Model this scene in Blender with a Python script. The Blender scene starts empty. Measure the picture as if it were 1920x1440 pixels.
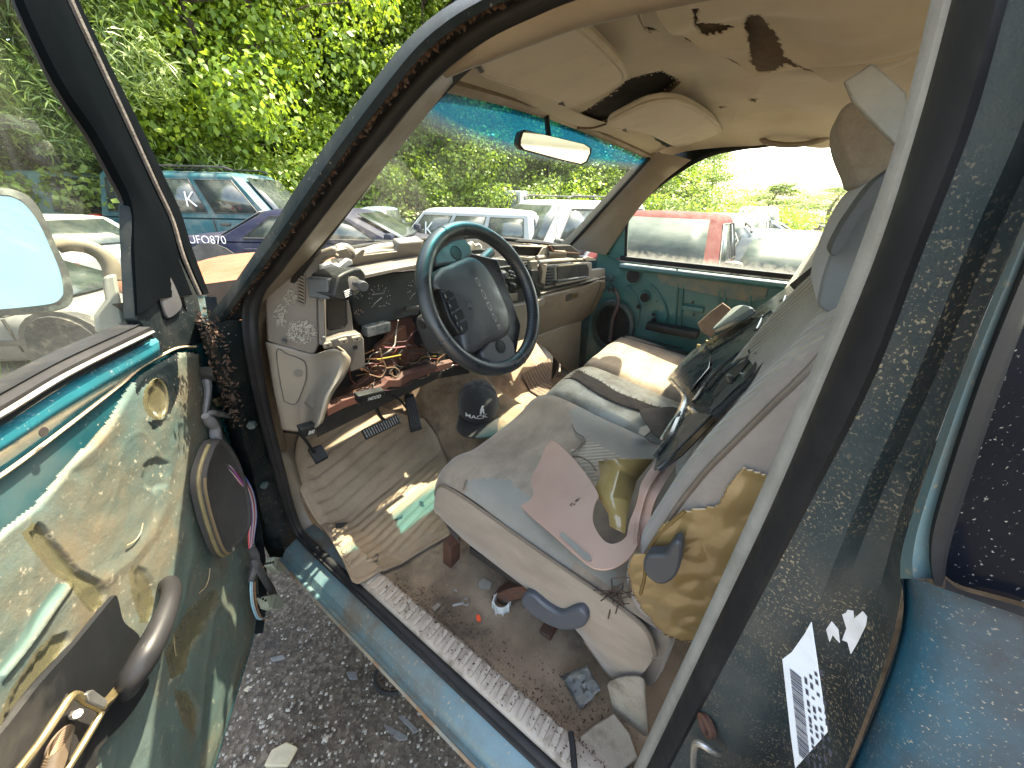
import bpy, bmesh, math, random
import numpy as np
from mathutils import Vector, Matrix
S = bpy.context.scene
C = S.collection
R = math.radians
rng = random.Random(7)
nr = np.random.RandomState(11)

# ---------------------------------------------------------------- camera
EYE = np.array([0.0, 0.0, 1.70])
FL = 674.944                       # focal length in photo pixels (1920 wide)
AXF = np.array([-0.82019714, -0.27784456, 0.50007904])   # truck forward, seen in camera axes
AXR = np.array([0.57166619, -0.36477747, 0.73493889])    # truck right
AXU = np.array([0.0217812, -0.88867305, -0.45802378])    # up
cam = bpy.data.cameras.new('camera')
cam.sensor_width = 36.0
cam.lens = FL / 1920 * 36.0
cam.clip_start = 0.02
cam.clip_end = 900
co = bpy.data.objects.new('camera', cam)
C.objects.link(co)
co.matrix_world = Matrix(((AXR[0], -AXR[1], -AXR[2], EYE[0]), (AXF[0], -AXF[1], -AXF[2], EYE[1]),
                          (AXU[0], -AXU[1], -AXU[2], EYE[2]), (0, 0, 0, 1)))
S.camera = co
# ---------------------------------------------------------------- sky and sun
SUN = Vector((0.45, -0.10, 0.89)).normalized()
w = bpy.data.worlds.new('World')
S.world = w
w.use_nodes = True
nt = w.node_tree
sky = nt.nodes.new('ShaderNodeTexSky')
sky.sky_type = 'NISHITA'
sky.sun_disc = False
sky.sun_elevation = math.asin(SUN.z)
sky.sun_rotation = math.atan2(SUN.x, SUN.y)
sky.air_density = 1.0
sky.dust_density = 3.0
sky.ozone_density = 0.3
nt.links.new(sky.outputs[0], nt.nodes['Background'].inputs[0])
nt.nodes['Background'].inputs[1].default_value = 0.15
sl = bpy.data.lights.new('sun', 'SUN')
sl.energy = 2.9
sl.angle = R(0.53)
sl.color = (1.0, 0.95, 0.86)
so = bpy.data.objects.new('sun', sl)
C.objects.link(so)
so.rotation_euler = SUN.to_track_quat('Z', 'Y').to_euler()
so.location = (3, 0, 8)
S.view_settings.view_transform = 'Standard'
S.view_settings.look = 'None'
S.view_settings.gamma = 1.0
S.view_settings.exposure = 3.25
S.view_settings.use_white_balance = True      # the camera's own white balance, set for open shade
S.view_settings.white_balance_temperature = 7700
S.view_settings.white_balance_tint = 6
S.render.engine = 'CYCLES'
S.cycles.use_denoising = True
S.cycles.max_bounces = 9
S.cycles.transparent_max_bounces = 14
S.cycles.diffuse_bounces = 4
S.cycles.sample_clamp_indirect = 8.0
S.cycles.caustics_reflective = False
S.cycles.caustics_refractive = False

# ---------------------------------------------------------------- measuring helpers: a ray of the photo met with a real plane
def _ray(u, v):
    d = np.array([u - 960.0, v - 720.0, FL])
    return np.array([d @ AXR, d @ AXF, d @ AXU])
def PX(u, v, x):
    d = _ray(u, v); return EYE + d * ((x - EYE[0]) / d[0])
def PY(u, v, y):
    d = _ray(u, v); return EYE + d * ((y - EYE[1]) / d[1])
def PZ(u, v, z):
    d = _ray(u, v); return EYE + d * ((z - EYE[2]) / d[2])
def PN(u, v, p0, n, off=0.0):
    n = np.array(n, float); n = n / np.linalg.norm(n); d = _ray(u, v)
    return EYE + d * (((np.array(p0) + n * off - EYE) @ n) / (d @ n))
def PD(u, v, dist):
    d = _ray(u, v); return EYE + d * (dist / math.hypot(d[0], d[1]))
def PROJ(p):
    q = np.array(p) - EYE
    d = AXR * q[0] + AXF * q[1] + AXU * q[2]
    return 960 + FL * d[0] / d[2], 720 + FL * d[1] / d[2]
def PT(u, v, off=0.0):      # the leaning side plane of the driver's door opening (tumblehome above the belt)
    a = PX(u, v, 0.285 + off)
    if a[2] < 1.45: return a
    return PN(u, v, (0.285 + off, 0, 1.45), (1, 0, -0.25))
def PTR(u, v, off=0.0):     # the same on the passenger's side
    a = PX(u, v, 1.86 + off)
    if a[2] < 1.45: return a
    return PN(u, v, (1.86 + off, 0, 1.45), (1, 0, 0.25))

# ---------------------------------------------------------------- mesh helpers
def V(*a): return np.array(a, float)
def nrm(a):
    a = np.array(a, float); l = np.linalg.norm(a)
    return a / l if l > 1e-12 else a
def cr(pts, n, closed=False):
    P = [np.array(p, float) for p in pts]
    m = len(P)
    segs = m if closed else m - 1
    out = []
    for k in range(n):
        t = k / (n if closed else n - 1) * segs
        i = min(int(t), segs - 1); t -= i
        if closed: p0, p1, p2, p3 = P[(i - 1) % m], P[i % m], P[(i + 1) % m], P[(i + 2) % m]
        else:
            p1, p2 = P[i], P[i + 1]
            p0 = P[i - 1] if i > 0 else 2 * p1 - p2
            p3 = P[i + 2] if i + 2 < m else 2 * p2 - p1
        out.append(0.5 * ((2 * p1) + (p2 - p0) * t + (2 * p0 - 5 * p1 + 4 * p2 - p3) * t * t + (3 * p1 - p0 - 3 * p2 + p3) * t ** 3))
    return out

class G:
    def __init__(self): self.v = []; self.f = []; self.uv = None
    def add(self, vs, fs):
        b = len(self.v)
        self.v += [tuple(float(c) for c in p) for p in vs]
        self.f += [tuple(i + b for i in f) for f in fs]
        return self
    def box(self, c, h, M=None):
        vs = []
        for sx in (-1, 1):
            for sy in (-1, 1):
                for sz in (-1, 1):
                    p = np.array([sx * h[0], sy * h[1], sz * h[2]])
                    if M is not None: p = M @ p
                    vs.append(p + np.array(c))
        return self.add(vs, [(0, 1, 3, 2), (4, 6, 7, 5), (0, 4, 5, 1), (2, 3, 7, 6), (0, 2, 6, 4), (1, 5, 7, 3)])
    def rbox(self, c, h, r, n=6, M=None, fn=None):
        h = np.array(h, float)
        idx = {}; vs = []; fs = []
        def vid(q):
            k = tuple(np.round(q, 5))
            if k not in idx:
                p = np.array(q) * h
                cl = np.clip(p, -(h - r), h - r)
                d = p - cl
                l = np.linalg.norm(d)
                p = cl + (d / l * r if l > 1e-9 else 0)
                if fn is not None: p = np.array(fn(p, np.array(q)))
                if M is not None: p = M @ p
                idx[k] = len(vs); vs.append(p + np.array(c))
            return idx[k]
        g = [math.tan((-1 + 2 * i / n) * math.pi / 4) * 0.35 + (-1 + 2 * i / n) * 0.65 for i in range(n + 1)]
        for ax in range(3):
            for s in (-1, 1):
                for i in range(n):
                    for j in range(n):
                        q = []
                        for a, b in ((i, j), (i + 1, j), (i + 1, j + 1), (i, j + 1)):
                            t = [0, 0, 0]; t[ax] = s; t[(ax + 1) % 3] = g[a]; t[(ax + 2) % 3] = g[b]
                            q.append(vid(t))
                        fs.append(tuple(q) if s > 0 else tuple(q[::-1]))
        return self.add(vs, fs)
    def loft(self, rows, cu=False, cv=False, caps=False):
        n = len(rows[0]); m = len(rows)
        vs = [p for r in rows for p in r]; fs = []
        for i in range(m if cv else m - 1):
            for j in range(n if cu else n - 1):
                a, b = i * n + j, i * n + (j + 1) % n
                c, d = ((i + 1) % m) * n + (j + 1) % n, ((i + 1) % m) * n + j
                fs.append((a, b, c, d))
        if caps: fs += [tuple(range(n))[::-1], tuple((m - 1) * n + j for j in range(n))]
        return self.add(vs, fs)
    def tube(self, pts, r, seg=8, smooth=0, caps=True, flat=1.0, closed=False, up=None):
        P = cr(pts, smooth, closed) if smooth else [np.array(p, float) for p in pts]
        n = len(P); rows = []; prev = None
        for i in range(n):
            if closed: t = nrm(P[(i + 1) % n] - P[i - 1])
            else: t = nrm(P[min(i + 1, n - 1)] - P[max(i - 1, 0)])
            if up is not None: a = np.array(up, float)
            elif prev is None: a = V(0, 0, 1) if abs(t[2]) < 0.9 else V(1, 0, 0)
            else: a = prev
            a = nrm(a - t * (a @ t)); prev = a; b = np.cross(t, a)
            rr = r if np.isscalar(r) else np.interp(i / (n - 1), np.linspace(0, 1, len(r)), r)
            rows.append([P[i] + rr * (math.cos(2 * math.pi * k / seg) * b + flat * math.sin(2 * math.pi * k / seg) * a) for k in range(seg)])
        return self.loft(rows, cu=True, cv=closed, caps=caps and not closed)
    def sweep(self, path, prof, side, closed=True):    # prof [(a along side, b along normal)], side: the sideways vector (one or per point)
        n = len(path); rows = []
        for i in range(n):
            t = nrm(np.array(path[min(i + 1, n - 1)]) - np.array(path[max(i - 1, 0)]))
            s = np.array(side[i] if np.ndim(side) == 2 else side, float)
            s = nrm(s - t * (s @ t)); b = np.cross(s, t)
            rows.append([np.array(path[i]) + s * p[0] + b * p[1] for p in prof])
        return self.loft(rows, cu=closed, caps=closed)
    def slab(self, out, nv, th, inset=0.0):            # flat outline pushed along nv by th; inset chamfers the top rim
        P = [np.array(p, float) for p in out]; n = len(P); nv = nrm(nv)
        area = sum(np.cross(P[i], P[(i + 1) % n]) for i in range(n)) @ nv
        if area < 0: P = P[::-1]
        ch = []
        for i in range(n):
            e1 = nrm(P[i] - P[i - 1]); e2 = nrm(P[(i + 1) % n] - P[i])
            n1 = np.cross(nv, e1); n2 = np.cross(nv, e2); b = nrm(n1 + n2)
            ch.append(P[i] + b * inset / max(0.4, b @ n1))
        rows = [P, [p + nv * (th - inset) for p in P]]
        if inset > 0: rows.append([p + nv * th for p in ch])
        b = len(self.v)
        self.loft(rows, cu=True)
        k = len(rows)
        self.f.append(tuple(b + i for i in range(n))[::-1])
        self.f.append(tuple(b + (k - 1) * n + i for i in range(n)))
        return self
    def lathe(self, prof, c, ax, seg=24):              # prof [(radius, height along ax)]
        ax = nrm(ax); a = nrm(np.cross(ax, (0.31, 0.77, 0.2) if abs(ax[0]) > .3 else (1, 0, 0))); b = np.cross(ax, a)
        rows = [[np.array(c) + ax * h + r * (a * math.cos(2 * math.pi * k / seg) + b * math.sin(2 * math.pi * k / seg)) for k in range(seg)] for r, h in prof]
        return self.loft(rows, cu=True, caps=True)
    def build(self, name, mat, parent=None, bev=0, sub=0, solid=0, angle=40, label=None, local=False, soff=-1):
        me = bpy.data.meshes.new(name)
        me.from_pydata(self.v, [], self.f)
        me.materials.append(mat)
        me.validate()
        bm = bmesh.new(); bm.from_mesh(me)
        bmesh.ops.remove_doubles(bm, verts=bm.verts, dist=2e-5)
        bmesh.ops.recalc_face_normals(bm, faces=bm.faces)
        bm.to_mesh(me); bm.free()
        me.polygons.foreach_set('use_smooth', [True] * len(me.polygons))
        me.set_sharp_from_angle(angle=R(angle))
        return link(name, me, parent, bev, sub, solid, label, local, soff)

def link(name, me, parent=None, bev=0, sub=0, solid=0, label=None, local=False, soff=-1):
    o = bpy.data.objects.new(name, me)
    C.objects.link(o)
    if parent is not None:
        o.parent = parent
        if not local: o.matrix_parent_inverse = WM(parent).inverted()
    if solid:
        m = o.modifiers.new('solid', 'SOLIDIFY'); m.thickness = solid; m.offset = soff
    if bev:
        m = o.modifiers.new('bevel', 'BEVEL'); m.width = bev; m.segments = 2; m.limit_method = 'ANGLE'; m.angle_limit = R(35)
        m.harden_normals = False
    if sub:
        m = o.modifiers.new('subdivision', 'SUBSURF'); m.levels = sub; m.render_levels = sub
    if label: o['label'] = label
    return o
def WM(o):
    m = Matrix.LocRotScale(o.location, o.rotation_euler, o.scale)
    if o.parent is not None: m = WM(o.parent) @ o.matrix_parent_inverse @ m
    return m
def tag(o, label, cat, group=None):
    o['label'] = label; o['category'] = cat
    if group: o['group'] = group
    return o
def struct(o, kind='structure'):
    o['kind'] = kind; return o
def empty(name, loc, rz=0.0):
    o = bpy.data.objects.new(name, None); C.objects.link(o)
    o.location = loc; o.rotation_euler = (0, 0, rz); o.empty_display_size = .1
    return o
def text_mesh(s, org, ex, ey, h, depth=0.0005, wide=1.0, bold=0.0, spacing=1.0):
    """letters of height h starting at org, running along ex, upright along ey: a G with their outlines"""
    cu = bpy.data.curves.new('letters', 'FONT')
    cu.body = s; cu.size = 1.0; cu.offset = bold; cu.extrude = 0.0; cu.resolution_u = 3; cu.space_character = spacing
    o = bpy.data.objects.new('letters', cu); C.objects.link(o)
    dg = bpy.context.evaluated_depsgraph_get()
    me = bpy.data.meshes.new_from_object(o.evaluated_get(dg))
    bpy.data.objects.remove(o); bpy.data.curves.remove(cu)
    ex = nrm(ex); ey = nrm(ey); nz = np.cross(ex, ey)
    g = G()
    k = h / 0.7
    g.add([np.array(org) + ex * v.co.x * k * wide + ey * v.co.y * k + nz * depth for v in me.vertices], [tuple(p.vertices) for p in me.polygons])
    bpy.data.meshes.remove(me)
    return g
def merge(*gs):
    g = G()
    for q in gs: g.add(q.v, q.f)
    return g
def rot(axis, ang):
    return np.array(Matrix.Rotation(ang, 3, Vector(axis)))
def basis(ex, ey, ez): return np.array([nrm(ex), nrm(ey), nrm(ez)]).T

# ---------------------------------------------------------------- materials
class N:
    def __init__(s, name):
        s.m = bpy.data.materials.new(name); s.m.use_nodes = True
        s.t = s.m.node_tree; s.b = s.t.nodes['Principled BSDF']; s.o = s.t.nodes['Material Output']
        tc = s.t.nodes.new('ShaderNodeTexCoord'); s.co = tc.outputs['Object']; s.uv = tc.outputs['UV']
    def nd(s, ty, **kw):
        n = s.t.nodes.new(ty)
        for k, v in kw.items():
            if k.startswith('i_'): n.inputs[k[2:].replace('_', ' ')].default_value = v
            else: setattr(n, k, v)
        return n
    def ln(s, a, b): s.t.links.new(a, b)
    def noise(s, scale, detail=5, rough=.6, stretch=None, dist=0.0):
        n = s.nd('ShaderNodeTexNoise', i_Scale=scale, i_Detail=detail, i_Roughness=rough, i_Distortion=dist)
        src = s.co
        if stretch:
            mp = s.nd('ShaderNodeMapping'); mp.inputs['Scale'].default_value = stretch
            s.ln(s.co, mp.inputs[0]); src = mp.outputs[0]
        s.ln(src, n.inputs['Vector']); return n.outputs['Fac']
    def ramp(s, src, lo, hi, c0=(0, 0, 0, 1), c1=(1, 1, 1, 1)):
        r = s.nd('ShaderNodeValToRGB'); e = r.color_ramp.elements
        e[0].position = lo; e[1].position = hi; e[0].color = c0; e[1].color = c1
        s.ln(src, r.inputs[0]); return r.outputs[0]
    def mix(s, fac, a, b, mode='MIX'):
        n = s.nd('ShaderNodeMix', data_type='RGBA', blend_type=mode)
        for sock, val in ((n.inputs[0], fac), (n.inputs[6], a), (n.inputs[7], b)):
            if isinstance(val, (int, float)): sock.default_value = val
            elif isinstance(val, tuple): sock.default_value = val
            else: s.ln(val, sock)
        return n.outputs[2]
    def math(s, op, a, b=0.0):
        n = s.nd('ShaderNodeMath', operation=op)
        for sock, val in ((n.inputs[0], a), (n.inputs[1], b)):
            if isinstance(val, (int, float)): sock.default_value = val
            else: s.ln(val, sock)
        return n.outputs[0]
    def bump(s, h, strength=.3, dist=.002, prev=None):
        n = s.nd('ShaderNodeBump', i_Strength=strength, i_Distance=dist)
        s.ln(h, n.inputs['Height'])
        if prev is not None: s.ln(prev, n.inputs['Normal'])
        return n.outputs[0]
def c4(c): return (c[0], c[1], c[2], 1.0)
def mat(name, c, c2=None, sc=9.0, rough=.6, metal=0.0, spec=.5, coat=0.0, bump=.25, bsc=180.0, bd=.0015,
        dirt=None, dsc=14.0, dlo=.5, dhi=.68, speck=None, ssc=260.0, slo=.66, shi=.7, stretch=None, sheen=0.0, rv=.12, ribs=None, damt=1.0):
    """one paint/plastic/cloth: two tones by noise, optional dirt patches and specks, fine relief"""
    n = N(name)
    col = n.mix(n.ramp(n.noise(sc, 6, .62, stretch), .32, .68), c4(c), c4(c2 if c2 else tuple(x * .8 for x in c)))
    rsock = None
    if dirt:
        f = n.ramp(n.noise(dsc, 8, .68, stretch), dlo, dhi)
        if damt < 1: f = n.math('MULTIPLY', f, damt)
        col = n.mix(f, col, c4(dirt)); rsock = f
    if speck:
        f2 = n.ramp(n.noise(ssc, 3, .6), slo, shi)
        f3 = n.math('MULTIPLY', f2, n.ramp(n.noise(7.0, 4, .6), .38, .6))
        col = n.mix(f3, col, c4(speck))
    n.ln(col, n.b.inputs['Base Color'])
    rr = n.ramp(n.noise(sc * 3.1, 5), .3, .7, c4((max(0, rough - rv),) * 3), c4((min(1, rough + rv),) * 3))
    if rsock is not None: rr = n.mix(rsock, rr, (.85, .85, .85, 1))
    n.ln(rr, n.b.inputs['Roughness'])
    n.b.inputs['Metallic'].default_value = metal
    n.b.inputs['Specular IOR Level'].default_value = spec
    n.b.inputs['Coat Weight'].default_value = coat
    n.b.inputs['Coat Roughness'].default_value = .12
    n.b.inputs['Sheen Weight'].default_value = sheen
    nm = None
    if bump: nm = n.bump(n.noise(bsc, 4, .7), bump, bd)
    if ribs:
        wv = n.nd('ShaderNodeTexWave', i_Scale=ribs[0], bands_direction=ribs[1])
        wv.inputs['Distortion'].default_value = ribs[3] if len(ribs) > 3 else 0.0
        n.ln(n.co, wv.inputs['Vector']); nm = n.bump(wv.outputs['Fac'], ribs[2], .003, nm)
    if nm is not None: n.ln(nm, n.b.inputs['Normal'])
    return n.m
def glass(name, tint=(.9, .95, .93), dust=(.5, .48, .42), dlo=.45, dhi=.85, amt=.35, dsc=5.0, base=.04, gloss=.1, band=None, fine=.25, edge=None):
    """thin pane: clear sheet with a little reflection and a film of dust; band = tinted strip along the top (UV v)"""
    n = N(name); t = n.t
    t.nodes.remove(n.b)
    tr = n.nd('ShaderNodeBsdfTransparent'); gl = n.nd('ShaderNodeBsdfGlossy', i_Roughness=.03); df = n.nd('ShaderNodeBsdfDiffuse'); tl = n.nd('ShaderNodeBsdfTranslucent')
    tr.inputs[0].default_value = c4(tint)
    df.inputs[0].default_value = c4(dust); tl.inputs[0].default_value = c4(dust)
    if band:
        sep = n.nd('ShaderNodeSeparateXYZ'); n.ln(n.co, sep.inputs[0])
        mr = n.nd('ShaderNodeMapRange'); n.ln(sep.outputs[2], mr.inputs[0])
        mr.inputs[1].default_value = band[1]; mr.inputs[2].default_value = band[2]; f = mr.outputs[0]
        n.ln(n.mix(f, c4(tint), c4(band[0])), tr.inputs[0]); bf = f
        for s_ in (df, tl): n.ln(n.mix(f, c4(dust), c4(band[3])), s_.inputs[0])
    lw = n.nd('ShaderNodeLayerWeight', i_Blend=.5)
    fz = n.math('ADD', n.math('MULTIPLY', n.math('POWER', lw.outputs['Facing'], 5.0), .9), .05)
    a = n.nd('ShaderNodeMixShader'); n.ln(n.math('MULTIPLY', fz, gloss * 10), a.inputs[0]); n.ln(tr.outputs[0], a.inputs[1]); n.ln(gl.outputs[0], a.inputs[2])
    d2 = n.nd('ShaderNodeMixShader'); d2.inputs[0].default_value = .5; n.ln(df.outputs[0], d2.inputs[1]); n.ln(tl.outputs[0], d2.inputs[2])
    f = n.math('MULTIPLY', n.ramp(n.noise(dsc, 7, .62, dist=.6), dlo, dhi), amt)
    f = n.math('ADD', f, base)
    f = n.math('ADD', f, n.math('MULTIPLY', n.ramp(n.noise(dsc * 60, 2, .6), .55, .75), fine * amt))
    if edge:
        sp = n.nd('ShaderNodeSeparateXYZ'); n.ln(n.co, sp.inputs[0])
        mr = n.nd('ShaderNodeMapRange'); n.ln(n.math('ADD', sp.outputs[2], n.math('MULTIPLY', n.math('SUBTRACT', n.noise(45, 7, .7), .5), edge[3])), mr.inputs[0])
        mr.inputs[1].default_value = edge[1]; mr.inputs[2].default_value = edge[0]; e = mr.outputs[0]
        f = n.math('MAXIMUM', f, n.math('MULTIPLY', e, edge[2]))
    if band: f = n.math('ADD', f, n.math('MULTIPLY', bf, band[4]))
    b = n.nd('ShaderNodeMixShader'); n.ln(f, b.inputs[0]); n.ln(a.outputs[0], b.inputs[1]); n.ln(d2.outputs[0], b.inputs[2])
    n.ln(b.outputs[0], n.o.inputs['Surface'])
    return n.m
# ================================================================ materials of the truck
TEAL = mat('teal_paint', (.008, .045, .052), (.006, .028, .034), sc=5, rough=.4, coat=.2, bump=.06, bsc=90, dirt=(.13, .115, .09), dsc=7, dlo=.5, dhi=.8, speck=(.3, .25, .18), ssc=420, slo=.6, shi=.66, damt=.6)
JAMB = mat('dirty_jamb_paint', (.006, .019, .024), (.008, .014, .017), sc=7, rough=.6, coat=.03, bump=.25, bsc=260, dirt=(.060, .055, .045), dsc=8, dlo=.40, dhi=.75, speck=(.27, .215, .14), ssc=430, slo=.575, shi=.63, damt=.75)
SILLP = mat('worn_blue_sill_paint', (.085, .150, .165), (.065, .105, .115), sc=5, rough=.42, coat=.15, bump=.12, bsc=80, dirt=(.085, .068, .048), dsc=6, dlo=.44, dhi=.66, speck=(.28, .2, .12), ssc=120, slo=.62, shi=.68)
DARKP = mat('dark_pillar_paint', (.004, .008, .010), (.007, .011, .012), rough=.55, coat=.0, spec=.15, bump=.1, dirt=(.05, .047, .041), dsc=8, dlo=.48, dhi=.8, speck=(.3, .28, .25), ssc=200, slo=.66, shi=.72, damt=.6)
RUBBER = mat('black_rubber', (.008, .008, .009), (.014, .014, .015), spec=.25, rough=.6, bump=.15, bsc=140, dirt=(.055, .05, .042), dsc=11, dlo=.55, dhi=.85, damt=.5)
RUST = mat('rusty_steel', (.11, .038, .018), (.05, .02, .013), sc=14, rough=.85, bump=.5, bsc=90, dirt=(.05, .035, .025), dsc=20)
PRIMER = mat('red_oxide_bracket', (.085, .026, .017), (.045, .017, .012), sc=12, rough=.7, bump=.3, bsc=90, dirt=(.06, .045, .035), dsc=15, dlo=.5, dhi=.75)
HOODM = mat('sun_bleached_rusty_hood', (.15, .05, .022), (.19, .08, .044), sc=5, rough=.55, bump=.25, bsc=80, dirt=(.12, .042, .018), dsc=9, dlo=.45, dhi=.7, speck=(.3, .22, .17), ssc=90)
BEIGE = mat('beige_trim_plastic', (.195, .165, .130), (.165, .138, .108), sc=6, rough=.5, bump=.25, bsc=320, bd=.0006, dirt=(.16, .125, .09), dsc=6, dlo=.5, dhi=.85, damt=.7)
TAUPE = mat('taupe_dash_plastic', (.120, .105, .092), (.10, .087, .076), sc=6, rough=.52, bump=.3, bsc=320, bd=.0006, dirt=(.13, .11, .09), dsc=7, dlo=.48, dhi=.85, damt=.7)
GREYTRIM = mat('grey_fabric_trim', (.27, .255, .225), (.20, .185, .16), sc=18, rough=.8, bump=.5, bsc=260, dirt=(.17, .15, .12), dsc=10, dlo=.5, dhi=.8, damt=.7)
HEADL = mat('stained_headliner_cloth', (.45, .41, .33), (.39, .35, .28), sc=3.5, rough=.95, bump=.35, bsc=420, bd=.0008, dirt=(.23, .18, .12), dsc=2.6, dlo=.5, dhi=.8, sheen=.2, damt=.6)
VISOR = mat('visor_cloth', (.43, .40, .34), (.37, .34, .285), sc=9, rough=.95, bump=.5, bsc=420, bd=.0008, dirt=(.2, .155, .11), dsc=7, dlo=.52, dhi=.85, sheen=.2, damt=.6)
FOAMB = mat('brown_liner_board', (.115, .078, .045), (.08, .055, .033), sc=40, rough=.95, bump=.6, bsc=300)
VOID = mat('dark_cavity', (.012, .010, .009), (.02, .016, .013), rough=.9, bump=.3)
BLACKP = mat('black_plastic', (.009, .010, .011), (.014, .015, .016), spec=.2, rough=.45, bump=.2, bsc=420, bd=.0005, dirt=(.10, .09, .075), dsc=9, dlo=.5, dhi=.85, damt=.5)
CHARC = mat('charcoal_plastic', (.036, .038, .043), (.05, .052, .056), rough=.45, bump=.2, bsc=420, bd=.0005, dirt=(.11, .10, .085), dsc=9, dlo=.52, dhi=.85, damt=.5)
LEATHER = mat('black_leather', (.014, .016, .019), (.022, .025, .029), rough=.36, bump=.35, bsc=260, bd=.0008, dirt=(.07, .065, .055), dsc=7, dlo=.55, dhi=.85, damt=.4)
METAL = mat('bare_metal', (.45, .44, .42), (.32, .31, .29), rough=.4, metal=.85, bump=.15, dirt=(.2, .16, .11), dsc=20)
ZINC = mat('yellow_zinc_plating', (.36, .29, .15), (.24, .19, .10), sc=20, rough=.35, metal=.8, bump=.15, dirt=(.2, .14, .08), dsc=24)
CARPET = mat('filthy_tan_carpet', (.30, .215, .14), (.16, .105, .062), sc=7, rough=.98, bump=1.0, bsc=330, bd=.003, dirt=(.045, .032, .022), dsc=6, dlo=.46, dhi=.7, speck=(.32, .26, .19), ssc=150, sheen=.1)
WHITEP = mat('white_plastic', (.62, .61, .57), (.5, .49, .45), rough=.4, bump=.1, dirt=(.35, .31, .25), dsc=12)
WHITEM = mat('white_ink', (.72, .72, .7), (.6, .6, .58), rough=.6, bump=0)
GREYINK = mat('worn_grey_ink', (.45, .45, .44), (.2, .2, .2), rough=.6, bump=0)
FILM = glass('dusty_side_glass', tint=(.80, .86, .80), dust=(.38, .36, .29), amt=.10, dlo=.4, dhi=.8, base=.02, gloss=.08, fine=.6)
WSH = glass('dirty_windshield_glass', tint=(.90, .95, .92), dust=(.45, .47, .42), dlo=.42, dhi=.75, amt=.04, dsc=3.2, base=.006, gloss=.04, band=((.05, .32, .42), 1.808, 1.836, (.01, .19, .34), .16), fine=.2)
PWG = glass('dusty_passenger_glass', tint=(.85, .92, .88), dust=(.62, .62, .54), dlo=.40, dhi=.8, amt=.035, dsc=4, base=.008, gloss=.05, fine=.8, edge=(1.458, 1.49, .25, .07))
QGL = mat('tinted_quarter_glass', (.005, .006, .009), (.008, .009, .012), rough=.12, bump=0, coat=0, spec=.03, speck=(.3, .28, .24), ssc=420, slo=.66, shi=.7, rv=.04)
MIRR = mat('mirror_silver', (.86, .88, .88), (.8, .82, .82), rough=.03, metal=1.0, bump=0, rv=.01)

# ================================================================ ground
gm = N('dirt_and_gravel')
big = gm.noise(.35, 6, .6); fin = gm.noise(26, 8, .7); vor = gm.nd('ShaderNodeTexVoronoi', i_Scale=85.0); gm.ln(gm.co, vor.inputs['Vector'])
col = gm.mix(gm.ramp(fin, .35, .7), (.030, .022, .015, 1), (.11, .082, .057, 1))
col = gm.mix(gm.ramp(vor.outputs['Color'], .55, .9), col, (.15, .118, .087, 1))
col = gm.mix(gm.ramp(gm.noise(2.2, 6), .5, .68), col, (.035, .028, .023, 1))
sepg = gm.nd('ShaderNodeSeparateXYZ'); gm.ln(gm.co, sepg.inputs[0])
rd = gm.math('SQRT', gm.math('ADD', gm.math('MULTIPLY', sepg.outputs[0], sepg.outputs[0]), gm.math('MULTIPLY', sepg.outputs[1], sepg.outputs[1])))
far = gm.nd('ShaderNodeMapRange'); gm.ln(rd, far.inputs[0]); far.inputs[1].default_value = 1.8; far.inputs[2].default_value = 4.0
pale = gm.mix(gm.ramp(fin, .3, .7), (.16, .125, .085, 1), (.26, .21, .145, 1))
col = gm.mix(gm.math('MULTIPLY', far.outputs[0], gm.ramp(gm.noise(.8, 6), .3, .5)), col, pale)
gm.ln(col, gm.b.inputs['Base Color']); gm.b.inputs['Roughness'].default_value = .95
gm.ln(gm.bump(vor.outputs['Distance'], .5, .006, gm.bump(fin, .9, .02)), gm.b.inputs['Normal'])
g = G()
rad = [0] + [0.25 * 1.13 ** k for k in range(62)]
rows = []
for r_ in rad:
    row = []
    for k in range(72):
        a = 2 * math.pi * k / 72
        x, y = r_ * math.cos(a), r_ * math.sin(a)
        z = .018 * math.sin(3.1 * x + 1.3) * math.cos(2.7 * y) + .009 * math.sin(9 * x + y * 4) if r_ < 40 else 0
        row.append((x, y + .8, z))
    rows.append(row)
g.loft(rows, cu=True)
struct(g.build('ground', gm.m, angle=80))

# ================================================================ the truck
truck = empty('pickup_truck', (1.08, 0.6, 0.0))
tag(truck, 'stripped dark teal pickup truck with open driver door and torn beige interior', 'pickup truck')
def part(name, g, m, **k): return g.build(name, m, truck, **k)

# ---- sill
ys = [1.0, .9, .7, .5, .3, .1, -.1, -.3, -.55]
def yline(x, z): return [(x, y, z + .002 * math.sin(y * 17)) for y in ys]
prof = [(.25, .50), (.235, .55), (.222, .655), (.212, .672), (.206, .690), (.211, .694), (.219, .690), (.224, .698), (.232, .710), (.25, .717), (.268, .723), (.276, .730), (.29, .735), (.33, .737)]
sill = part('rocker_sill', G().loft([yline(*p) for p in prof]), SILLP, angle=30)
fl = [yline(x, z) for x, z in ((.2085, .6935), (.204, .685), (.2105, .670), (.2195, .654))]
G().loft([[(x - .002, y, z + .002) for x, y, z in r] for r in fl]).build('pinch_flange', mat('rusted_flange', (.22, .17, .11), (.12, .14, .13), sc=20, rough=.75, dirt=(.16, .085, .04), dsc=16, dlo=.45, dhi=.62), sill)
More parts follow.
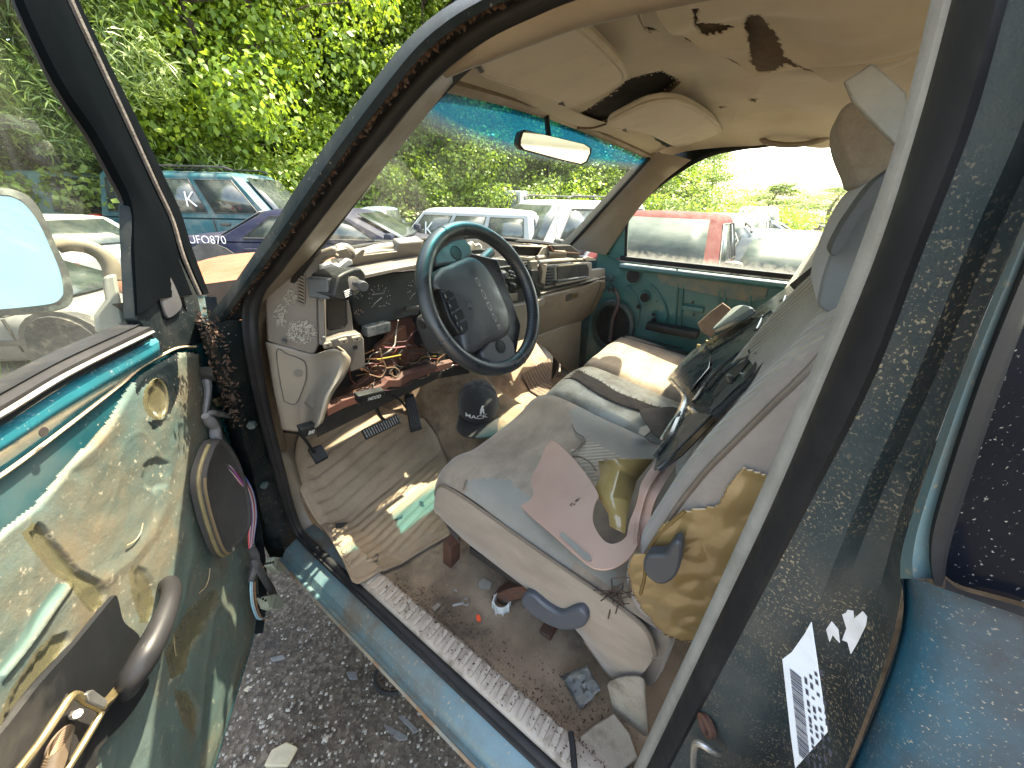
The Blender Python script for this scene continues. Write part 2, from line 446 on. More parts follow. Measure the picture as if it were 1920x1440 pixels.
# step pad with raised ribs
SP = mat('worn_step_pad', (.33, .275, .225), (.28, .235, .19), sc=9, rough=.6, bump=.3, bsc=260, dirt=(.12, .085, .055), dsc=16, dlo=.52, dhi=.72)
g = G()
pp = [(.287, .742), (.291, .752), (.298, .7555), (.334, .7555), (.342, .75), (.35, .735)]
yy = np.linspace(.70, -.16, 30)
g.loft([[(x, y, z) for y in yy] for x, z in pp])
pad = part('step_pad', g, SP)
rib = G().rbox((0, 0, 0), (.0205, .0065, .0045), .003, 3).build('rib', SP, pad)
rib.location = (.316, .665, .757)
for k in range(1, 25):
    if k == 24: continue
    o = rib.copy(); C.objects.link(o); o.location = (.316, .665 - k * .0262, .757)
# soft dark seal line between paint and pad, running up the pillar: the door weatherstrip
path = [V(.2815, y, z) for y, z in ((-.5, .7385), (-.2, .7385), (0, .7385), (.2, .7385), (.4, .7385), (.6, .7385), (.75, .739), (.86, .741), (.94, .748), (.985, .77))] + [PX(u, v, .281) for u, v in ((545, 950), (524, 870), (503, 790), (487, 710), (476, 640))]
path += [PT(u, v, 0) for u, v in ((474, 590), (486, 545), (520, 500), (575, 425), (650, 325), (725, 228), (795, 145), (850, 92), (915, 46), (990, 8), (1080, -30), (1250, -80), (1500, -130), (1830, -160))]
ws = part('door_weatherstrip', G().tube(path, .0105, 10, smooth=140), RUBBER)
path2 = [np.array(p) + V(-.012, .004 if i > 16 else 0, -.004 if i < 10 else .006) for i, p in enumerate(path)]
G().tube(path2, .006, 6, smooth=140).build('seal_lip', RUBBER, ws)

# ---- beige inner trim along the windshield pillar and down the kick panel
A = [(838, 118), (800, 165), (740, 240), (670, 325), (600, 415), (545, 483), (500, 540), (484, 575), (484, 640), (497, 720), (512, 800), (521, 845)]
Bp = [(846, 150), (815, 190), (757, 262), (690, 345), (620, 432), (570, 492), (527, 545), (503, 585), (499, 640), (512, 720), (527, 800), (535, 842)]
ra = cr([PT(u, v, .012) for u, v in A], 40); rb = cr([PT(u, v, .075) for u, v in Bp], 40)
mid = [(a + b) / 2 + V(-.012, -.012, .004) for a, b in zip(ra, rb)]
rbb = [b + V(.0, .03, 0) for b in rb]
ptrim = part('windshield_pillar_trim', G().loft([[a + V(.004, .02, 0) for a in ra], ra, mid, rb, rbb]), BEIGE, solid=.003)
# upper roof rail trim (beige roll above the door)
up = [PT(u, v, .02) for u, v in ((832, 128), (880, 92), (940, 58), (1010, 25), (1090, -8), (1240, -50), (1480, -100), (1800, -120))]
part('roof_rail_trim', G().tube(up, [.010, .019, .021, .022, .022, .022], 12, smooth=40), BEIGE)
kick = [(521, 848), (530, 905), (542, 955), (566, 1005), (600, 1052), (640, 1088), (672, 1112)]
kin = [(536, 846), (553, 905), (572, 960), (600, 1008), (640, 1060), (668, 1092), (690, 1106)]
ka = cr([PX(u, v, .294) for u, v in kick], 20); kb = cr([PX(u, v, .325) for u, v in kin], 20)
part('kick_trim', G().loft([[a + V(.003, .01, 0) for a in ka], ka, [(a + b) / 2 + V(-.006, -.006, .004) for a, b in zip(ka, kb)], kb, [b + V(.02, .015, -.02) for b in kb]]), BEIGE, solid=.003)

# ---- hinge pillar (door jamb in front of the opening)
ji = [(455, 600), (462, 650), (470, 710), (484, 780), (504, 860), (526, 945), (545, 1005), (575, 1052), (605, 1088)]
jm = [(428, 600), (436, 650), (452, 715), (468, 785), (485, 865), (506, 945), (526, 1005), (548, 1045), (570, 1075)]
jo = [(398, 610), (414, 655), (434, 720), (452, 790), (470, 870), (488, 950), (505, 1010), (520, 1042), (530, 1062)]
r1 = cr([PX(u, v, .276) for u, v in ji], 50); r2 = cr([PX(u, v, .25) for u, v in jm], 50); r3 = cr([PX(u, v, .225) for u, v in jo], 50)
def bumpy(r, amp):
    out = []
    for i, p in enumerate(r):
        k = 0.0
        for c, wd in ((.12, .05), (.42, .035), (.78, .03)): k += math.exp(-(((i / len(r)) - c) / wd) ** 2)
        out.append(p + V(-amp, -amp, 0) * k)
    return out
r4 = [p + V(-.01, .06, 0) for p in r3]
r5 = [p + V(.03, .16, 0) for p in r3]
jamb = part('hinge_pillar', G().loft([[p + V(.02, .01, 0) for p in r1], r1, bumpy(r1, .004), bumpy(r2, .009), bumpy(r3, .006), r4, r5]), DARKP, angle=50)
for u, v in ((474, 793), (497, 905)):
    p = PX(u, v, .247)
    G().lathe([(.0, .006), (.009, .006), (.011, .0), (.011, -.004)], p + V(-.006, -.008, 0), (-.6, -.8, 0), 6).build('bolt', TEAL, jamb)
# fender / cowl void behind the hinge gap, with rust and leaf litter
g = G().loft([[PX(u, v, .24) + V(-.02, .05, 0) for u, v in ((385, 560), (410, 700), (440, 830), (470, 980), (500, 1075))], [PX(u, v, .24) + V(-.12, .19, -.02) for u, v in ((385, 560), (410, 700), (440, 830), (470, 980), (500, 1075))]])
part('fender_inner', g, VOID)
g = G()
for k in range(420):
    t = rng.random()
    u, v = 396 + 58 * t + rng.uniform(-4, 14), 590 + 205 * t + rng.uniform(-14, 14)
    p = PX(u, v, .228) + V(rng.uniform(-.02, .005), rng.uniform(0, .03), 0)
    d = V(rng.gauss(0, 1), rng.gauss(0, 1), rng.gauss(0, 1)); d = nrm(d) * rng.uniform(.002, .008)
    e = nrm(np.cross(d, (rng.random(), rng.random(), .3))) * rng.uniform(.001, .004)
    g.add([p - d, p + e, p + d, p - e], [(0, 1, 2, 3)])
LITTER = mat('dry_leaf_litter', (.075, .040, .024), (.026, .017, .012), sc=60, rough=.95, bump=0)
struct(part('leaf_litter', g, LITTER), 'stuff')

# ---- windshield pillar outside: painted post, black gutter, dirt line
O0 = [(392, 600), (400, 582), (436, 535), (500, 440), (560, 345), (630, 245), (700, 152), (760, 78), (815, 28), (880, -12), (980, -60), (1200, -130)]
O1 = [(410, 604), (420, 585), (452, 540), (512, 455), (575, 362), (645, 262), (716, 168), (778, 92), (835, 42), (900, 2), (1000, -45), (1220, -115)]
O2 = [(428, 602), (438, 582), (470, 540), (530, 462), (592, 372), (662, 275), (734, 180), (798, 104), (855, 54), (920, 14), (1020, -30), (1240, -100)]
O3 = [(458, 598), (466, 570), (490, 530), (546, 452), (610, 366), (684, 268), (757, 178), (824, 104), (880, 60), (945, 22), (1045, -22), (1260, -92)]
q0 = cr([PT(u, v, -.035) for u, v in O0], 70); q1 = cr([PT(u, v, -.045) for u, v in O1], 70)
q2 = cr([PT(u, v, -.022) for u, v in O2], 70); q3 = cr([PT(u, v, -.004) for u, v in O3], 70)
inn = [p + V(.16, .05, .015) for p in q0]
apil = part('windshield_pillar', G().loft([inn, [p + V(.02, .02, .004) for p in q0], q0, q1, [p + V(.006, -.004, -.004) for p in q1]]), DARKP, angle=50)
G().loft([[p + V(.005, -.003, -.003) for p in q1], [(a + b) / 2 + V(.016, .008, .002) for a, b in zip(q1, q2)], q2]).build('drip_gutter', VOID, apil)
G().loft([q2, [(a + b) / 2 + V(-.012, -.003, 0) for a, b in zip(q2, q3)], q3, [p + V(.02, .0, 0) for p in q3]]).build('gutter_seal', RUBBER, apil)
g = G()
for k in range(700):
    i = rng.random() ** 1.1 * 66
    a = q1[int(i)] * (1 - i % 1) + q1[int(i) + 1] * (i % 1); b = q2[int(i)] * (1 - i % 1) + q2[int(i) + 1] * (i % 1)
    p = a * .45 + b * .55 + V(rng.uniform(-.004, .008), rng.uniform(-.006, .006), rng.uniform(-.004, .004))
    d = nrm(V(rng.gauss(0, 1), rng.gauss(0, 1), rng.gauss(0, 1))) * rng.uniform(.002, .007)
    e = nrm(np.cross(d, (rng.random(), rng.random(), .3))) * rng.uniform(.001, .003)
    g.add([p - d, p + e, p + d, p - e], [(0, 1, 2, 3)])
struct(g.build('gutter_debris', LITTER, apil), 'stuff')

# ---- roof skin, back wall
def roofz(x, y): return 1.985 - .10 * abs((x - 1.075) / .72) ** 4 - .09 * max(0, (y - .25) / .35) ** 2
rows = []
for t in np.linspace(0, 1, 18):
    row = []
    for s in np.linspace(-1, 1, 21):
        yf = .49 + .085 * (1 - s * s)
        y = yf + (-1.0 - yf) * t
        x = 1.075 + (.60 + .09 * min(1, t * 5)) * s
        k = 1 - s * s; row.append((x, y, 1.890 + .042 * k + (.05 + .045 * k) * (1 - max(0, 1 - t * 4) ** 2)))
    rows.append(row)
g = G().loft(rows)
part('roof', g, TEAL, solid=.012)
g = G()
for a, b in (((.25, -1.0), (1.88, -1.0)),):
    g.slab([(.25, -1.0, .6), (1.90, -1.0, .6), (1.90, -1.0, 1.45), (.25, -1.0, 1.45)], (0, -1, 0), .05)
    g.slab([(.25, -1.0, 1.45), (.5, -1.0, 1.45), (.55, -1.0, 1.85), (.4, -1.0, 1.95), (.36, -1, 1.9)], (0, -1, 0), .05)
    g.slab([(1.65, -1.0, 1.45), (1.90, -1.0, 1.45), (1.8, -1.0, 1.9), (1.75, -1, 1.95), (1.6, -1.0, 1.85)], (0, -1, 0), .05)
    g.slab([(.36, -1.0, 1.87), (1.79, -1.0, 1.87), (1.75, -1.0, 2.0), (.4, -1.0, 2.0)], (0, -1, 0), .05)
part('cab_back_wall', g, GREYTRIM)
part('rear_window', G().loft([[(.5, -1.02, 1.45), (1.65, -1.02, 1.45)], [(.54, -1.02, 1.87), (1.61, -1.02, 1.87)]]), FILM)

# ---- centre pillar on the driver's side (right edge of the view)
vv = [-60, 0, 240, 480, 720, 960, 1200, 1440, 1520]
c0 = [1773, 1755, 1698, 1610, 1515, 1408, 1299, 1187, 1150]
c1 = [1813, 1795, 1728, 1650, 1547, 1445, 1329, 1213, 1174]
c2 = [1897, 1877, 1810, 1717, 1625, 1503, 1378, 1252, 1210]
c3 = [2150, 2110, 2010, 1893, 1795, 1712, 1672, 1585, 1550]
def col_(us, x): return cr([PX(u, v, x) for u, v in zip(us, vv)], 40)
a0 = col_(c0, .372); a1 = col_(c1, .345); a2 = col_(c2, .300); a3 = col_(c3, .262)
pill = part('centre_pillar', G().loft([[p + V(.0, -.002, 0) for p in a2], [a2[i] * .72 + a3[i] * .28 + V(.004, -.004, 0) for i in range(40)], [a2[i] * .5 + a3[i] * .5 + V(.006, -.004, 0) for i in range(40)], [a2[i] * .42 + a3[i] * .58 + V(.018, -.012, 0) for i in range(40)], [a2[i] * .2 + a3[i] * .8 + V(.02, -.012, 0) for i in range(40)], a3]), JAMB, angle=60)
G().loft([[p + V(.02, -.03, 0) for p in a0], a0, [(p * .6 + q * .4) + V(-.004, .006, 0) for p, q in zip(a0, a1)], [p * .2 + q * .8 + V(-.003, .004, 0) for p, q in zip(a0, a1)], a1, [p + V(.004, -.02, 0) for p in a1]]).build('pillar_trim', GREYTRIM, pill)
G().loft([[p + V(.004, -.012, 0) for p in a1], [p + V(-.002, .001, 0) for p in a1], [p * .8 + q * .2 + V(-.007, .006, 0) for p, q in zip(a1, a2)], [p * .35 + q * .65 + V(-.009, .007, 0) for p, q in zip(a1, a2)], [p + V(-.003, .002, 0) for p in a2], [p + V(.004, -.008, 0) for p in a2]]).build('pillar_weatherstrip', RUBBER, pill)
# outer ridge, window rubber and quarter glass
vr = [300, 480, 720, 960, 1040, 1085]
e0 = [PX(u, v, .262) for u, v in zip((1965, 1893, 1795, 1712, 1690, 1688), vr)]
e1 = [PX(u, v, .252) for u, v in zip((1985, 1908, 1812, 1730, 1712, 1712), vr)]
e2 = [PX(u, v, .256) for u, v in zip((1998, 1922, 1828, 1752, 1742, 1748), vr)]
e3 = [PX(u, v, .268) for u, v in zip((2040, 1968, 1880, 1800, 1778, 1772), vr)]
E_ = [cr(e, 26) for e in (e0, e1, e2, e3)]
mid = [(a + b) / 2 + V(-.006, 0, 0) for a, b in zip(E_[2], E_[3])]
ridge = part('cab_side_ridge', G().loft([E_[0], E_[1], E_[2]]), SILLP)
G().loft([E_[2], [p + V(-.005, 0, 0) for p in E_[2]], mid, E_[3], [p + V(.01, 0, 0) for p in E_[3]]]).build('quarter_window_seal', RUBBER, ridge)
qb = [PX(u, v, .268) for u, v in ((1772, 1085), (1800, 1105), (1860, 1122), (1930, 1142), (2050, 1180))]
qb2 = [PX(u, v, .262) for u, v in ((1752, 1098), (1795, 1124), (1855, 1145), (1930, 1166), (2050, 1205))]
G().loft([cr(qb, 14), [(a + b) / 2 + V(-.007, 0, .002) for a, b in zip(cr(qb, 14), cr(qb2, 14))], cr(qb2, 14)]).build('window_bottom_seal', RUBBER, ridge)
gl = E_[3][8:] + cr(qb, 14)[1:]
far_ = PX(2150, 900, .278)
g = G(); b_ = [p + V(.004, 0, 0) for p in gl] + [PX(2100, 1195, .272), PX(2300, 700, .3), PX(2080, 600, .29)]
g.add(b_, [tuple(range(len(b_)))])
part('quarter_window', g, QGL)
# lower cab side panel with its character line
k0 = [(1688, 1085), (1694, 1120), (1690, 1180), (1668, 1260), (1630, 1360), (1585, 1460), (1545, 1530)]
k1 = [(1712, 1085), (1722, 1120), (1720, 1190), (1702, 1270), (1668, 1360), (1630, 1460), (1600, 1530)]
k2 = [(1736, 1090), (1745, 1122), (1745, 1190), (1730, 1270), (1700, 1360), (1665, 1460), (1640, 1530)]
k3 = [(1752, 1098), (1810, 1150), (1815, 1220), (1800, 1300), (1780, 1380), (1750, 1470), (1730, 1540)]
k4 = [(2100, 1220), (2100, 1250), (2100, 1300), (2100, 1360), (2100, 1430), (2100, 1500), (2100, 1580)]
K = [cr([PX(u, v, x) for u, v in k], 24) for k, x in ((k0, .262), (k1, .250), (k2, .244), (k3, .238), (k4, .232))]
grv = [(a + b) / 2 + V(.016, 0, 0) for a, b in zip(K[0], K[1])]
side = part('cab_side_panel', G().loft([K[0], grv, K[1], K[2], K[3], K[4]]), mat('blue_teal_body_paint', (.014, .085, .135), (.011, .044, .065), sc=3, rough=.34, coat=.35, bump=.08, dirt=(.028, .03, .036), dsc=5, dlo=.42, dhi=.62, speck=(.3, .27, .22), ssc=500, slo=.63, shi=.68), angle=60)
G().loft([[V(.232 + .0, y, 1.62) for y in (-.3, -.9)], [V(.215, y, 1.2) for y in (-.12, -.9)], [V(.215, y, .62) for y in (-.12, -.9)]]).build('lower_side_skin', TEAL, side)
# ================================================================ cab interior shell
def inside(p, poly):
    x, y = p; c = False; n = len(poly)
    for i in range(n):
        x1, y1 = poly[i]; x2, y2 = poly[i - 1]
        if (y1 > y) != (y2 > y) and x < (x2 - x1) * (y - y1) / (y2 - y1) + x1: c = not c
    return c
def floorz(x, y):
    z = .722 + .022 * max(0, min(1, (.40 - x) / .05))
    if y > .93: z += (y - .93) * .95
    hump = math.exp(-((x - 1.09) / .19) ** 4) * (.11 + .10 * max(0, min(1, (y - .5) / .5)))
    return z + hump
def PF(u, v, off=0.0):
    d = _ray(u, v); a, b = 0.0005, 0.0045
    lo = a
    for k in range(400):
        t = a + (b - a) * k / 400
        p = EYE + d * t
        if p[2] < floorz(p[0], p[1]) + off:
            hi = t
            for _ in range(25):
                m = (lo + hi) / 2; p = EYE + d * m
                if p[2] < floorz(p[0], p[1]) + off: hi = m
                else: lo = m
            return EYE + d * hi
        lo = t
    return EYE + d * b
xs_ = np.linspace(.325, 1.875, 64); ys_ = np.linspace(1.34, -.99, 90)
g = G().loft([[(x, y, floorz(x, y) + .004 * math.sin(x * 23 + y * 9) * math.sin(y * 19)) for x in xs_] for y in ys_])
floor = part('cab_floor', g, CARPET, angle=80)
# firewall
part('firewall', G().loft([[(x, 1.335, z) for x in (.25, .6, 1.08, 1.5, 1.92)] for z in (.9, 1.2, 1.46)]), VOID)

part('dash_sun_block', G().loft([[(1.075 + .70 * s, y, 1.425 + .04 * (1 - s * s)) for s in np.linspace(-1, 1, 14)] for y in (.89, .95, 1.04)]), VOID)  # dark plate added to stop windshield sun, in place of the inner ducts
part('dash_sun_block', G().loft([[(x, y, 1.45) for x in (1.02, 1.4, 1.75)] for y in (.80, .89)]), VOID)  # second added sun-blocking plate, passenger half
# ---- windshield and header
def ws_pt(s, t):            # s -1..1 across, t 0 base .. 1 header
    xb, xt = 1.075 + .725 * s, 1.075 + .575 * s
    k = 1 - s * s
    b = V(xb, .89 + .13 * k, 1.487 + .062 * k); h = V(xt, .505 + .075 * k, 1.853 + .042 * k)
    return b * (1 - t) + h * t + V(0, .5, 1) * .02 * math.sin(math.pi * t) * (k ** .5 if k > 0 else 0)
g = G().loft([[ws_pt(-1 + 2 * i / 30, j / 14) for i in range(31)] for j in range(15)])
wsh = part('windshield', g, WSH, angle=80)
# black frit / seal along the base and the right post
G().tube([ws_pt(-1 + 2 * i / 30, 0) + V(0, 0, -.004) for i in range(31)], .008, 6).build('base_seal', RUBBER, wsh)
G().tube([ws_pt(1, j / 8) + V(-.01, -.004, -.004) for j in range(9)], .007, 6).build('side_seal', RUBBER, wsh)
G().tube([ws_pt(-1, j / 8) + V(.01, -.004, -.004) for j in range(9)], .007, 6).build('side_seal', RUBBER, wsh)
# passenger windshield pillar trim
L = [(1062, 462), (1100, 426), (1150, 372), (1195, 324), (1232, 286)]
Rr = [(1136, 478), (1162, 440), (1192, 398), (1240, 344), (1296, 300)]
lx = [1.785, 1.755, 1.715, 1.68, 1.65]; rx = [1.84, 1.825, 1.80, 1.77, 1.73]
la = cr([PX(u, v, x) for (u, v), x in zip(L, lx)], 20); rb = cr([PX(u, v, x) for (u, v), x in zip(Rr, rx)], 20)
m_ = [(a + b) / 2 + V(-.02, -.012, .0) for a, b in zip(la, rb)]
pw = part('passenger_pillar_trim', G().loft([[a + V(.01, .05, 0) for a in la], la, m_, rb, [b + V(.05, .02, 0) for b in rb]]), BEIGE)
# ---- headliner with tears
T1 = [(1036, 36), (1046, 12), (1052, -10), (1100, -10), (1116, 4), (1119, 13), (1085, 32), (1060, 38)]
T2 = [(1297, 20), (1313, 11), (1307, 44), (1340, 43), (1378, 51), (1350, 62), (1320, 68), (1301, 48)]
T3 = [(1391, 50), (1404, 28), (1424, 28), (1440, 46), (1460, 72), (1472, 108), (1520, 134), (1472, 122), (1450, 134), (1424, 137), (1406, 121), (1402, 72)]
T4 = [(1062, 226), (1108, 202), (1150, 172), (1180, 148), (1240, 133), (1272, 150), (1232, 184), (1172, 216), (1110, 236), (1082, 236)]
T5 = [(1182, 18), (1196, 24), (1190, 27)]
T6 = [(1208, 50), (1235, 57), (1215, 60)]
T7 = [(1400, 184), (1423, 185), (1412, 192)]
T8 = [(1342, 200), (1366, 199), (1352, 203)]
def hz(x, y):
    s = (x - 1.075) / .66
    z = 1.905 + .06 * (1 - abs(s) ** 4)
    if y > .22: z -= .062 * ((y - .22) / .33) ** 2
    sag = max(0, min(1, (.30 - .12 * math.sin(x * 2.6) - y) / .16))
    z -= .020 * sag * (.6 + .4 * math.sin(x * 5 + y * 3))
    z -= .030 * math.exp(-((y + .02) / .17) ** 2 - ((x - .95) / .33) ** 2)
    z += .0055 * math.sin(x * 21 + 8 * y * y + 4 * math.sin(y * 6)) * sag + .003 * math.sin(y * 30 + x * 7) * sag
    z += .004 * math.sin(x * 9 + 1) * math.sin(y * 13)
    return z
X_ = np.linspace(.40, 1.76, 400); Y_ = np.concatenate([np.linspace(.585, -.16, 230), np.linspace(-.18, -.97, 40)])
nx, ny = len(X_), len(Y_)
g = G(); vid = {}
rng2 = random.Random(3)
holes = (T1, T4, T5, T6, T7, T8)
def hv(i, j):
    if (i, j) not in vid:
        vid[(i, j)] = len(g.v); g.v.append((float(X_[i]), float(Y_[j]), hz(X_[i], Y_[j])))
    return vid[(i, j)]
hb = [(min(a for a, _ in t) - 4, max(a for a, _ in t) + 4, min(b for _, b in t) - 4, max(b for _, b in t) + 4) for t in holes]
for j in range(ny - 1):
    for i in range(nx - 1):
        x, y = (X_[i] + X_[i + 1]) / 2, (Y_[j] + Y_[j + 1]) / 2
        s = (x - 1.075) / .585
        if y > .5 + .085 * (1 - s * s) or (x < .46 and y > .30): continue
        if y > -.15:
            q = PROJ((x, y, hz(x, y)))
            if any(b[0] < q[0] < b[1] and b[2] < q[1] < b[3] and inside((q[0] + rng2.gauss(0, .5) + 2.2 * math.sin(q[1] * 1.3 + q[0] * .4), q[1] + rng2.gauss(0, .5) + 1.6 * math.sin(q[0] * 1.1)), t) for t, b in zip(holes, hb)): continue
        g.f.append((hv(i, j), hv(i + 1, j), hv(i + 1, j + 1), hv(i, j + 1)))
hl = part('headliner', g, HEADL, angle=80, solid=.0025, soff=1)
g = G().loft([[(x, y, hz(x, y) + .022) for x in np.linspace(.47, 1.70, 30)] for y in np.linspace(.47, -.97, 30)])
g.build('liner_board', FOAMB, hl)
def flap(px, off, m, tip=None):
    pts = [PN(u, v, (0, 0, 1.945), (0, 0.1, 1)) + V(0, 0, o) for (u, v), o in zip(px, off)]
    gg = G(); c = sum(pts) / len(pts)
    gg.add(pts + [c + V(0, 0, -.004)], [(i, (i + 1) % len(pts), len(pts)) for i in range(len(pts))])
    return gg.build('torn_flap', m, hl, solid=.002)
def hpt(u, v, off=0.0):                    # a point of the headliner surface seen at u, v
    d = _ray(u, v); lo, hi = .0003, .004
    for k in range(600):
        t = .0003 + .0037 * k / 600; p = EYE + d * t
        if .38 < p[0] < 1.78 and p[2] > hz(p[0], p[1]) + off: return p
    return EYE + d * .0025
def flap2(px, drop):
    pts = [hpt(u, v, -.002) + V(0, 0, -dr) for (u, v), dr in zip(px, drop)]
    gg = G(); gg.add(pts, [tuple(range(len(pts)))])
    return gg.build('torn_flap', HEADL, hl, solid=.003)
flap2([(1036, 38), (1062, 36), (1090, 28), (1119, 12), (1116, 22), (1088, 46), (1066, 62), (1058, 52), (1040, 44)], [0, 0, 0, 0, .004, .012, .02, .012, .004])
flap2([(1301, 48), (1320, 66), (1350, 62), (1378, 52), (1352, 66), (1322, 72), (1304, 58)], [0, 0, 0, 0, .006, .008, .006])
flap2([(1185, -8), (1204, -6), (1206, 14), (1211, 34), (1198, 18), (1190, 6)], [0, 0, .006, .014, .008, .002])
# cloth that has come loose and hangs below the board, torn open in two places
ed = [(1180, -60), (1215, 10), (1252, 52), (1290, 78), (1350, 104), (1404, 134), (1440, 139), (1480, 126), (1530, 138), (1585, 152), (1640, 118), (1700, 92), (1745, 60)]
dr = [.004, .008, .014, .02, .028, .036, .036, .03, .03, .026, .016, .010, .006]
fe = cr([hpt(u, v, -d_) for (u, v), d_ in zip(ed, dr)], 150)
drv = np.interp(np.linspace(0, 1, 150), np.linspace(0, 1, len(dr)), dr)
rows = []
for j in range(110):
    t = (j / 109) ** 1.2; row = []
    for i, p in enumerate(fe):
        y = p[1] + (-.22 - p[1]) * t; x = p[0] + .05 * math.sin(p[0] * 4) * t
        row.append(V(x, y, hz(x, y) - (drv[i] * (1 - t) + .012 * t) - .006 * math.sin(math.pi * min(1, t * 2)) * math.sin(i * .13) - .004 * math.sin(i * .31 + t * 6) * (1 - t)))
    rows.append(row)
g = G()
for j in range(109):
    for i in range(149):
        c_ = (rows[j][i] + rows[j + 1][i + 1]) / 2; q = PROJ(c_)
        jq = (q[0] + 2.0 * math.sin(q[1] * 1.3 + q[0] * .4) + rng2.gauss(0, .5), q[1] + 1.5 * math.sin(q[0] * 1.1) + rng2.gauss(0, .5))
        if inside(jq, T2) or inside(jq, T3): continue
        g.add([rows[j][i], rows[j][i + 1], rows[j + 1][i + 1], rows[j + 1][i]], [(0, 1, 2, 3)])
g.build('sagging_cloth', HEADL, hl, angle=80, solid=.002)
FUZZ = mat('brown_foam_fuzz', (.16, .115, .072), (.105, .075, .046), sc=70, rough=1, bump=1.0, bsc=260, bd=.003)
hl.data.materials.append(FUZZ)
for p in hl.data.polygons:
    if p.center[1] > -.15:
        q = PROJ(p.center)
        if 1285 < q[0] < 1530 and q[1] < np.interp(q[0], [a for a, _ in ed], [b for _, b in ed]) - 2: p.material_index = 1
# overhead console hole: dark box and bent rim
cz = G()
pc = [hpt(u, v, -.001) for u, v in T4]
cz.loft([pc, [p + V(0, 0, .010) for p in pc], [p * .9 + sum(pc) / len(pc) * .1 + V(0, 0, .013) for p in pc]], cu=True, caps=True)
cz.f = [f for f in cz.f if not (len(f) > 4 and max(f) < len(pc))]
cz.build('console_recess', VOID, hl)
G().tube([p + V(0, 0, -.001) for p in [hpt(u, v, -.001) for u, v in ((1272, 152), (1250, 172), (1232, 185), (1200, 202), (1172, 217), (1140, 228), (1110, 237), (1084, 237))]], .006, 6, smooth=24).build('recess_rim', FOAMB, hl)
g = G(); b_ = [hpt(u, v, -.001) + V(0, 0, z) for u, v, z in ((1180, 160, .012), (1206, 146, .006), (1236, 140, .01), (1222, 158, .03), (1196, 172, .03))]
g.add(b_, [tuple(range(5))]); g.build('bent_bracket', METAL, hl)
# header lip and side rail edge
G().tube([V(1.075 + .59 * s, .508 + .082 * (1 - s * s), 1.856 + .042 * (1 - s * s)) for s in np.linspace(-1, 1, 24)], .011, 8).build('header_edge', BEIGE, hl)
lip = [V(1.075 + .60 * s, .508 + .082 * (1 - s * s), 1.858 + .042 * (1 - s * s)) for s in np.linspace(-1, 1, 40)]
G().loft([[p + V(0, .004, .006) for p in lip], lip, [V(p[0], p[1] - .02, min(hz(p[0], p[1] - .02), p[2] + .012) - .003) for p in lip], [V(p[0], p[1] - .06, hz(p[0], p[1] - .06) - .0035) for p in lip]]).build('header_lip', HEADL, hl, angle=80)
for sgn in (-1,): G().loft([[V(1.075 + sgn * .60, y, 1.862) for y in (.51, .3)], [V(1.075 + sgn * .57, y, hz(1.075 + sgn * .57, y) - .002) for y in (.51, .3)]]).build('header_corner', HEADL, hl)
# ---- visors
def visor(px, name, notch, th=.022):
    p0, n = (0, .52, 1.866), (0, .22, 1)
    pts = cr([PN(u, v, p0, n) for u, v in px], len(px) * 3, True)
    o = G().slab(pts, (0, .22, 1), th, .0).build(name, VISOR, hl, bev=.006, angle=60)
    G().tube([p + V(0, 0, .004) for p in pts], .0045, 6, closed=True).build('visor_piping', VISOR, o)
    G().slab([PN(u, v, p0, n, -.001) for u, v in notch], (0, .22, 1), .002).build('visor_clip', CHARC, o)
visor([(898, 112), (940, 84), (1000, 58), (1045, 47), (1078, 49), (1120, 82), (1160, 124), (1170, 140), (1166, 155), (1125, 178), (1080, 198), (1062, 202), (1042, 193), (985, 172), (930, 152), (905, 140)], 'sun_visor', [(1046, 196), (1056, 191), (1060, 199)])
visor([(1140, 236), (1172, 216), (1215, 197), (1262, 192), (1300, 204), (1335, 226), (1350, 246), (1346, 264), (1330, 276), (1296, 282), (1268, 276), (1225, 256), (1180, 246)], 'sun_visor', [(1166, 245), (1174, 241), (1176, 249)])
G().tube([PN(u, v, (0, .52, 1.87), (0, .22, 1)) for u, v in ((884, 116), (894, 118), (902, 128))], .007, 8).build('visor_pivot', CHARC, hl)
# ---- grab handle on the passenger side
gp = [PTR(u, v, o) for u, v, o in ((1396, 254, -.0), (1425, 254, -.02), (1436, 266, -.05), (1475, 272, -.055), (1520, 268, -.055), (1552, 258, -.04), (1572, 248, -.0))]
gh = part('grab_handle', G().tube(gp, [.013, .012, .008, .008, .008, .009, .013], 10, smooth=36), BEIGE)
g = G().rbox(PTR(1410, 252, -.01), (.012, .03, .012), .008, 4); g.build('handle_mount', BEIGE, gh)
# ---- rear-view mirror
mc = PY(1040, 277, .535)
mn = nrm(V(-.486, -.871, -.065)); me_ = nrm(np.cross((0, 0, 1), mn)); me_ = -me_ if me_[0] < 0 else me_; mu = np.cross(mn, me_) ; mu = mu if mu[2] > 0 else -mu
pl = [PN(u, v, mc, mn) for u, v in ((976, 246), (984, 243), (1098, 270), (1110, 278), (1109, 288), (1102, 304), (1092, 309), (1060, 302), (978, 280), (971, 272), (971, 262))]
mb = part('rear_view_mirror', G().slab(pl, -mn, .028, .006), BLACKP, bev=.002)
cen = sum(pl) / len(pl)
G().slab([cen + (p - cen) * .93 + mn * .0005 for p in pl], mn, .001).build('mirror_glass', MIRR, mb)
G().tube([cen - mn * .02, cen - mn * .045 + V(0, 0, .03), cen - mn * .05 + V(0, .01, .09)], .007, 8, smooth=10).build('mirror_stem', BLACKP, mb)
hp = PY(1030, 300, .54)
G().tube([hp, hp + V(0, 0, -.012)], .0012, 5).build('string', CHARC, mb)
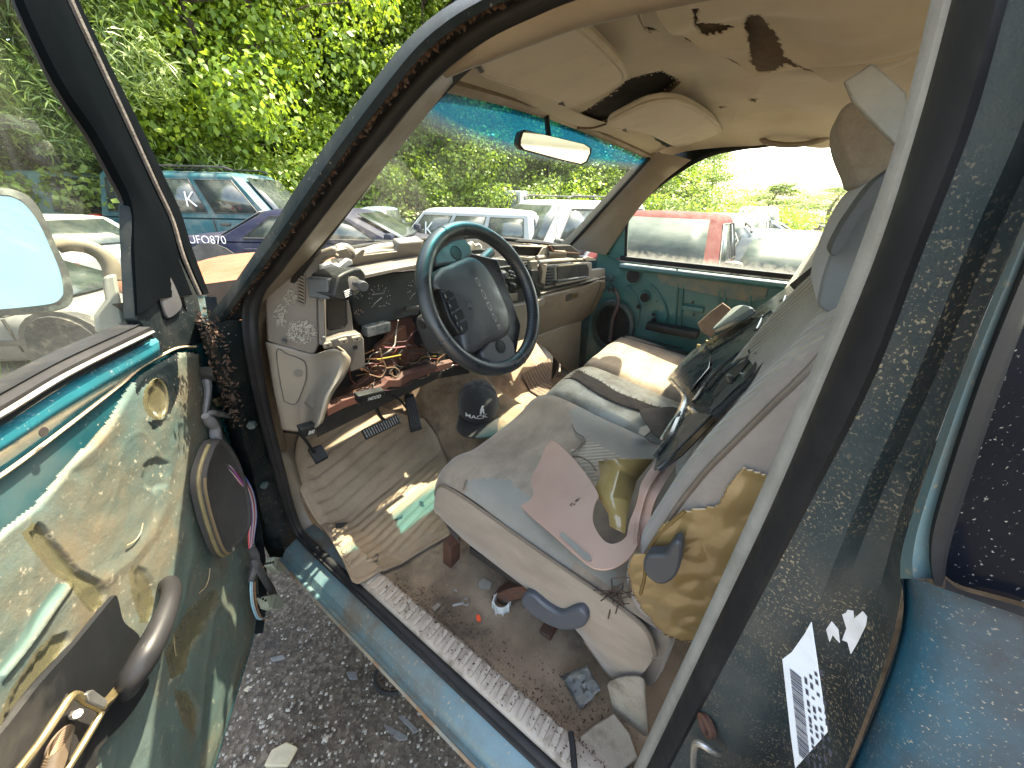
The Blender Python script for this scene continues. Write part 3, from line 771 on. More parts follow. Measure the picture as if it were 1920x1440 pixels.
G().slab([hp + V(a, 0, b) for a, b in ((-.004, -.012), (.003, -.014), (.006, -.022), (.002, -.025), (.003, -.036), (-.001, -.04), (-.004, -.03), (-.006, -.022))], (0, 1, 0), .003).build('hanging_charm', BLACKP, mb)

# ================================================================ passenger door and side
PT1 = mat('teal_inner_sheet', (.038, .125, .118), (.028, .095, .09), sc=5, rough=.42, coat=.15, bump=.08, dirt=(.10, .13, .115), dsc=6, dlo=.45, dhi=.8, damt=.6)
xq = 1.872
g = G()
top = [(1120, 470), (1140, 478), (1170, 492), (1300, 507), (1500, 531), (1700, 556)]
g.loft([[PX(u, v, xq) for u, v in top], [PX(u, v + 14, xq + .006) for u, v in top], [V(p[0] + .02, p[1], .62) for p in [PX(u, v, xq) for u, v in top]]])
pd = part('passenger_door', g, PT1, angle=60)
def pslab(name, px, m, x=1.872, th=.006, inset=0.0, d=-1):
    return G().slab([PX(u, v, x) for u, v in px], (d, 0, 0), th, inset).build(name, m, pd)
# top rail, seal and bright strip
rail = [PX(u, v, 1.862) for u, v in ((1165, 485), (1300, 500), (1510, 523), (1720, 548))]
G().sweep(rail, [(-.004, .016), (.02, .014), (.02, -.010), (-.004, -.012)], (-1, 0, 0)).build('window_seal', RUBBER, pd)
G().sweep([p + V(-.021, 0, -.008) for p in rail], [(0, .0025), (.003, .0025), (.003, -.0025), (0, -.0025)], (-1, 0, 0)).build('bright_strip', METAL, pd)
G().sweep([p + V(.0, 0, -.034) for p in rail], [(-.01, .014), (.012, .008), (.015, -.004), (.006, -.016), (-.01, -.018)], (-1, 0, 0)).build('door_rail', PT1, pd)
pslab('glue_residue', [(1228, 506), (1300, 514), (1440, 534), (1436, 560), (1405, 566), (1330, 552), (1240, 532)], mat('brown_glue_residue', (.17, .135, .085), (.09, .11, .095), sc=20, rough=.7, bump=.5, bsc=60, dirt=(.05, .1, .095), dsc=14), th=.003)
def phole(name, u, v, r, m=VOID, x=1.866, ring=True):
    p = PX(u, v, x)
    o = G().lathe([(r, 0), (r, .002)], p, (-1, 0, 0), 18).build(name, m, pd)
    if ring: G().tube([p + V(-.001, r * 1.06 * math.cos(a), r * 1.06 * math.sin(a)) for a in np.linspace(0, 2 * math.pi, 20, endpoint=False)], .0025, 5, closed=True).build('hole_lip', PT1, pd)
phole('handle_hole', 1187, 518, .034); phole('access_hole', 1209, 558, .024); phole('access_hole', 1197, 575, .011, ring=False)
phole('access_hole', 1226, 590, .012); phole('access_hole', 1226, 600, .013, ring=False); phole('screw_hole', 1299, 567, .006, ring=False); phole('screw_hole', 1301, 590, .006, ring=False); phole('screw_hole', 1232, 565, .004, ring=False)
for a, b in (((1270, 505), (1398, 525)),):
    for k in range(3): phole('screw_hole', a[0] + (b[0] - a[0]) * k / 2, a[1] + (b[1] - a[1]) * k / 2, .004, ring=False)
def rline(pts, r=.006, name='pressed_rib', m=PT1):
    G().tube([PX(u, v, 1.872) for u, v in pts], r, 8, smooth=24, flat=1).build(name, m, pd)
rline([(1218, 533), (1232, 548), (1245, 570), (1250, 592), (1243, 612), (1236, 630)]); rline([(1176, 538), (1194, 560), (1198, 585), (1192, 610)], .005)
for u in (1271, 1281, 1350, 1360, 1408): rline([(u, 532 + (u - 1271) * .16), (u - 2, 560 + (u - 1271) * .1), (u - 6, 615)], .005)
pslab('door_bracket', [(1279, 571), (1320, 577), (1319, 586), (1280, 581)], PT1, th=.012, inset=.003)
# speaker opening with ring and loose wires
sp = PX(1148, 612, 1.862)
ring = lambda r, z: [sp + V(-z, r * .95 * math.cos(a), r * 1.15 * math.sin(a)) for a in np.linspace(0, 2 * math.pi, 36, endpoint=False)]
G().loft([ring(.128, 0), ring(.122, .012), ring(.105, .014), ring(.098, .006), ring(.094, -.002)], cu=True).build('speaker_ring', mat('dark_speaker_ring', (.03, .05, .05), rough=.5, dirt=(.1, .11, .1)), pd)
G().slab(ring(.095, 0), (1, 0, 0), .003).build('speaker_opening', VOID, pd)
for k, (o, c) in enumerate(((0, (.14, .12, .11)), (4, (.16, .08, .08)), (-4, (.05, .05, .055)))):
    G().tube([PX(u + o * .6, v, 1.835) for u, v in ((1150, 540), (1158, 556), (1157, 575), (1148, 600), (1143, 640))], .0028, 5, smooth=20).build('wire', mat('wire_sleeve', c, rough=.5, bump=0), pd)
g = G()
for k in range(60):
    u, v = 1140 + rng.uniform(-8, 12), 530 + rng.uniform(-12, 20)
    p = PX(u, v, 1.82); d = nrm(V(rng.gauss(0, 1), rng.gauss(0, 1), rng.gauss(0, 1))) * rng.uniform(.006, .018)
    g.tube([p - d, p + V(0, 0, .004), p + d], .0016, 4)
g.build('torn_insulation', CHARC, pd)
# front flag, window frame and glass
fl_ = G().slab([PTR(u, v, .0) for u, v in ((1136, 478), (1150, 452), (1173, 412), (1178, 412), (1173, 486), (1150, 484))], (1, 0, 0), .02)
fl_.build('mirror_flag', PT1, pd)
pslab('flag_opening', [(1136, 466), (1150, 446), (1162, 440), (1160, 470), (1150, 476), (1138, 476)], VOID, x=1.858, th=.002)
wp = [(1173, 486), (1176, 414), (1186, 398), (1205, 376), (1240, 345), (1290, 311), (1330, 291), (1370, 281), (1440, 271), (1560, 262), (1680, 255)]
wf = cr([PTR(u, v, .0) for u, v in wp], 50)
G().tube(wf, .007, 8).build('window_frame_seal', RUBBER, pd)
G().loft([[p + V(-.004, 0, .004) for p in wf[6:]], [p + V(.02, .03, .03) for p in wf[6:]], [p + V(.06, .10, .10) for p in wf[6:]]]).build('door_upper_frame', DARKP, pd)
gp = [PTR(u, v, .014) for u, v in wp] + [PTR(1740, 556, .014)]
G().add(gp, [tuple(range(len(gp)))]).build('passenger_window', PWG, pd)
# arm tray, outer skin
G().rbox(PX(1260, 618, 1.82), (.035, .12, .02), .01, 4).build('arm_tray', BLACKP, pd)
part('passenger_body_side', G().loft([[V(1.96, y, z) for y in (.95, -1.0)] for z in (.62, 1.1, 1.42)]), TEAL)
part('passenger_fender_wall', G().loft([[V(x, .93 + (x - 1.86) * .3, z) for x in (1.72, 1.96)] for z in (.70, 1.1, 1.48)]), VOID)
part('passenger_rear_post', G().slab([(1.86, -.42, 1.44), (1.86, -.99, 1.44), (1.76, -.99, 1.9), (1.76, -.34, 1.9)], (1, 0, .2), .06), GREYTRIM)

# ================================================================ hood, cowl, antenna, wipers
def hoodz(x, y): return 1.375 - .035 * ((y - 1.15) / 1.2) ** 2 - .07 * abs((x - 1.075) / .8) ** 4 + .045 * math.exp(-((x - 1.075) / .35) ** 4)
g = G().loft([[(1.075 + .74 * s, y, hoodz(1.075 + .74 * s, y)) for s in np.linspace(-1, 1, 26)] for y in np.linspace(1.22, 2.75, 20)])
hood = part('hood', g, HOODM, solid=.01)
for s in (-1, 1):
    G().loft([[(1.075 + s * (.75 + .17 * k), y, hoodz(1.075 + s * .74, y) - .06 * k - .3 * max(0, k - .6) - .002) for y in np.linspace(1.12, 2.75 if s > 0 else 1.35, 12)] for k in np.linspace(0, 1.6, 9)]).build('fender', HOODM, hood)
G().slab([(.6, 2.76, .7), (1.85, 2.76, .7), (1.8, 2.76, 1.25), (.6, 2.76, 1.25)], (0, 1, 0), .04).build('grille_panel', HOODM, hood)
COWL = mat('leafy_cowl', (.09, .075, .05), (.16, .13, .085), sc=40, rough=.95, bump=.8, bsc=90, dirt=(.3, .26, .17), dsc=30, dlo=.5, dhi=.65)
g = G().loft([[(1.075 + .76 * s, (.93 + .13 * (1 - s * s)) + .30 * t, 1.475 + .055 * (1 - s * s) - .10 * t + .008 * math.sin(s * 40 + t * 5)) for s in np.linspace(-1, 1, 30)] for t in np.linspace(0, 1, 8)])
cowl = part('cowl_panel', g, COWL, solid=.01)
b0 = PY(1042, 440, 1.22)
G().tube([V(b0[0], 1.22, 1.40), V(b0[0] + .005, 1.215, 1.75), V(b0[0] + .01, 1.2, 2.15)], [.0025, .0015], 6).build('antenna', BLACKP, hood)
for a, b in (((900, 466), (700, 452)), ((1050, 462), (920, 448))):
    p, q = PN(*a, (1, 1.06, 1.56), (0, .7, .7)), PN(*b, (1, 1.06, 1.60), (0, .7, .7))
    G().tube([p, (p + q) / 2 + V(0, 0, .012), q], .005, 6, smooth=10).build('wiper_blade', BLACKP, cowl)
# ================================================================ dashboard
def zx(px, s, ox, oy): return [(ox + x / s, oy + y / s) for x, y in px]
Z5 = lambda px: zx(px, 4.235, 480, 440)
Z6 = lambda px: zx(px, 4.8, 860, 420)
core = G()
core.loft([[V(x, y, z) for x in np.linspace(.37, 1.80, 12)] for y, z in ((.90, 1.10), (.90, 1.44), (.95, 1.475), (1.04, 1.47))])
dash = part('dashboard', core, VOID)
def dpart(name, g, m, **k): return g.build(name, m, dash, **k)
EPp, EPn = (.33, .865, 1.4), (.594, .804, 0)
def EP(u, v, off=0.0): return PN(u, v, EPp, EPn, off)
end = Z5([(66, 480), (110, 440), (170, 350), (235, 255), (330, 215), (500, 135), (590, 102), (628, 100), (640, 150), (590, 168), (540, 195), (505, 245), (492, 330), (490, 470), (498, 880), (470, 945), (440, 950), (250, 905), (85, 848)])
dpart('dash_end_panel', G().slab([EP(u, v) for u, v in end], nrm(EPn), .03, .0), TAUPE, bev=.004)
vent = Z5([(342, 305), (365, 293), (385, 300), (388, 540), (375, 562), (340, 552), (328, 530)])
vp = [EP(u, v, -.0015) for u, v in vent]
dpart('side_vent', G().slab(vp, nrm(EPn), .001), VOID)
G().tube(vp, .0018, 6, closed=True).build('vent_rim', TAUPE, dash)
for k in range(9):
    a, b = EP(*Z5([(336, 322 + k * 27)])[0], -.004), EP(*Z5([(386, 345 + k * 27)])[0], -.004)
    G().tube([a, b], .0022, 5).build('vent_slat', BEIGE, dash)
# scraped patches with curled flakes of coating
for cx, cy, rx, ry, n in ((195, 640, 40, 85, 60), (360, 770, 110, 90, 170), (270, 490, 45, 60, 40), (400, 195, 70, 30, 40)):
    g = G()
    for _ in range(n):
        a, r_ = rng.random() * 6.28, rng.random() ** .5
        p0_ = (cx + rx * r_ * math.cos(a), cy + ry * r_ * math.sin(a))
        pts = []
        th = rng.random() * 6.28
        for i in range(3):
            pts.append(EP(*Z5([p0_])[0], -.0025 - .001 * rng.random()))
            th += rng.uniform(-1, 1); p0_ = (p0_[0] + 13 * math.cos(th), p0_[1] + 13 * math.sin(th))
        g.tube(pts, .0007, 4)
    struct(g.build('peeling_flakes', mat('pale_flakes', (.42, .38, .32), (.3, .27, .23), rough=.5, bump=0), dash), 'stuff')
for x, y in ((510, 515), (535, 822), (222, 850)):
    G().lathe([(.0, .003), (.004, .003), (.005, 0), (.005, -.004)], EP(*Z5([(x, y)])[0], -.012), -np.array(EPn), 10).build('screw', CHARC, dash)
# bezel strip and cubby
strip = Z5([(488, 455), (545, 470), (552, 860), (498, 872)])
dpart('bezel_strip', G().slab([EP(u, v, -.008) for u, v in strip], nrm(EPn), .02), TAUPE, bev=.002)
Yc = lambda u, v, y=.79: PN(u, v, (.6, y, 1.4), (.15, 1, 0))
fr_o = Z5([(500, 330), (560, 400), (735, 500), (765, 640), (775, 760), (840, 790), (560, 880), (545, 760), (540, 480)])
dpart('cluster_bezel', G().slab([Yc(u, v, .80) for u, v in fr_o], (.15, 1, 0), .012), TAUPE, bev=.003)
cub = [Yc(u, v, .797) for u, v in Z5([(545, 478), (600, 480), (712, 515), (722, 700), (700, 735), (585, 757), (568, 740)])]
dpart('empty_cubby', G().slab(cub, (.15, 1, 0), .002), VOID)
G().tube(cub, .002, 6, closed=True).build('cubby_lip', BLACKP, dash)
brk = Z5([(500, 872), (600, 830), (700, 800), (830, 785), (858, 830), (870, 1045), (840, 1062), (750, 1092), (735, 980), (690, 920), (610, 905)])
dpart('clip_bracket', G().slab([Yc(u, v, .775) for u, v in brk], (.15, 1, .1), .03), TAUPE, bev=.003)
for x, y in ((570, 882), (695, 852), (800, 832)):
    c_ = Z5([(x - 35, y - 12), (x + 30, y - 28), (x + 38, y + 8), (x - 25, y + 28)])
    G().slab([Yc(u, v, .766) for u, v in c_], (.15, 1, .1), .008).build('trim_clip', BEIGE, dash, bev=.001)
    c_ = Z5([(x - 10, y - 5), (x + 12, y - 10), (x + 8, y + 10)])
    G().slab([Yc(u, v, .7645) for u, v in c_], (.15, 1, .1), .003).build('clip_hole', VOID, dash)
c_ = Z5([(775, 895), (805, 885), (808, 905), (778, 915)])
G().slab([Yc(u, v, .768) for u, v in c_], (.15, 1, .1), .006).build('slot', VOID, dash)
# knee bolster with fuse cover
rowsp = [((500, 642), (542, 652), (585, 664), (622, 656), (648, 660), 0), ((506, 670), (545, 676), (590, 684), (635, 672), (658, 676), 1), ((512, 710), (548, 712), (590, 714), (628, 706), (648, 704), 1), ((518, 745), (548, 748), (580, 750), (608, 742), (626, 736), 1), ((526, 785), (550, 790), (575, 790), (598, 780), (613, 768), 1), ((530, 806), (552, 809), (572, 808), (592, 800), (606, 790), 0)]
rws = []
for a, b, c, d_, e_, k in rowsp:
    rws.append([EP(*a, .03), EP(*a), EP(*b, -.004), EP(*c, -.004), PY(*d_, .742), PY(*e_, .745), PY(*e_, .745) + V(.012, .05, 0), PY(*e_, .745) + V(.02, .12, .0)])
cols = [cr([r[j] for r in rws], 22) for j in range(8)]
rws2 = [cr([c[i] for c in cols], 30) for i in range(22)]
dpart('knee_bolster', G().loft(rws2), BEIGE, solid=.004)
fc = cr([EP(u, v, -.0055) for u, v in Z5([(162, 932), (250, 950), (352, 990), (392, 1030), (398, 1130), (380, 1200), (330, 1325), (290, 1348), (245, 1330), (215, 1290)])], 40, True)
dpart('fuse_cover', G().slab(fc, nrm(EPn), .006, .0), BEIGE, bev=.0015)
G().tube(fc, .0011, 5, closed=True).build('cover_gap', CHARC, dash)
G().lathe([(0, -.001), (.009, 0), (.010, .001)], EP(*Z5([(335, 1100)])[0], -.0065), -np.array(EPn), 14).build('finger_dimple', TAUPE, dash)
# cluster
Gc = lambda u, v, off=0.0: PN(u, v, (.7, .865, 1.42), (0, 1, -.22), off)
face = Z5([(755, 345), (900, 318), (1060, 300), (1300, 280), (1320, 520), (1290, 640), (1075, 690), (880, 735), (815, 715), (785, 660), (768, 600)])
LENS = mat('dusty_cluster_face', (.014, .016, .017), (.024, .026, .026), sc=8, rough=.4, spec=.25, bump=.05, dirt=(.06, .064, .06), dsc=5, dlo=.42, dhi=.85, damt=.6)
cl = part('instrument_cluster', G().slab([Gc(u, v) for u, v in face], (0, 1, -.22), .03), LENS, bev=.004)
low = Z5([(888, 738), (1072, 690), (1074, 770), (892, 818)])
G().slab([PY(u, v, .825) for u, v in low], (0, 1, 0), .03).build('lens_edge', mat('scuffed_lens_edge', (.05, .06, .058), (.2, .2, .19), sc=30, rough=.3, bump=.1), cl, bev=.003)
ctr = np.array(Gc(*Z5([(985, 505)])[0], -.003)); exx = nrm(Gc(*Z5([(1090, 490)])[0], -.003) - ctr); eyy = nrm(Gc(*Z5([(970, 390)])[0], -.003) - ctr); rd_ = np.linalg.norm(Gc(*Z5([(970, 398)])[0], -.003) - ctr)
def dial(ctr, rd, n, a0, a1, nums, name, need):
    g = G()
    for k in range(n):
        a = a0 + (a1 - a0) * k / (n - 1); d = exx * math.cos(a) + eyy * math.sin(a); t = exx * -math.sin(a) + eyy * math.cos(a)
        i_ = .84 if k % 2 == 0 else .91; wd = rd * (.02 if k % 2 == 0 else .012)
        g.add([ctr + d * rd * i_ - t * wd, ctr + d * rd - t * wd, ctr + d * rd + t * wd, ctr + d * rd * i_ + t * wd], [(0, 1, 2, 3)])
    for k, s_ in enumerate(nums):
        a = a0 + (a1 - a0) * k / (len(nums) - 1); d = exx * math.cos(a) + eyy * math.sin(a)
        q = text_mesh(s_, ctr + d * rd * .68 - exx * rd * .07 * len(s_) - eyy * rd * .08, exx, eyy, rd * .15, 0.0)
        g.add(q.v, q.f)
    o = g.build(name, GREYINK, cl)
    d = nrm(need); t = np.cross(d, (0, -1, 0.2)); t = nrm(t) * rd * .022
    off = V(0, -.004, .001)
    G().add([ctr + off - d * rd * .1 - t, ctr + off + d * rd * .75 - t * .4, ctr + off + d * rd * .75 + t * .4, ctr + off - d * rd * .1 + t], [(0, 1, 2, 3)]).build('needle', WHITEM, cl)
dial(ctr, rd_, 13, R(215), R(-35), '0 1 2 3 4 5 6'.split(), 'tachometer_marks', Gc(*Z5([(918, 592)])[0], -.003) - Gc(*Z5([(990, 530)])[0], -.003))
c2_ = np.array(Gc(*Z5([(1275, 450)])[0], -.003))
dial(c2_, rd_, 15, R(215), R(-35), '0 20 40 60 80 100 120'.split(), 'speedometer_marks', Gc(*Z5([(1190, 540)])[0], -.003) - Gc(*Z5([(1250, 490)])[0], -.003))
for x, y, s_ in ((815, 510, 'E'), (820, 640, 'C')):
    c3 = np.array(Gc(*Z5([(x, y)])[0], -.003)); g = G()
    for k in range(5):
        a = R(150 - 30 * k); d = exx * math.cos(a) + eyy * math.sin(a); t = (exx * -math.sin(a) + eyy * math.cos(a)) * .0009
        g.add([c3 + d * .011 - t, c3 + d * .016 - t, c3 + d * .016 + t, c3 + d * .011 + t], [(0, 1, 2, 3)])
    d = exx * -.6 + eyy * .75; t = nrm(np.cross(d, (0, -1, .2))) * .0007
    g.add([c3 - t, c3 + d * .014 - t * .5, c3 + d * .014 + t * .5, c3 + t], [(0, 1, 2, 3)])
    g.build('small_gauge_marks', mat('gauge_red', (.45, .22, .17), rough=.6, bump=0) if s_ == 'C' else GREYINK, cl)
merge(text_mesh('MAGNUM ENGINE', Gc(*Z5([(920, 482)])[0], -.003), exx, eyy, .0035, .0), text_mesh('RPM X 1000', Gc(*Z5([(975, 575)])[0], -.003), exx, eyy, .003, .0)).build('dial_lettering', GREYINK, cl)
# brow over the cluster and broken top pieces
brow = Z5([(680, 262), (780, 165), (1000, 130), (1120, 128), (1140, 70), (1330, 50), (1330, 230), (1080, 270), (880, 300), (860, 250)])
dpart('cluster_brow', G().slab([PN(u, v, (.7, .90, 1.5), (0, 1, .55)) for u, v in brow], (0, 1, .5), .03), TAUPE, bev=.006)
dpart('cluster_hood', G().loft([[V(x, y, z + .010 * math.sin((x - .45) * 5)) for x in np.linspace(.46, 1.02, 10)] for y, z in ((.805, 1.515), (.805, 1.522), (.93, 1.538))]), TAUPE)
def ptube(name, pz, y, r, m, zf=Z5, **k):
    dpart(name, G().tube([PY(u, v, y) for u, v in zf(pz)], r, 10, smooth=k.get('sm', 12)), m)
ptube('air_duct', [(760, 178), (900, 130), (1000, 108), (1110, 92)], .885, [.010, .013, .012], BEIGE)
ptube('air_duct', [(640, 125), (700, 110), (750, 150), (745, 185)], .83, [.012, .014, .010], TAUPE)
ptube('torn_edge', [(500, 240), (540, 190), (610, 160), (645, 170)], .80, .005, BEIGE)
def shard(name, px, y, m, th=.004, n=(0, 1, .2)):
    return dpart(name, G().slab([PN(u, v, (.7, y, 1.45), n) for u, v in px], n, th), m, bev=.0008)
shard('torn_foil', Z5([(790, 165), (850, 112), (870, 128), (850, 165), (1120, 132), (1125, 142), (940, 165), (830, 182)]), .845, BEIGE)
shard('broken_top', Z5([(1130, 62), (1335, 48), (1335, 120), (1145, 140)]), .90, TAUPE, .02)
shard('broken_top', Z5([(630, 130), (720, 108), (765, 165), (740, 190), (650, 190)]), .825, BEIGE, .015)
# black ridge line at the windshield base (dash top pad edge)
dpart('dash_top_edge', G().tube([PY(u, v, .985) for u, v in ((600, 482), (650, 467), (700, 459), (760, 453), (830, 446), (900, 444), (980, 450), (1030, 456), (1066, 464))], .0065, 8, smooth=40), RUBBER)
dpart('dash_top_pad', G().loft([[PY(u, v, .93) + V(0, 0, dz) for u, v in ((620, 485), (700, 466), (780, 458), (860, 452), (950, 452), (1020, 462), (1062, 470))] for dz in (0.0, -.06)]), TAUPE)
# headlamp switch pod, pulled out and hanging
fp = Z5([(655, 330), (705, 300), (780, 268), (832, 262), (874, 312), (868, 430), (822, 470), (755, 522), (700, 530), (640, 520), (620, 490)])
pf = [PN(u, v, (.5, .725, 1.5), (-.35, 1, 0)) for u, v in fp]
pb = [p * .86 + sum(pf) / len(pf) * .14 + V(-.025, .06, .004) for p in pf]
pod = part('headlamp_switch', G().loft([pf, pb], cu=True, caps=True), BLACKP, bev=.004)
kn = PN(*Z5([(775, 385)])[0], (.5, .722, 1.5), (-.35, 1, 0)); kd = nrm(PN(*Z5([(845, 408)])[0], (.5, .685, 1.5), (-.35, 1, 0)) - kn)
G().lathe([(.0055, 0), (.0055, .022), (.0095, .024), (.0105, .028), (.0105, .044), (.009, .047), (0, .047)], kn, kd, 16).build('switch_knob', CHARC, pod)
G().lathe([(.014, 0), (.014, .003), (.008, .004)], kn, kd, 16).build('knob_collar', METAL, pod)
for k in range(4):
    a = Z5([(700 + 3 * k, 455 + 14 * k), (752 + 3 * k, 432 + 14 * k)])
    G().tube([PN(u, v, (.5, .724, 1.5), (-.35, 1, 0)) for u, v in a], .0012, 4).build('switch_mark', GREYINK, pod)
G().slab([PN(u, v, (.5, .74, 1.5), (-.35, 1, 0)) for u, v in Z5([(565, 355), (640, 330), (655, 350), (610, 500), (585, 520)])], (-.35, 1, 0), .05).build('pod_housing', CHARC, pod, bev=.003)
shard('pod_bracket', Z5([(520, 250), (600, 225), (660, 255), (735, 195), (765, 205), (770, 235), (690, 270), (640, 300), (590, 320), (530, 290)]), .78, WHITEP, .01)

# ---- passenger half
Dn = (.14, 1, 0)
def DP(u, v, off=0.0, n=Dn): return PN(u, v, (1.075, .77, 1.4), n, off)
def dslab(name, z, m, off=0.0, th=.02, n=Dn, bev=.003, conv=Z6, inset=0): return dpart(name, G().slab([DP(u, v, off, n) for u, v in conv(z)], n, th, inset), m, bev=bev)
gbn = (.14, 1, .45)
gb = [PN(u, v, (1.4, .70, 1.36), gbn) for u, v in Z6([(745, 655), (930, 610), (1100, 565), (1262, 505), (1325, 512), (1330, 560), (1290, 660), (1215, 800), (1110, 882), (900, 950), (715, 1012), (640, 1040), (640, 760)])]
dpart('glove_box_door', G().slab(gb, gbn, .03, 0), BEIGE, bev=.008)
G().tube([PN(u, v, (1.4, .699, 1.36), gbn) for u, v in Z6([(1270, 512), (1275, 560), (1220, 700), (1180, 790)])], .0012, 5, smooth=12).build('door_gap', CHARC, dash)
G().slab([PN(u, v, (1.4, .699, 1.36), gbn) for u, v in Z6([(968, 642), (1000, 625), (1078, 612), (1080, 650), (1066, 668), (975, 700), (962, 690)])], gbn, .012).build('glove_box_latch', CHARC, dash, bev=.002)
G().slab([PN(u, v, (1.4, .698, 1.36), gbn) for u, v in Z6([(1020, 630), (1070, 622), (1062, 655), (1018, 668)])], gbn, .004).build('latch_paddle', ZINC, dash)
dslab('dash_fascia', [(770, 380), (1200, 345), (1200, 415), (1318, 400), (1322, 475), (1180, 505), (880, 560), (770, 590)], BEIGE, 0, .03)
dslab('open_bin', [(885, 385), (1150, 362), (1172, 395), (1172, 468), (1130, 482), (890, 520)], VOID, -.002, .004, bev=0)
dslab('bin_tray', [(885, 510), (1165, 468), (1170, 480), (890, 528)], CHARC, -.018, .03, bev=.002)
dslab('bin_lip', [(872, 540), (1185, 478), (1190, 490), (875, 558)], BEIGE, -.012, .02, bev=.002)
dslab('vent_frame', [(785, 392), (868, 384), (868, 548), (783, 560)], CHARC, -.004, .012, bev=.002)
for k in range(6):
    y0 = 402 + k * 27
    dslab('vent_slat', [(792, y0), (858, y0 - 6), (858, y0 + 8), (792, y0 + 14)], BLACKP, -.008, .006, bev=.001)
dslab('ledge', [(740, 620), (1108, 560), (1300, 490), (1322, 470), (1322, 496), (1110, 572), (745, 640)], BEIGE, -.02, .04, bev=.004)
# torn top of the passenger dash
ptube('torn_roll', [(720, 345), (850, 335), (1000, 325), (1130, 320)], .70, [.007, .009, .006], BEIGE, Z6)
for k in range(13):
    x = 800 + k * 12
    dpart('duct_ring', G().tube([PN(*Z6([(x, 272)])[0], (1.3, .73, 1.4), Dn) + V(0, .012 * math.cos(a), .012 * math.sin(a)) for a in np.linspace(0, 6.28, 10, endpoint=False)], .0035, 5, closed=True), BEIGE)
ptube('corrugated_duct', [(700, 305), (790, 295), (870, 288), (950, 282)], .735, .009, BEIGE, Z6)
dslab('black_opening', [(520, 205), (560, 195), (770, 212), (750, 280), (700, 290), (520, 275)], VOID, .02, .05)
dslab('black_opening_rim', [(530, 195), (780, 200), (790, 215), (540, 208)], BEIGE, .0, .03, bev=.002)
dslab('torn_insert', [(760, 215), (820, 195), (850, 250), (790, 290), (715, 292)], BEIGE, -.01, .006, bev=.001)
dslab('rust_brace', [(815, 195), (830, 193), (860, 240), (1095, 262), (1090, 275), (850, 258)], RUST, -.02, .012, bev=.001)
dslab('dark_shelf', [(850, 195), (1010, 190), (1090, 250), (1085, 300), (960, 300), (870, 250)], VOID, .0, .03)
dslab('side_tab', [(1130, 310), (1160, 290), (1240, 318), (1235, 330), (1150, 335)], BEIGE, -.06, .012, bev=.002)
dslab('front_lip', [(510, 285), (640, 300), (690, 290), (690, 318), (600, 332), (510, 310)], BEIGE, -.02, .012, bev=.002)
# centre stack and radio
dslab('centre_stack', [(250, 300), (500, 330), (700, 330), (720, 620), (560, 720), (400, 740), (240, 600)], CHARC, .02, .04)
dslab('radio', [(315, 395), (480, 375), (570, 360), (600, 440), (560, 590), (360, 615), (325, 560)], BLACKP, .0, .03)
for x, y, r_ in ((388, 455, .016), (388, 562, .014), (470, 545, .009), (455, 430, .006), (470, 465, .006)):
    G().lathe([(r_, 0), (r_, .008), (r_ * .8, .010), (r_ * .72, .022), (0, .023)], DP(*Z6([(x, y)])[0], -.001), (-.14, -1, 0), 16).build('radio_knob', CHARC, dash)
for k in range(5):
    dslab('radio_button', [(428 + 14 * k, 480), (438 + 14 * k, 478), (438 + 14 * k, 490), (428 + 14 * k, 492)], GREYINK, -.003, .004, bev=0)
dslab('stack_vent', [(560, 345), (655, 335), (655, 450), (590, 470)], BLACKP, -.004, .02)
for k in range(4): dslab('vent_slat', [(575, 368 + k * 24), (650, 358 + k * 24), (650, 366 + k * 24), (575, 376 + k * 24)], METAL if k == 1 else CHARC, -.010, .006, bev=0)
dslab('broken_frame', [(650, 335), (712, 330), (715, 410), (655, 420)], BEIGE, -.03, .02)
dslab('broken_frame', [(735, 350), (798, 365), (780, 540), (740, 530), (755, 430)], BEIGE, -.03, .012)
dslab('broken_frame', [(655, 415), (720, 410), (705, 540), (745, 560), (730, 650), (700, 690), (690, 560), (650, 500)], BLACKP, -.035, .02)
dslab('stack_top_parts', [(20, 200), (120, 170), (210, 195), (215, 230), (40, 250)], WHITEP, .05, .03)
dslab('stack_top_parts', [(70, 240), (240, 225), (260, 310), (140, 330)], BLACKP, .05, .03)
ptube('wire_clip', [(95, 175), (120, 165), (150, 195), (175, 180), (200, 200)], .83, .003, WHITEP, Z6)
dslab('lower_centre_panel', [(400, 745), (560, 715), (700, 690), (760, 655), (785, 690), (770, 740), (700, 760), (690, 1010), (440, 1090)], BEIGE, -.02, .03, bev=.006)
dslab('storage_pocket', [(385, 640), (535, 615), (535, 690), (390, 730)], BEIGE, .0, .02)
kick_p = [DP(u, v, .06) for u, v in Z6([(640, 1035), (900, 940), (1108, 872), (1100, 1000), (1080, 1300), (1085, 1400), (960, 1290), (800, 1120)])]
dpart('lower_kick_panel', G().slab(kick_p, (.14, 1, 0), .02), BEIGE, bev=.003)
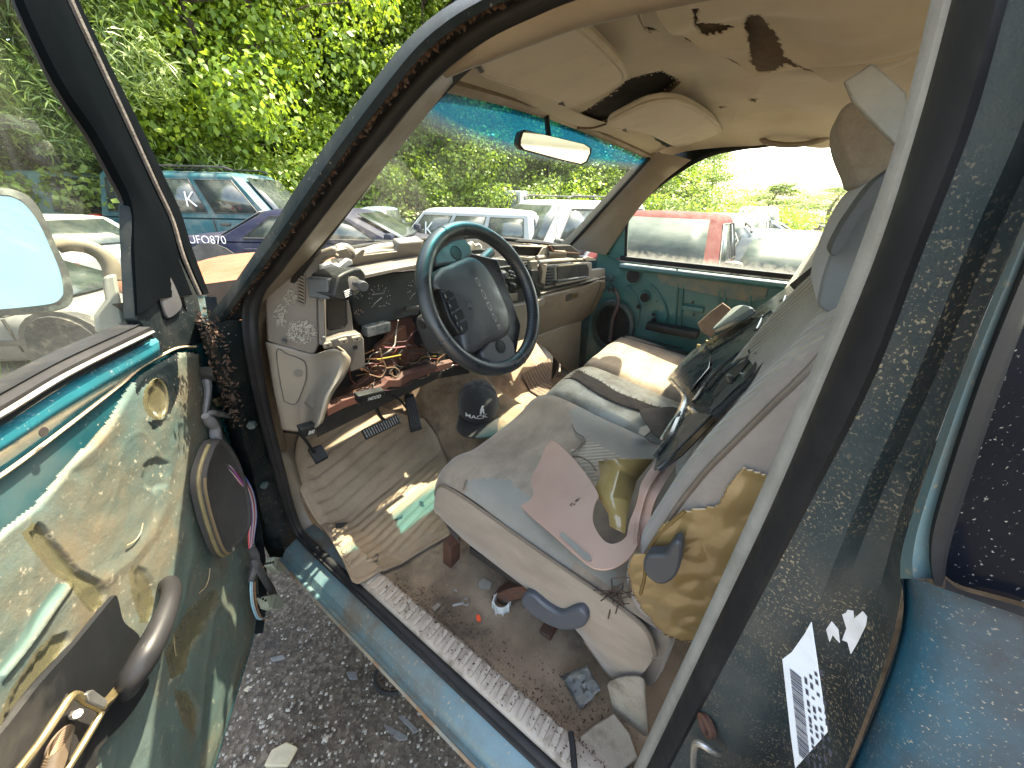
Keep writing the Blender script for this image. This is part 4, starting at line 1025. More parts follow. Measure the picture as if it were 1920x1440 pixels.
# ---- column, stalks, lever
wy, wa = R(-4.3), R(27.2)
WN = nrm(V(math.sin(wy) * math.cos(wa), -math.cos(wy) * math.cos(wa), math.sin(wa)))
WC = V(.72, .5774, 1.4689); W1 = nrm(np.cross(WN, (0, 0, 1))); W1 = W1 if W1[0] > 0 else -W1; W2 = np.cross(WN, W1); W2 = W2 if W2[2] > 0 else -W2
WR = lambda u, v, off=0.0: PN(u, v, WC, WN, off)
colm = G().rbox(WC - WN * .17 + V(0, 0, -.028), (.052, .062, .10), .03, 8, basis(W1, W2, WN))
sc_ = part('steering_column', colm, CHARC)
G().tube([WC - WN * .24 + V(0, 0, -.02), WC - WN * .5 + V(0, 0, -.03)], .035, 12).build('column_tube', BLACKP, sc_)
G().tube([WC - WN * .02, WC - WN * .11], [.05, .045], 16).build('column_collar', BLACKP, sc_)
st = [PX(u, v, .70) for u, v in ((744, 583), (757, 580), (775, 577), (792, 576))]
G().tube(st, [.006, .0085, .008, .0045], 10).build('tilt_lever', METAL, sc_)
st = [PY(u, v, .68) for u, v in ((790, 608), (806, 602), (830, 604), (862, 610), (885, 615))]
G().tube(st, [.013, .014, .012, .007, .006], 12).build('turn_signal_stalk', BLACKP, sc_)
for k in range(7): G().tube([PY(800 + 5 * k, 601.5 + .6 * k, .68) + .0125 * V(math.cos(a), 0, math.sin(a)) for a in np.linspace(0, 6.28, 12, endpoint=False)], .001, 4, closed=True).build('stalk_ridge', CHARC, sc_)
st = [PY(u, v, .70) for u, v in ((862, 520), (885, 505), (902, 490), (920, 472))]
G().tube(st, [.006, .008, .016, .015], 10).build('gear_lever', CHARC, sc_)
sr = [PX(u, v, .74) for u, v in ((755, 620), (765, 610), (800, 590), (820, 570))]
G().tube(sr, [.01, .012, .01], 8).build('column_shroud_edge', CHARC, sc_)
# ---- steering wheel
g = G(); ro, rt = .1815, .0185
g.tube([WC + ro * (W1 * math.cos(a) + W2 * math.sin(a)) for a in np.linspace(0, 2 * math.pi, 90, endpoint=False)], rt, 16, closed=True, up=WN)
sw = part('steering_wheel', g, LEATHER)
st_ = G()
for k in range(120):
    a = 2 * math.pi * k / 120; rr_ = ro - rt * .93
    d = W1 * math.cos(a) + W2 * math.sin(a); t = -W1 * math.sin(a) + W2 * math.cos(a)
    st_.tube([WC + d * rr_ + WN * .006 + t * .001, WC + d * (rr_ - .001) + WN * .0 + t * .004], .0008, 4)
st_.build('cover_stitching', mat('grey_thread', (.14, .14, .14), rough=.8, bump=0), sw)
for a in (R(200), R(20), R(110), R(-75)):
    d = W1 * math.cos(a) + W2 * math.sin(a); t = -W1 * math.sin(a) + W2 * math.cos(a)
    G().tube([WC + d * ro + (rt + .0004) * (d * math.cos(b) + WN * math.sin(b)) for b in np.linspace(0, 6.28, 18, endpoint=False)], .0009, 4, closed=True).build('cover_seam', CHARC, sw)
Z4 = lambda px: zx(px, 2.743, 460, 380)
def wslab(name, z, m, off, th, bev=.004, inset=0, conv=Z4): return G().slab([WR(u, v, off - th) for u, v in conv(z)], WN, th, inset).build(name, m, sw, bev=bev)
wslab('spoke_web', [(940, 330), (1010, 180), (1080, 165), (1150, 270), (1280, 300), (1400, 640), (1370, 820), (1230, 850), (1100, 740), (1010, 640), (960, 500)], LEATHER, -.022, .015)
wslab('spoke', [(1000, 185), (1040, 168), (1090, 185), (1130, 240), (1142, 285), (1120, 310), (1050, 332), (955, 345), (945, 310), (965, 240)], CHARC, .004, .025, .006)
wslab('spoke', [(1180, 772), (1225, 715), (1270, 685), (1320, 688), (1352, 735), (1362, 800), (1320, 835), (1240, 840), (1190, 810)], CHARC, .004, .025, .006)
for c_ in ((1083, 258), (1312, 740)):
    p = WR(*Z4([c_])[0], .004)
    G().lathe([(.0175, 0), (.0175, .001), (.0165, .0015), (.016, .0005), (0, .002)], p, WN, 22).build('horn_button', BLACKP, sw)
padp = [(985, 345), (1030, 328), (1090, 300), (1150, 284), (1205, 320), (1250, 380), (1290, 455), (1330, 550), (1348, 620), (1338, 680), (1290, 712), (1230, 730), (1180, 770), (1110, 770), (1080, 640), (1040, 540), (1000, 460), (955, 450), (945, 400)]
pts = cr([WR(u, v, 0) for u, v in Z4(padp)], 57, True); cc = sum(pts) / len(pts)
rows = []
for s_, h_ in ((1.0, -.03), (1.0, .002), (.985, .010), (.95, .0155), (.85, .019), (.6, .0225), (.3, .0245), (.02, .025)):
    rows.append([cc + (p - cc) * s_ + WN * h_ for p in pts])
G().loft(rows, cu=True, caps=True).build('horn_pad', mat('grained_horn_pad', (.027, .029, .032), (.036, .038, .042), rough=.42, bump=.5, bsc=700, bd=.0006, dirt=(.075, .075, .075), dsc=6, dlo=.5, dhi=.85, damt=.5), sw, angle=60)
wslab('button_plate', [(960, 462), (1000, 448), (1040, 430), (1062, 440), (1168, 652), (1160, 672), (1110, 700), (1060, 690), (1010, 610)], BLACKP, .013, .03, .004)
wslab('plate_trim', [(1003, 450), (1040, 432), (1052, 436), (1166, 650), (1158, 664), (1120, 692), (1112, 680), (1010, 470)], CHARC, .0165, .004, .001)
for b_, s_ in (((1008, 466, 1048, 440, 1068, 484, 1022, 510), 'ON'), ((1030, 512, 1070, 490, 1092, 542, 1052, 566), 'SET'), ((1062, 572, 1102, 548, 1122, 596, 1078, 620), 'RES'), ((1090, 628, 1126, 606, 1146, 650, 1108, 682), 'OFF')):
    q = [(b_[i], b_[i + 1]) for i in range(0, 8, 2)]
    o = wslab('cruise_button', q, BLACKP, .0215, .008, .0015)
    m0 = (q[0][0] * .75 + q[2][0] * .25, q[0][1] * .6 + q[2][1] * .4); m1 = (q[3][0] * .7 + q[2][0] * .3, q[3][1] * .75 + q[2][1] * .25)
    a_, b2 = WR(*Z4([m0])[0], .0217), WR(*Z4([m1])[0], .0217)
    dv = nrm(b2 - a_); text_mesh(s_, a_, dv, np.cross(WN, dv), .0035, .0003).build('button_lettering', GREYINK, sw)
a_, b2 = WR(*Z4([(1178, 382)])[0], .0272), WR(*Z4([(1280, 598)])[0], .0262)
dv = nrm(b2 - a_); up_ = np.cross(WN, dv)
q = text_mesh('DODGE', a_ - up_ * .002, dv, up_, .0105, .0006, wide=np.linalg.norm(b2 - a_) / .0448, bold=-.01, spacing=1.15)
q.build('wheel_lettering', mat('worn_letter_grey', (.34, .32, .28), (.2, .19, .17), sc=60, rough=.5, bump=0), sw)
em = [WR(u, v, .0262) for u, v in Z4([(1132, 505), (1158, 498), (1172, 545), (1146, 552)])]
G().tube(em, .0009, 4, closed=True).build('emblem_frame', CHARC, sw)
G().slab([WR(u, v, .0262) for u, v in Z4([(1140, 512), (1150, 520), (1158, 510), (1160, 528), (1164, 542), (1152, 534), (1146, 545), (1142, 526)])], WN, .001).build('ram_emblem', CHARC, sw)
# ---- lower steel frame, loose wires, release handles
LB = lambda u, v, y=.84: PY(u, v, y)
fr = part('lower_dash_frame', G().slab([LB(u, v, .80) for u, v in ((612, 768), (640, 752), (690, 735), (720, 722), (728, 712), (748, 712), (760, 702), (800, 690), (850, 678), (846, 690), (800, 703), (765, 716), (752, 726), (730, 726), (695, 748), (645, 766), (614, 782))], (0, 1, .3), .02), PRIMER, bev=.002)
G().slab([LB(u, v, .84) for u, v in ((612, 768), (700, 700), (708, 650), (760, 610), (770, 650), (740, 690), (720, 720), (640, 760))], (0, 1, 0), .02).build('frame_gusset', RUST, fr, bev=.003)
G().slab([LB(u, v, .86) for u, v in ((730, 600), (770, 590), (800, 660), (760, 690), (725, 650))], (0, 1, 0), .02).build('frame_gusset', PRIMER, fr, bev=.003)
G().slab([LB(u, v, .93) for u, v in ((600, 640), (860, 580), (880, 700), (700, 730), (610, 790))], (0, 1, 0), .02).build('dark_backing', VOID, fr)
wc = [((.11, .025, .02), 7), ((.02, .02, .02), 16), ((.16, .12, .03), 1), ((.12, .06, .03), 8), ((.1, .045, .05), 4), ((.25, .23, .2), 2)]
for c_, n_ in wc:
    wm = mat('wire_sleeve', c_, rough=.45, bump=0)
    for _ in range(n_):
        u, v = rng.uniform(625, 800), rng.uniform(640, 740)
        if u < 690: v = max(v, 690)
        pts = []
        th = rng.uniform(-.6, .6)
        for i in range(6):
            pts.append(LB(u, min(v, 775 - (u - 620) * .38), .80 + .05 * rng.random()))
            u += 16 * math.cos(th) * rng.uniform(.6, 1.4); v += 16 * math.sin(th); th += rng.uniform(-.9, .9)
        G().tube(pts, rng.uniform(.0011, .002), 5, smooth=20).build('loose_wire', wm, fr)
for pz, c_ in (([(1020, 895), (1100, 898), (1185, 888)], (.22, .10, .11)), ([(985, 905), (1000, 980), (1030, 1060), (990, 1130), (900, 1110)], (.16, .1, .06)), ([(960, 990), (1050, 975), (1150, 955)], (.30, .22, .04)), ([(1030, 1060), (1100, 1055), (1140, 1090), (1110, 1130), (1060, 1100)], (.14, .09, .06))):
    G().tube([LB(u, v, .775) for u, v in Z5(pz)], .002, 6, smooth=24).build('loose_wire', mat('wire_sleeve', c_, rough=.45, bump=0), fr)
def handle(px, y, s_, name):
    pts = [PN(u, v, (.6, y, 1.1), (0, 1, .35)) for u, v in px]
    o = part(name, G().slab(pts, (0, 1, .35), .02, 0), BLACKP, bev=.003)
    a_, b2 = pts[0] * .72 + pts[1] * .28, pts[0] * .28 + pts[1] * .72
    dv = nrm(b2 - a_); dn = nrm(V(0, -1, -.35)); up_ = np.cross(dn, dv); up_ = up_ if up_[2] > 0 else -up_
    hh = np.linalg.norm(pts[3] - pts[0]) * .34
    dwn = pts[3] - pts[0]
    t = text_mesh(s_, a_ + dwn * .66 + dn * .003, dv, up_, hh, 0, wide=np.linalg.norm(b2 - a_) / (hh * 1.0 * len(s_)), bold=.012)
    t.build('handle_lettering', WHITEM, o)
    return o
hb_ = handle(((564, 806), (594, 797), (596, 812), (570, 822)), .80, 'BRAKE', 'parking_brake_release')
G().tube([PY(u, v, .93) for u, v in ((534, 806), (550, 808), (568, 812))], .008, 6).build('release_rod', BLACKP, hb_)
hh_ = handle(((672, 744), (722, 732), (722, 744), (674, 759)), .785, 'HOOD', 'hood_release')
G().slab([PY(u, v, .87) for u, v in ((664, 735), (674, 734), (675, 760), (666, 750))], (0, 1, 0), .03).build('release_bracket', CHARC, hh_)
G().tube([PY(u, v, .9) for u, v in ((720, 735), (738, 742), (752, 752), (762, 765))], .004, 6, smooth=12).build('release_cable', BLACKP, hh_)
# ---- pedals
def pedal(name, px, y, n, ribs, arm, rm):
    pts = [PN(u, v, (.6, y, .95), n) for u, v in px]
    o = part(name, G().slab(pts, n, .014), BLACKP, bev=.003)
    a, b, c, d = pts[0], pts[1], pts[2], pts[3]; nn = -nrm(n)
    for k in range(ribs):
        t = (k + .5) / ribs
        p, q = a * (1 - t) + b * t, d * (1 - t) + c * t
        e = (q - p) * .10
        G().tube([p + e + nn * .001, q - e + nn * .001], .0024, 5).build('pedal_rib', rm, o)
    for pa, r_ in arm: G().tube(pa, r_, 8, smooth=12, flat=.6).build('pedal_arm', BLACKP, o)
    return o
RIBM = mat('polished_rubber_rib', (.05, .05, .05), (.34, .33, .31), sc=120, rough=.4, bump=0)
pedal('parking_brake_pedal', ((577, 842), (602, 833), (617, 857), (594, 870)), 1.0, (.1, 1, -.9), 8, [([PY(u, v, 1.02) for u, v in ((562, 812), (575, 828), (588, 848))], .008)], CHARC)
pedal('brake_pedal', ((678, 806), (746, 776), (753, 792), (688, 824)), .98, (.05, 1, -.8), 15, [([PY(u, v, 1.03) for u, v in ((712, 740), (706, 757), (710, 776), (722, 790))], .011)], RIBM)
pedal('accelerator_pedal', ((759, 741), (776, 737), (792, 804), (772, 810)), .99, (.05, 1, -.9), 6, [([PY(u, v, 1.1) for u, v in ((752, 650), (756, 690), (764, 745))], .012)], CHARC)
# ================================================================ seats
CLOTH = mat('soiled_taupe_velour', (.27, .205, .148), (.185, .138, .098), sc=7, rough=.95, bump=.5, bsc=300, bd=.0012, dirt=(.075, .052, .036), dsc=6, dlo=.44, dhi=.72, sheen=.25, damt=.7, stretch=(1, 2.2, 1))
CLOTHS = mat('grey_smooth_velour', (.20, .182, .15), (.165, .148, .12), sc=9, rough=.9, bump=.35, bsc=420, bd=.0008, dirt=(.1, .085, .065), dsc=6, dlo=.5, dhi=.85, sheen=.3, damt=.6)
CLOTHR = mat('ribbed_seat_insert', (.28, .235, .18), (.21, .175, .13), sc=9, rough=.95, bump=.4, bsc=300, bd=.001, dirt=(.11, .085, .06), dsc=7, dlo=.48, dhi=.8, sheen=.25, ribs=(34, 'DIAGONAL', .55), damt=.7)
CLOTHG = mat('mauve_grey_seat_cloth', (.25, .20, .165), (.20, .16, .13), sc=14, rough=.95, bump=.6, bsc=380, bd=.001, dirt=(.13, .11, .095), dsc=8, dlo=.5, dhi=.85, sheen=.35, damt=.6)
PIPE = mat('seat_piping_cord', (.15, .112, .08), (.10, .075, .055), rough=.75, bump=.4, bsc=300)
VINYL = mat('pale_bare_vinyl', (.42, .40, .33), (.30, .275, .21), sc=7, rough=.5, bump=.2, bsc=120, dirt=(.17, .135, .09), dsc=7, dlo=.45, dhi=.75)
BROWNF = mat('torn_brown_cloth', (.075, .055, .042), (.045, .034, .027), sc=18, rough=.98, bump=.8, bsc=200, bd=.002)
GOLD = mat('yellowed_plastic_film', (.225, .15, .065), (.175, .112, .045), sc=3, rough=.16, bump=.25, bsc=10, bd=.01, coat=.7)
def zones(o, mats, polys):
    me = o.data
    for m in mats: me.materials.append(m)
    for p in me.polygons:
        q = PROJ(p.center)
        for k, poly in enumerate(polys):
            if inside(q, poly): p.material_index = k + 1
Z8 = lambda px: zx(px, 2.769, 800, 680)
Zp5 = lambda px: zx(px, 2.571, 460, 880)
prof = [(-.02, 1.025), (.06, 1.032), (.16, 1.045), (.28, 1.062), (.38, 1.078), (.46, 1.088), (.51, 1.088), (.545, 1.074), (.567, 1.045), (.575, 1.005), (.57, .955), (.55, .905), (.51, .875)]
def cush_rows(x0, x1, nx=44, dz=0.0, dy=0.0, edge=.022, bol=.014, crown=None):
    pr = cr([V(0, y, z) for y, z in prof], 60); rows = []
    for p in pr:
        row = []
        for i in range(nx):
            t = i / (nx - 1); x = x0 + (x1 - x0) * t
            e = max(0, 1 - min(t, 1 - t) / .07)
            h = bol * (math.exp(-((t - .14) / .08) ** 2) + math.exp(-((t - .86) / .08) ** 2)) - .012 * math.exp(-((t - .5) / .25) ** 2)
            if crown is not None: h = crown * (1 - (2 * t - 1) ** 2)
            top = max(0, min(1, (p[2] - .95) / .08))
            row.append(V(x, p[1] + dy - .02 * e * e * (1 - top) - (.012 * e * e if p[1] > .5 else 0), p[2] + dz + (h - edge * e * e) * top + .0022 * math.sin(31 * x + 7 * p[1]) * math.sin(23 * p[1] + 3 * x) * top))
        rows.append(row)
    return rows
cr_ = cush_rows(.472, 1.02)
seat = part('driver_seat', G().loft(cr_), CLOTH, angle=80)
Lz = Z8([(195, 650), (210, 610), (280, 590), (420, 605), (560, 720), (800, 900), (960, 1060), (1010, 1180), (940, 1185), (800, 1080), (600, 980), (400, 850), (250, 740)])
Rz = Z8([(745, 280), (760, 230), (800, 200), (900, 235), (1050, 330), (1150, 410), (1215, 460), (1190, 500), (1010, 505), (900, 450), (800, 400), (755, 330)])
zones(seat, [CLOTHS, CLOTHS, CLOTHR], [Lz, Rz, Z8([(755, 470), (820, 400), (900, 430), (1030, 505), (900, 510), (880, 650), (830, 560)])])
# tucked pleats between insert and bolsters
def cushpt(u, v, off=0.0):       # nearest hit with the cushion's top, by marching
    d = _ray(u, v)
    for k in range(500):
        p = EYE + d * (.0005 + .0022 * k / 500)
        if .45 < p[0] < 1.9 and -.05 < p[1] < .575:
            z = np.interp(p[1], [a for a, b in prof[:9]], [b for a, b in prof[:9]])
            if p[2] < z + off: return p
    return EYE + d * .0015
for pl_ in ([(745, 250), (748, 300), (775, 360), (820, 400), (755, 470)], [(755, 485), (800, 490), (850, 520), (880, 560)], [(190, 660), (215, 605), (290, 585), (430, 600)]):
    G().tube([cushpt(u, v, .001) for u, v in Z8(pl_)], .0022, 6, smooth=20).build('seat_seam', PIPE, seat)
# outer side: piping, side panel, skirt
pp_ = [r[0] + V(-.002, 0, -.002) for r in cr_]
side_top = cr([V(.468, y, z) for y, z in ((.548, .985), (.545, 1.03), (.525, 1.058), (.48, 1.064), (.40, 1.056), (.30, 1.041), (.2, 1.028), (.1, 1.017), (.04, 1.008), (.0, .99), (-.025, .94))], 60)
bot = cr([V(.48, y, z) for y, z in ((.530, .955), (.525, .93), (.505, .905), (.455, .885), (.38, .875), (.31, .866), (.23, .855), (.14, .835), (.085, .79), (.04, .755), (.005, .80))], 60)
m1 = [a * .7 + b * .3 + V(-.020, 0, 0) for a, b in zip(side_top, bot)]
m2 = [a * .35 + b * .65 + V(-.022, 0, 0) for a, b in zip(side_top, bot)]
SIDEC = mat('seat_side_cloth', (.255, .20, .148), (.195, .15, .11), sc=7, rough=.92, bump=.4, bsc=330, bd=.001, dirt=(.11, .085, .06), dsc=5, dlo=.5, dhi=.85, sheen=.25, damt=.7, stretch=(1, 1, 3))
rws = [cr([a, b, c, d], 12) for a, b, c, d in zip(side_top, m1, m2, bot)]
rws = [r + [r[-1] + V(.05, 0, .004)] for r in rws]
G().loft(rws).build('cushion_side', SIDEC, seat, angle=80)
G().tube(side_top[2:], .0042, 8).build('side_piping', PIPE, seat)
G().tube(bot[44:] + [side_top[-1] + V(-.004, 0, 0)], .003, 6).build('skirt_piping', PIPE, seat)
# rear quarter skirt block
G().rbox((.60, .0, .88), (.115, .05, .11), .03, 6).build('cushion_rear', SIDEC, seat)
# lever
lv = [PX(u, v, .438) for u, v in Z8([(488, 1235), (510, 1202), (555, 1214), (620, 1268), (690, 1302), (755, 1280), (805, 1285), (832, 1330), (818, 1372), (760, 1392), (680, 1386), (575, 1335), (505, 1275)])]
G().slab(cr(lv, 40, True), (1, 0, 0), .026).build('slide_lever', mat('blue_grey_plastic', (.050, .054, .064), (.065, .069, .08), rough=.45, bump=.2, bsc=420, bd=.0005, dirt=(.12, .11, .1), dsc=9, dlo=.55, dhi=.85, damt=.5), seat, bev=.008)
# back rest
yf = lambda z: np.interp(z, [.98, 1.05, 1.10, 1.20, 1.30, 1.37, 1.5, 1.6, 1.68], [.045, .058, .055, .038, .018, .0, -.045, -.085, -.12])
rows = []
for i in range(30):
    t = i / 29; z = .97 + .66 * t
    sh = max(0, (t - .82) / .18); sl_ = max(0, (.14 - t) / .14)
    x0, x1 = .478 + .10 * sh ** 2 + .02 * sl_ ** 2, 1.00 - .10 * sh ** 2
    y0 = float(yf(z))
    tk = .155 * (1 - .35 * sh ** 2) * (1 - .25 * sl_ ** 2)
    sec = [(x0 + .006, y0 - tk * .9), (x0 - .004, y0 - tk * .55), (x0 - .006, y0 - tk * .25), (x0 + .002, y0 - .018), (x0 + .018, y0), (x0 + .05, y0 + .012), (x0 + .09, y0 + .010), (x0 + .13, y0 - .006), (.75, y0 - .012), (x1 - .13, y0 - .006), (x1 - .06, y0 + .012), (x1 - .015, y0), (x1, y0 - .03), (x1, y0 - tk)]
    rows.append(cr([V(x, y, z) for x, y in sec], 60))
bk = G().loft(rows, caps=True).build('backrest', CLOTHG, seat, angle=80)
for k, c_ in enumerate((CLOTHR,)):
    bk.data.materials.append(c_)
for p in bk.data.polygons:
    c_ = p.center
    if c_[0] > .515 and c_[0] < .93 and c_[2] < 1.6 and c_[1] > yf(c_[2]) - .03: p.material_index = 1
G().tube([rows[i][16] + V(-.001, .002, 0) for i in range(0, 28)], .0042, 8).build('backrest_piping', PIPE, bk)
# loose clear film sticking to the side of the back rest
fpx = Z8([(1640, 540), (1600, 590), (1560, 640), (1525, 715), (1490, 745), (1420, 750), (1335, 768), (1270, 815), (1215, 842), (1195, 895), (1165, 945), (1140, 988), (1078, 985), (1052, 1040), (1045, 1090), (1075, 1190), (1110, 1260), (1160, 1330), (1240, 1405), (1330, 1440), (1420, 1440), (1650, 1100), (1800, 800), (1800, 590)])
def film(px, x, n=44, amp=.006):
    us = [a for a, _ in px]; vs_ = [b for _, b in px]
    u0, u1, v0, v1 = min(us), max(us), min(vs_), max(vs_)
    g = G(); idx = {}
    def pt(i, j):
        if (i, j) not in idx:
            u, v = u0 + (u1 - u0) * i / n, v0 + (v1 - v0) * j / n
            p = PX(u, v, x)
            w_ = amp * (math.sin(p[1] * 60 + p[2] * 31) * math.sin(p[2] * 47 - p[1] * 20) + .7 * abs(math.sin(p[2] * 28 + p[1] * 55 + 1)))
            idx[(i, j)] = len(g.v); g.v.append(tuple(p + V(-abs(w_), 0, 0)))
        return idx[(i, j)]
    for i in range(n):
        for j in range(n):
            if inside((u0 + (u1 - u0) * (i + .5) / n, v0 + (v1 - v0) * (j + .5) / n), px): g.f.append((pt(i, j), pt(i + 1, j), pt(i + 1, j + 1), pt(i, j + 1)))
    return g
film(fpx, .466, 80, .0028).build('clear_film', GOLD, seat, angle=60, solid=.0006)
G().tube([PX(u, v, .464) for u, v in Z8([(1110, 1200), (1130, 1120), (1140, 1020), (1180, 925), (1260, 840), (1340, 770)])], .003, 6, smooth=24).build('zip_seam', mat('amber_zip', (.14, .085, .03), rough=.4), seat)
kb = cr([PX(u, v, .452) for u, v in Z8([(1145, 992), (1165, 950), (1215, 945), (1262, 935), (1288, 890), (1318, 873), (1342, 900), (1336, 985), (1312, 1050), (1262, 1090), (1208, 1086), (1160, 1045)])], 40, True)
G().slab(kb, (-1, 0, 0), .024).build('recline_handle', CHARC, seat, bev=.008)
# rusty seat base rails
for z_ in ([(995, 340), (1000, 560), (1095, 655), (1150, 655), (1300, 575), (1420, 560)], [(1462, 760), (1468, 855), (1560, 930), (1650, 960)]):
    G().sweep(cr([PX(u, v, .50) for u, v in Zp5(z_)], 20), [(-.02, .016), (.02, .016), (.02, -.016), (-.02, -.016)], (1, 0, 0)).build('seat_rail', RUST, seat, bev=.002)
for x, y in ((.93, .36), (.93, .1)): G().box((x, y, .80), (.02, .03, .07)).build('rail_post', RUST, seat, bev=.003)
G().box((.74, .22, .845), (.25, .24, .012)).build('seat_pan', VOID, seat)
# head restraint pieces, dark cloth and loose grey trim at the top
def xslab(name, px, x, th, m, par, bev=.01, n=(1, 0, 0)):
    return G().slab(cr([PX(u, v, x) for u, v in px], len(px) * 3, True), n, th).build(name, m, par, bev=bev, angle=60)
xslab('head_restraint', [(1534, 574), (1536, 545), (1548, 500), (1572, 440), (1606, 380), (1640, 345), (1690, 330), (1690, 420), (1640, 500), (1590, 580), (1560, 588)], .56, .22, mat('dark_grey_seat_cloth', (.10, .102, .095), (.075, .077, .072), rough=.95, bump=.4, bsc=380, sheen=.3, sc=12), seat, .018)
xslab('restraint_fold', [(1556, 470), (1578, 425), (1600, 392), (1640, 340), (1700, 300), (1700, 330), (1650, 372), (1612, 410), (1590, 450), (1568, 480)], .52, .05, mat('black_seat_cloth', (.032, .033, .031), (.045, .046, .043), rough=.95, bump=.4, bsc=380), seat, .012)
# passenger and centre seats
ps = part('passenger_seat', G().loft(cush_rows(1.36, 1.84, dz=-.012, crown=.012)), CLOTH, angle=80)
def pspt(u, v, off=.003):
    d = _ray(u, v)
    for k in range(500):
        p = EYE + d * (.0005 + .0028 * k / 500)
        if p[0] > 1.3 and -.05 < p[1] < .575 and p[2] < np.interp(p[1], [a for a, b in prof[:9]], [b for a, b in prof[:9]]) - .008 + off: return p
    return EYE + d * .0025
for k, (a_, w_) in enumerate((([(1168, 632), (1200, 642), (1250, 655), (1290, 662)], .005), ([(1172, 628), (1210, 636), (1255, 648), (1300, 655)], .003))):
    G().tube([pspt(u, v) for u, v in a_], w_, 6, smooth=24).build('cushion_seam', BROWNF, ps)
for a_ in ([(1090, 700), (1140, 665), (1200, 672), (1250, 690)],):
    G().tube([pspt(u, v) for u, v in a_], .003, 6, smooth=24).build('cushion_seam', PIPE, ps)
G().rbox((1.55, -.13, 1.36), (.27, .075, .32), .06, 8, rot((1, 0, 0), R(13)), None).build('backrest', CLOTHR, ps)
G().rbox((1.60, .04, .95), (.22, .03, .1), .02, 4).build('cushion_rear', CLOTH, ps)
cs = part('centre_seat', G().loft(cush_rows(1.035, 1.345, dz=-.012, crown=.018, nx=30)), VINYL, angle=80)
# torn brown cloth draped over the middle of the centre seat, with frayed edges
rr_ = cush_rows(1.035, 1.345, dz=-.0085, crown=.018, nx=31)
g = G(); sel = []
for row in rr_[8:52]:
    a = 9 + 2.2 * math.sin(row[0][1] * 14); b = 17 + 3 * math.sin(row[0][1] * 9 + 2)
    sel.append([row[0] * 0 + V(np.interp(a + (b - a) * k / 8, range(31), [p[0] for p in row]), row[0][1], np.interp(a + (b - a) * k / 8, range(31), [p[2] for p in row]) + .0015 * math.sin(k * 2.4 + row[0][1] * 50)) for k in range(9)])
g.loft(sel).build('torn_cover_strip', BROWNF, cs, solid=.003, soff=0)
g = G()
for row in sel:
    for p in (row[0], row[-1]):
        for _ in range(7):
            d = V(rng.gauss(0, 1), rng.gauss(0, .6), abs(rng.gauss(0, .6))) * .006
            g.tube([p, p + d * .6, p + d + V(0, 0, .001)], .0006, 3)
struct(g.build('frayed_threads', BROWNF, cs), 'stuff')
g = G()
pc = [PZ(u, v, 1.072) for u, v in Z8([(1085, 230), (1200, 240), (1320, 210), (1330, 290), (1260, 345), (1215, 420), (1150, 340), (1110, 290)])]
g.add([p + V(0, 0, .006 * math.sin(i * 2.1)) for i, p in enumerate(pc)] + [sum(pc) / len(pc) + V(0, 0, .02)], [(i, (i + 1) % len(pc), len(pc)) for i in range(len(pc))])
g.build('crumpled_cover', BROWNF, cs, sub=2, solid=.003)
G().rbox((1.19, -.13, 1.3), (.14, .07, .28), .05, 6, rot((1, 0, 0), R(13))).build('backrest', CLOTHG, cs)

# ================================================================ loose things lying in the cab
# floor mat
MATM = mat('tan_rubber_mat', (.29, .215, .145), (.215, .158, .105), sc=6, rough=.75, bump=.4, bsc=220, bd=.001, dirt=(.11, .07, .045), dsc=4, dlo=.5, dhi=.72, damt=.75)
Eb = [(662, 1098), (676, 1101), (710, 1082), (775, 1046), (845, 1006)]          # rear edge
Ef = [(618, 775), (660, 764), (700, 762), (745, 775), (795, 785)]               # front edge up the toe board
El = [(662, 1098), (640, 1050), (612, 1004), (580, 958), (556, 905), (552, 860), (560, 820), (585, 792), (618, 775)]
Er = [(845, 1006), (848, 960), (850, 910), (838, 866), (822, 825), (795, 785)]
nu, nv = 60, 200
cb, cf, cl_, cr2 = [cr([PF(u, v, .008) for u, v in e], n) for e, n in ((Eb, nu), (Ef, nu), (El, nv), (Er, nv))]
rows = []
for j in range(nv):
    t = j / (nv - 1); row = []
    for i in range(nu):
        s_ = i / (nu - 1)
        p = cb[i] * (1 - t) + cf[i] * t + cl_[j] * (1 - s_) + cr2[j] * s_ - (cb[0] * (1 - s_) * (1 - t) + cb[-1] * s_ * (1 - t) + cf[0] * (1 - s_) * t + cf[-1] * s_ * t)
        z = floorz(p[0], p[1]) + .009
        if p[0] < .345: z = max(z, .764)
        b_ = .10 < s_ < .96 and .08 < t < .9
        if b_:
            z += .0045 * (1 if math.sin((p[1] - .12 * p[0]) * 2 * math.pi / .030) > .1 else 0)
        row.append(V(p[0], p[1], z + (.003 if min(s_, 1 - s_, t, 1 - t) < .018 else 0)))
    rows.append(row)
fm = G().loft(rows).build('floor_mat', MATM, None, angle=50, solid=.006, soff=-1)
tag(fm, 'ribbed tan rubber floor mat under the pedals, stained brown', 'floor mat')
a_, b_ = PF(616, 994, .014), PF(668, 1072, .014)
a_[2] = b_[2] = max(a_[2], b_[2]) + .0
dv = nrm(b_ - a_); q = text_mesh('DODGE', a_, dv, np.cross((0, 0, 1), dv), .024, .001, wide=np.linalg.norm(b_ - a_) / (.024 * 4.6), bold=.005)
q.build('mat_lettering', mat('mat_letter', (.15, .115, .082), rough=.8, bump=0), fm)
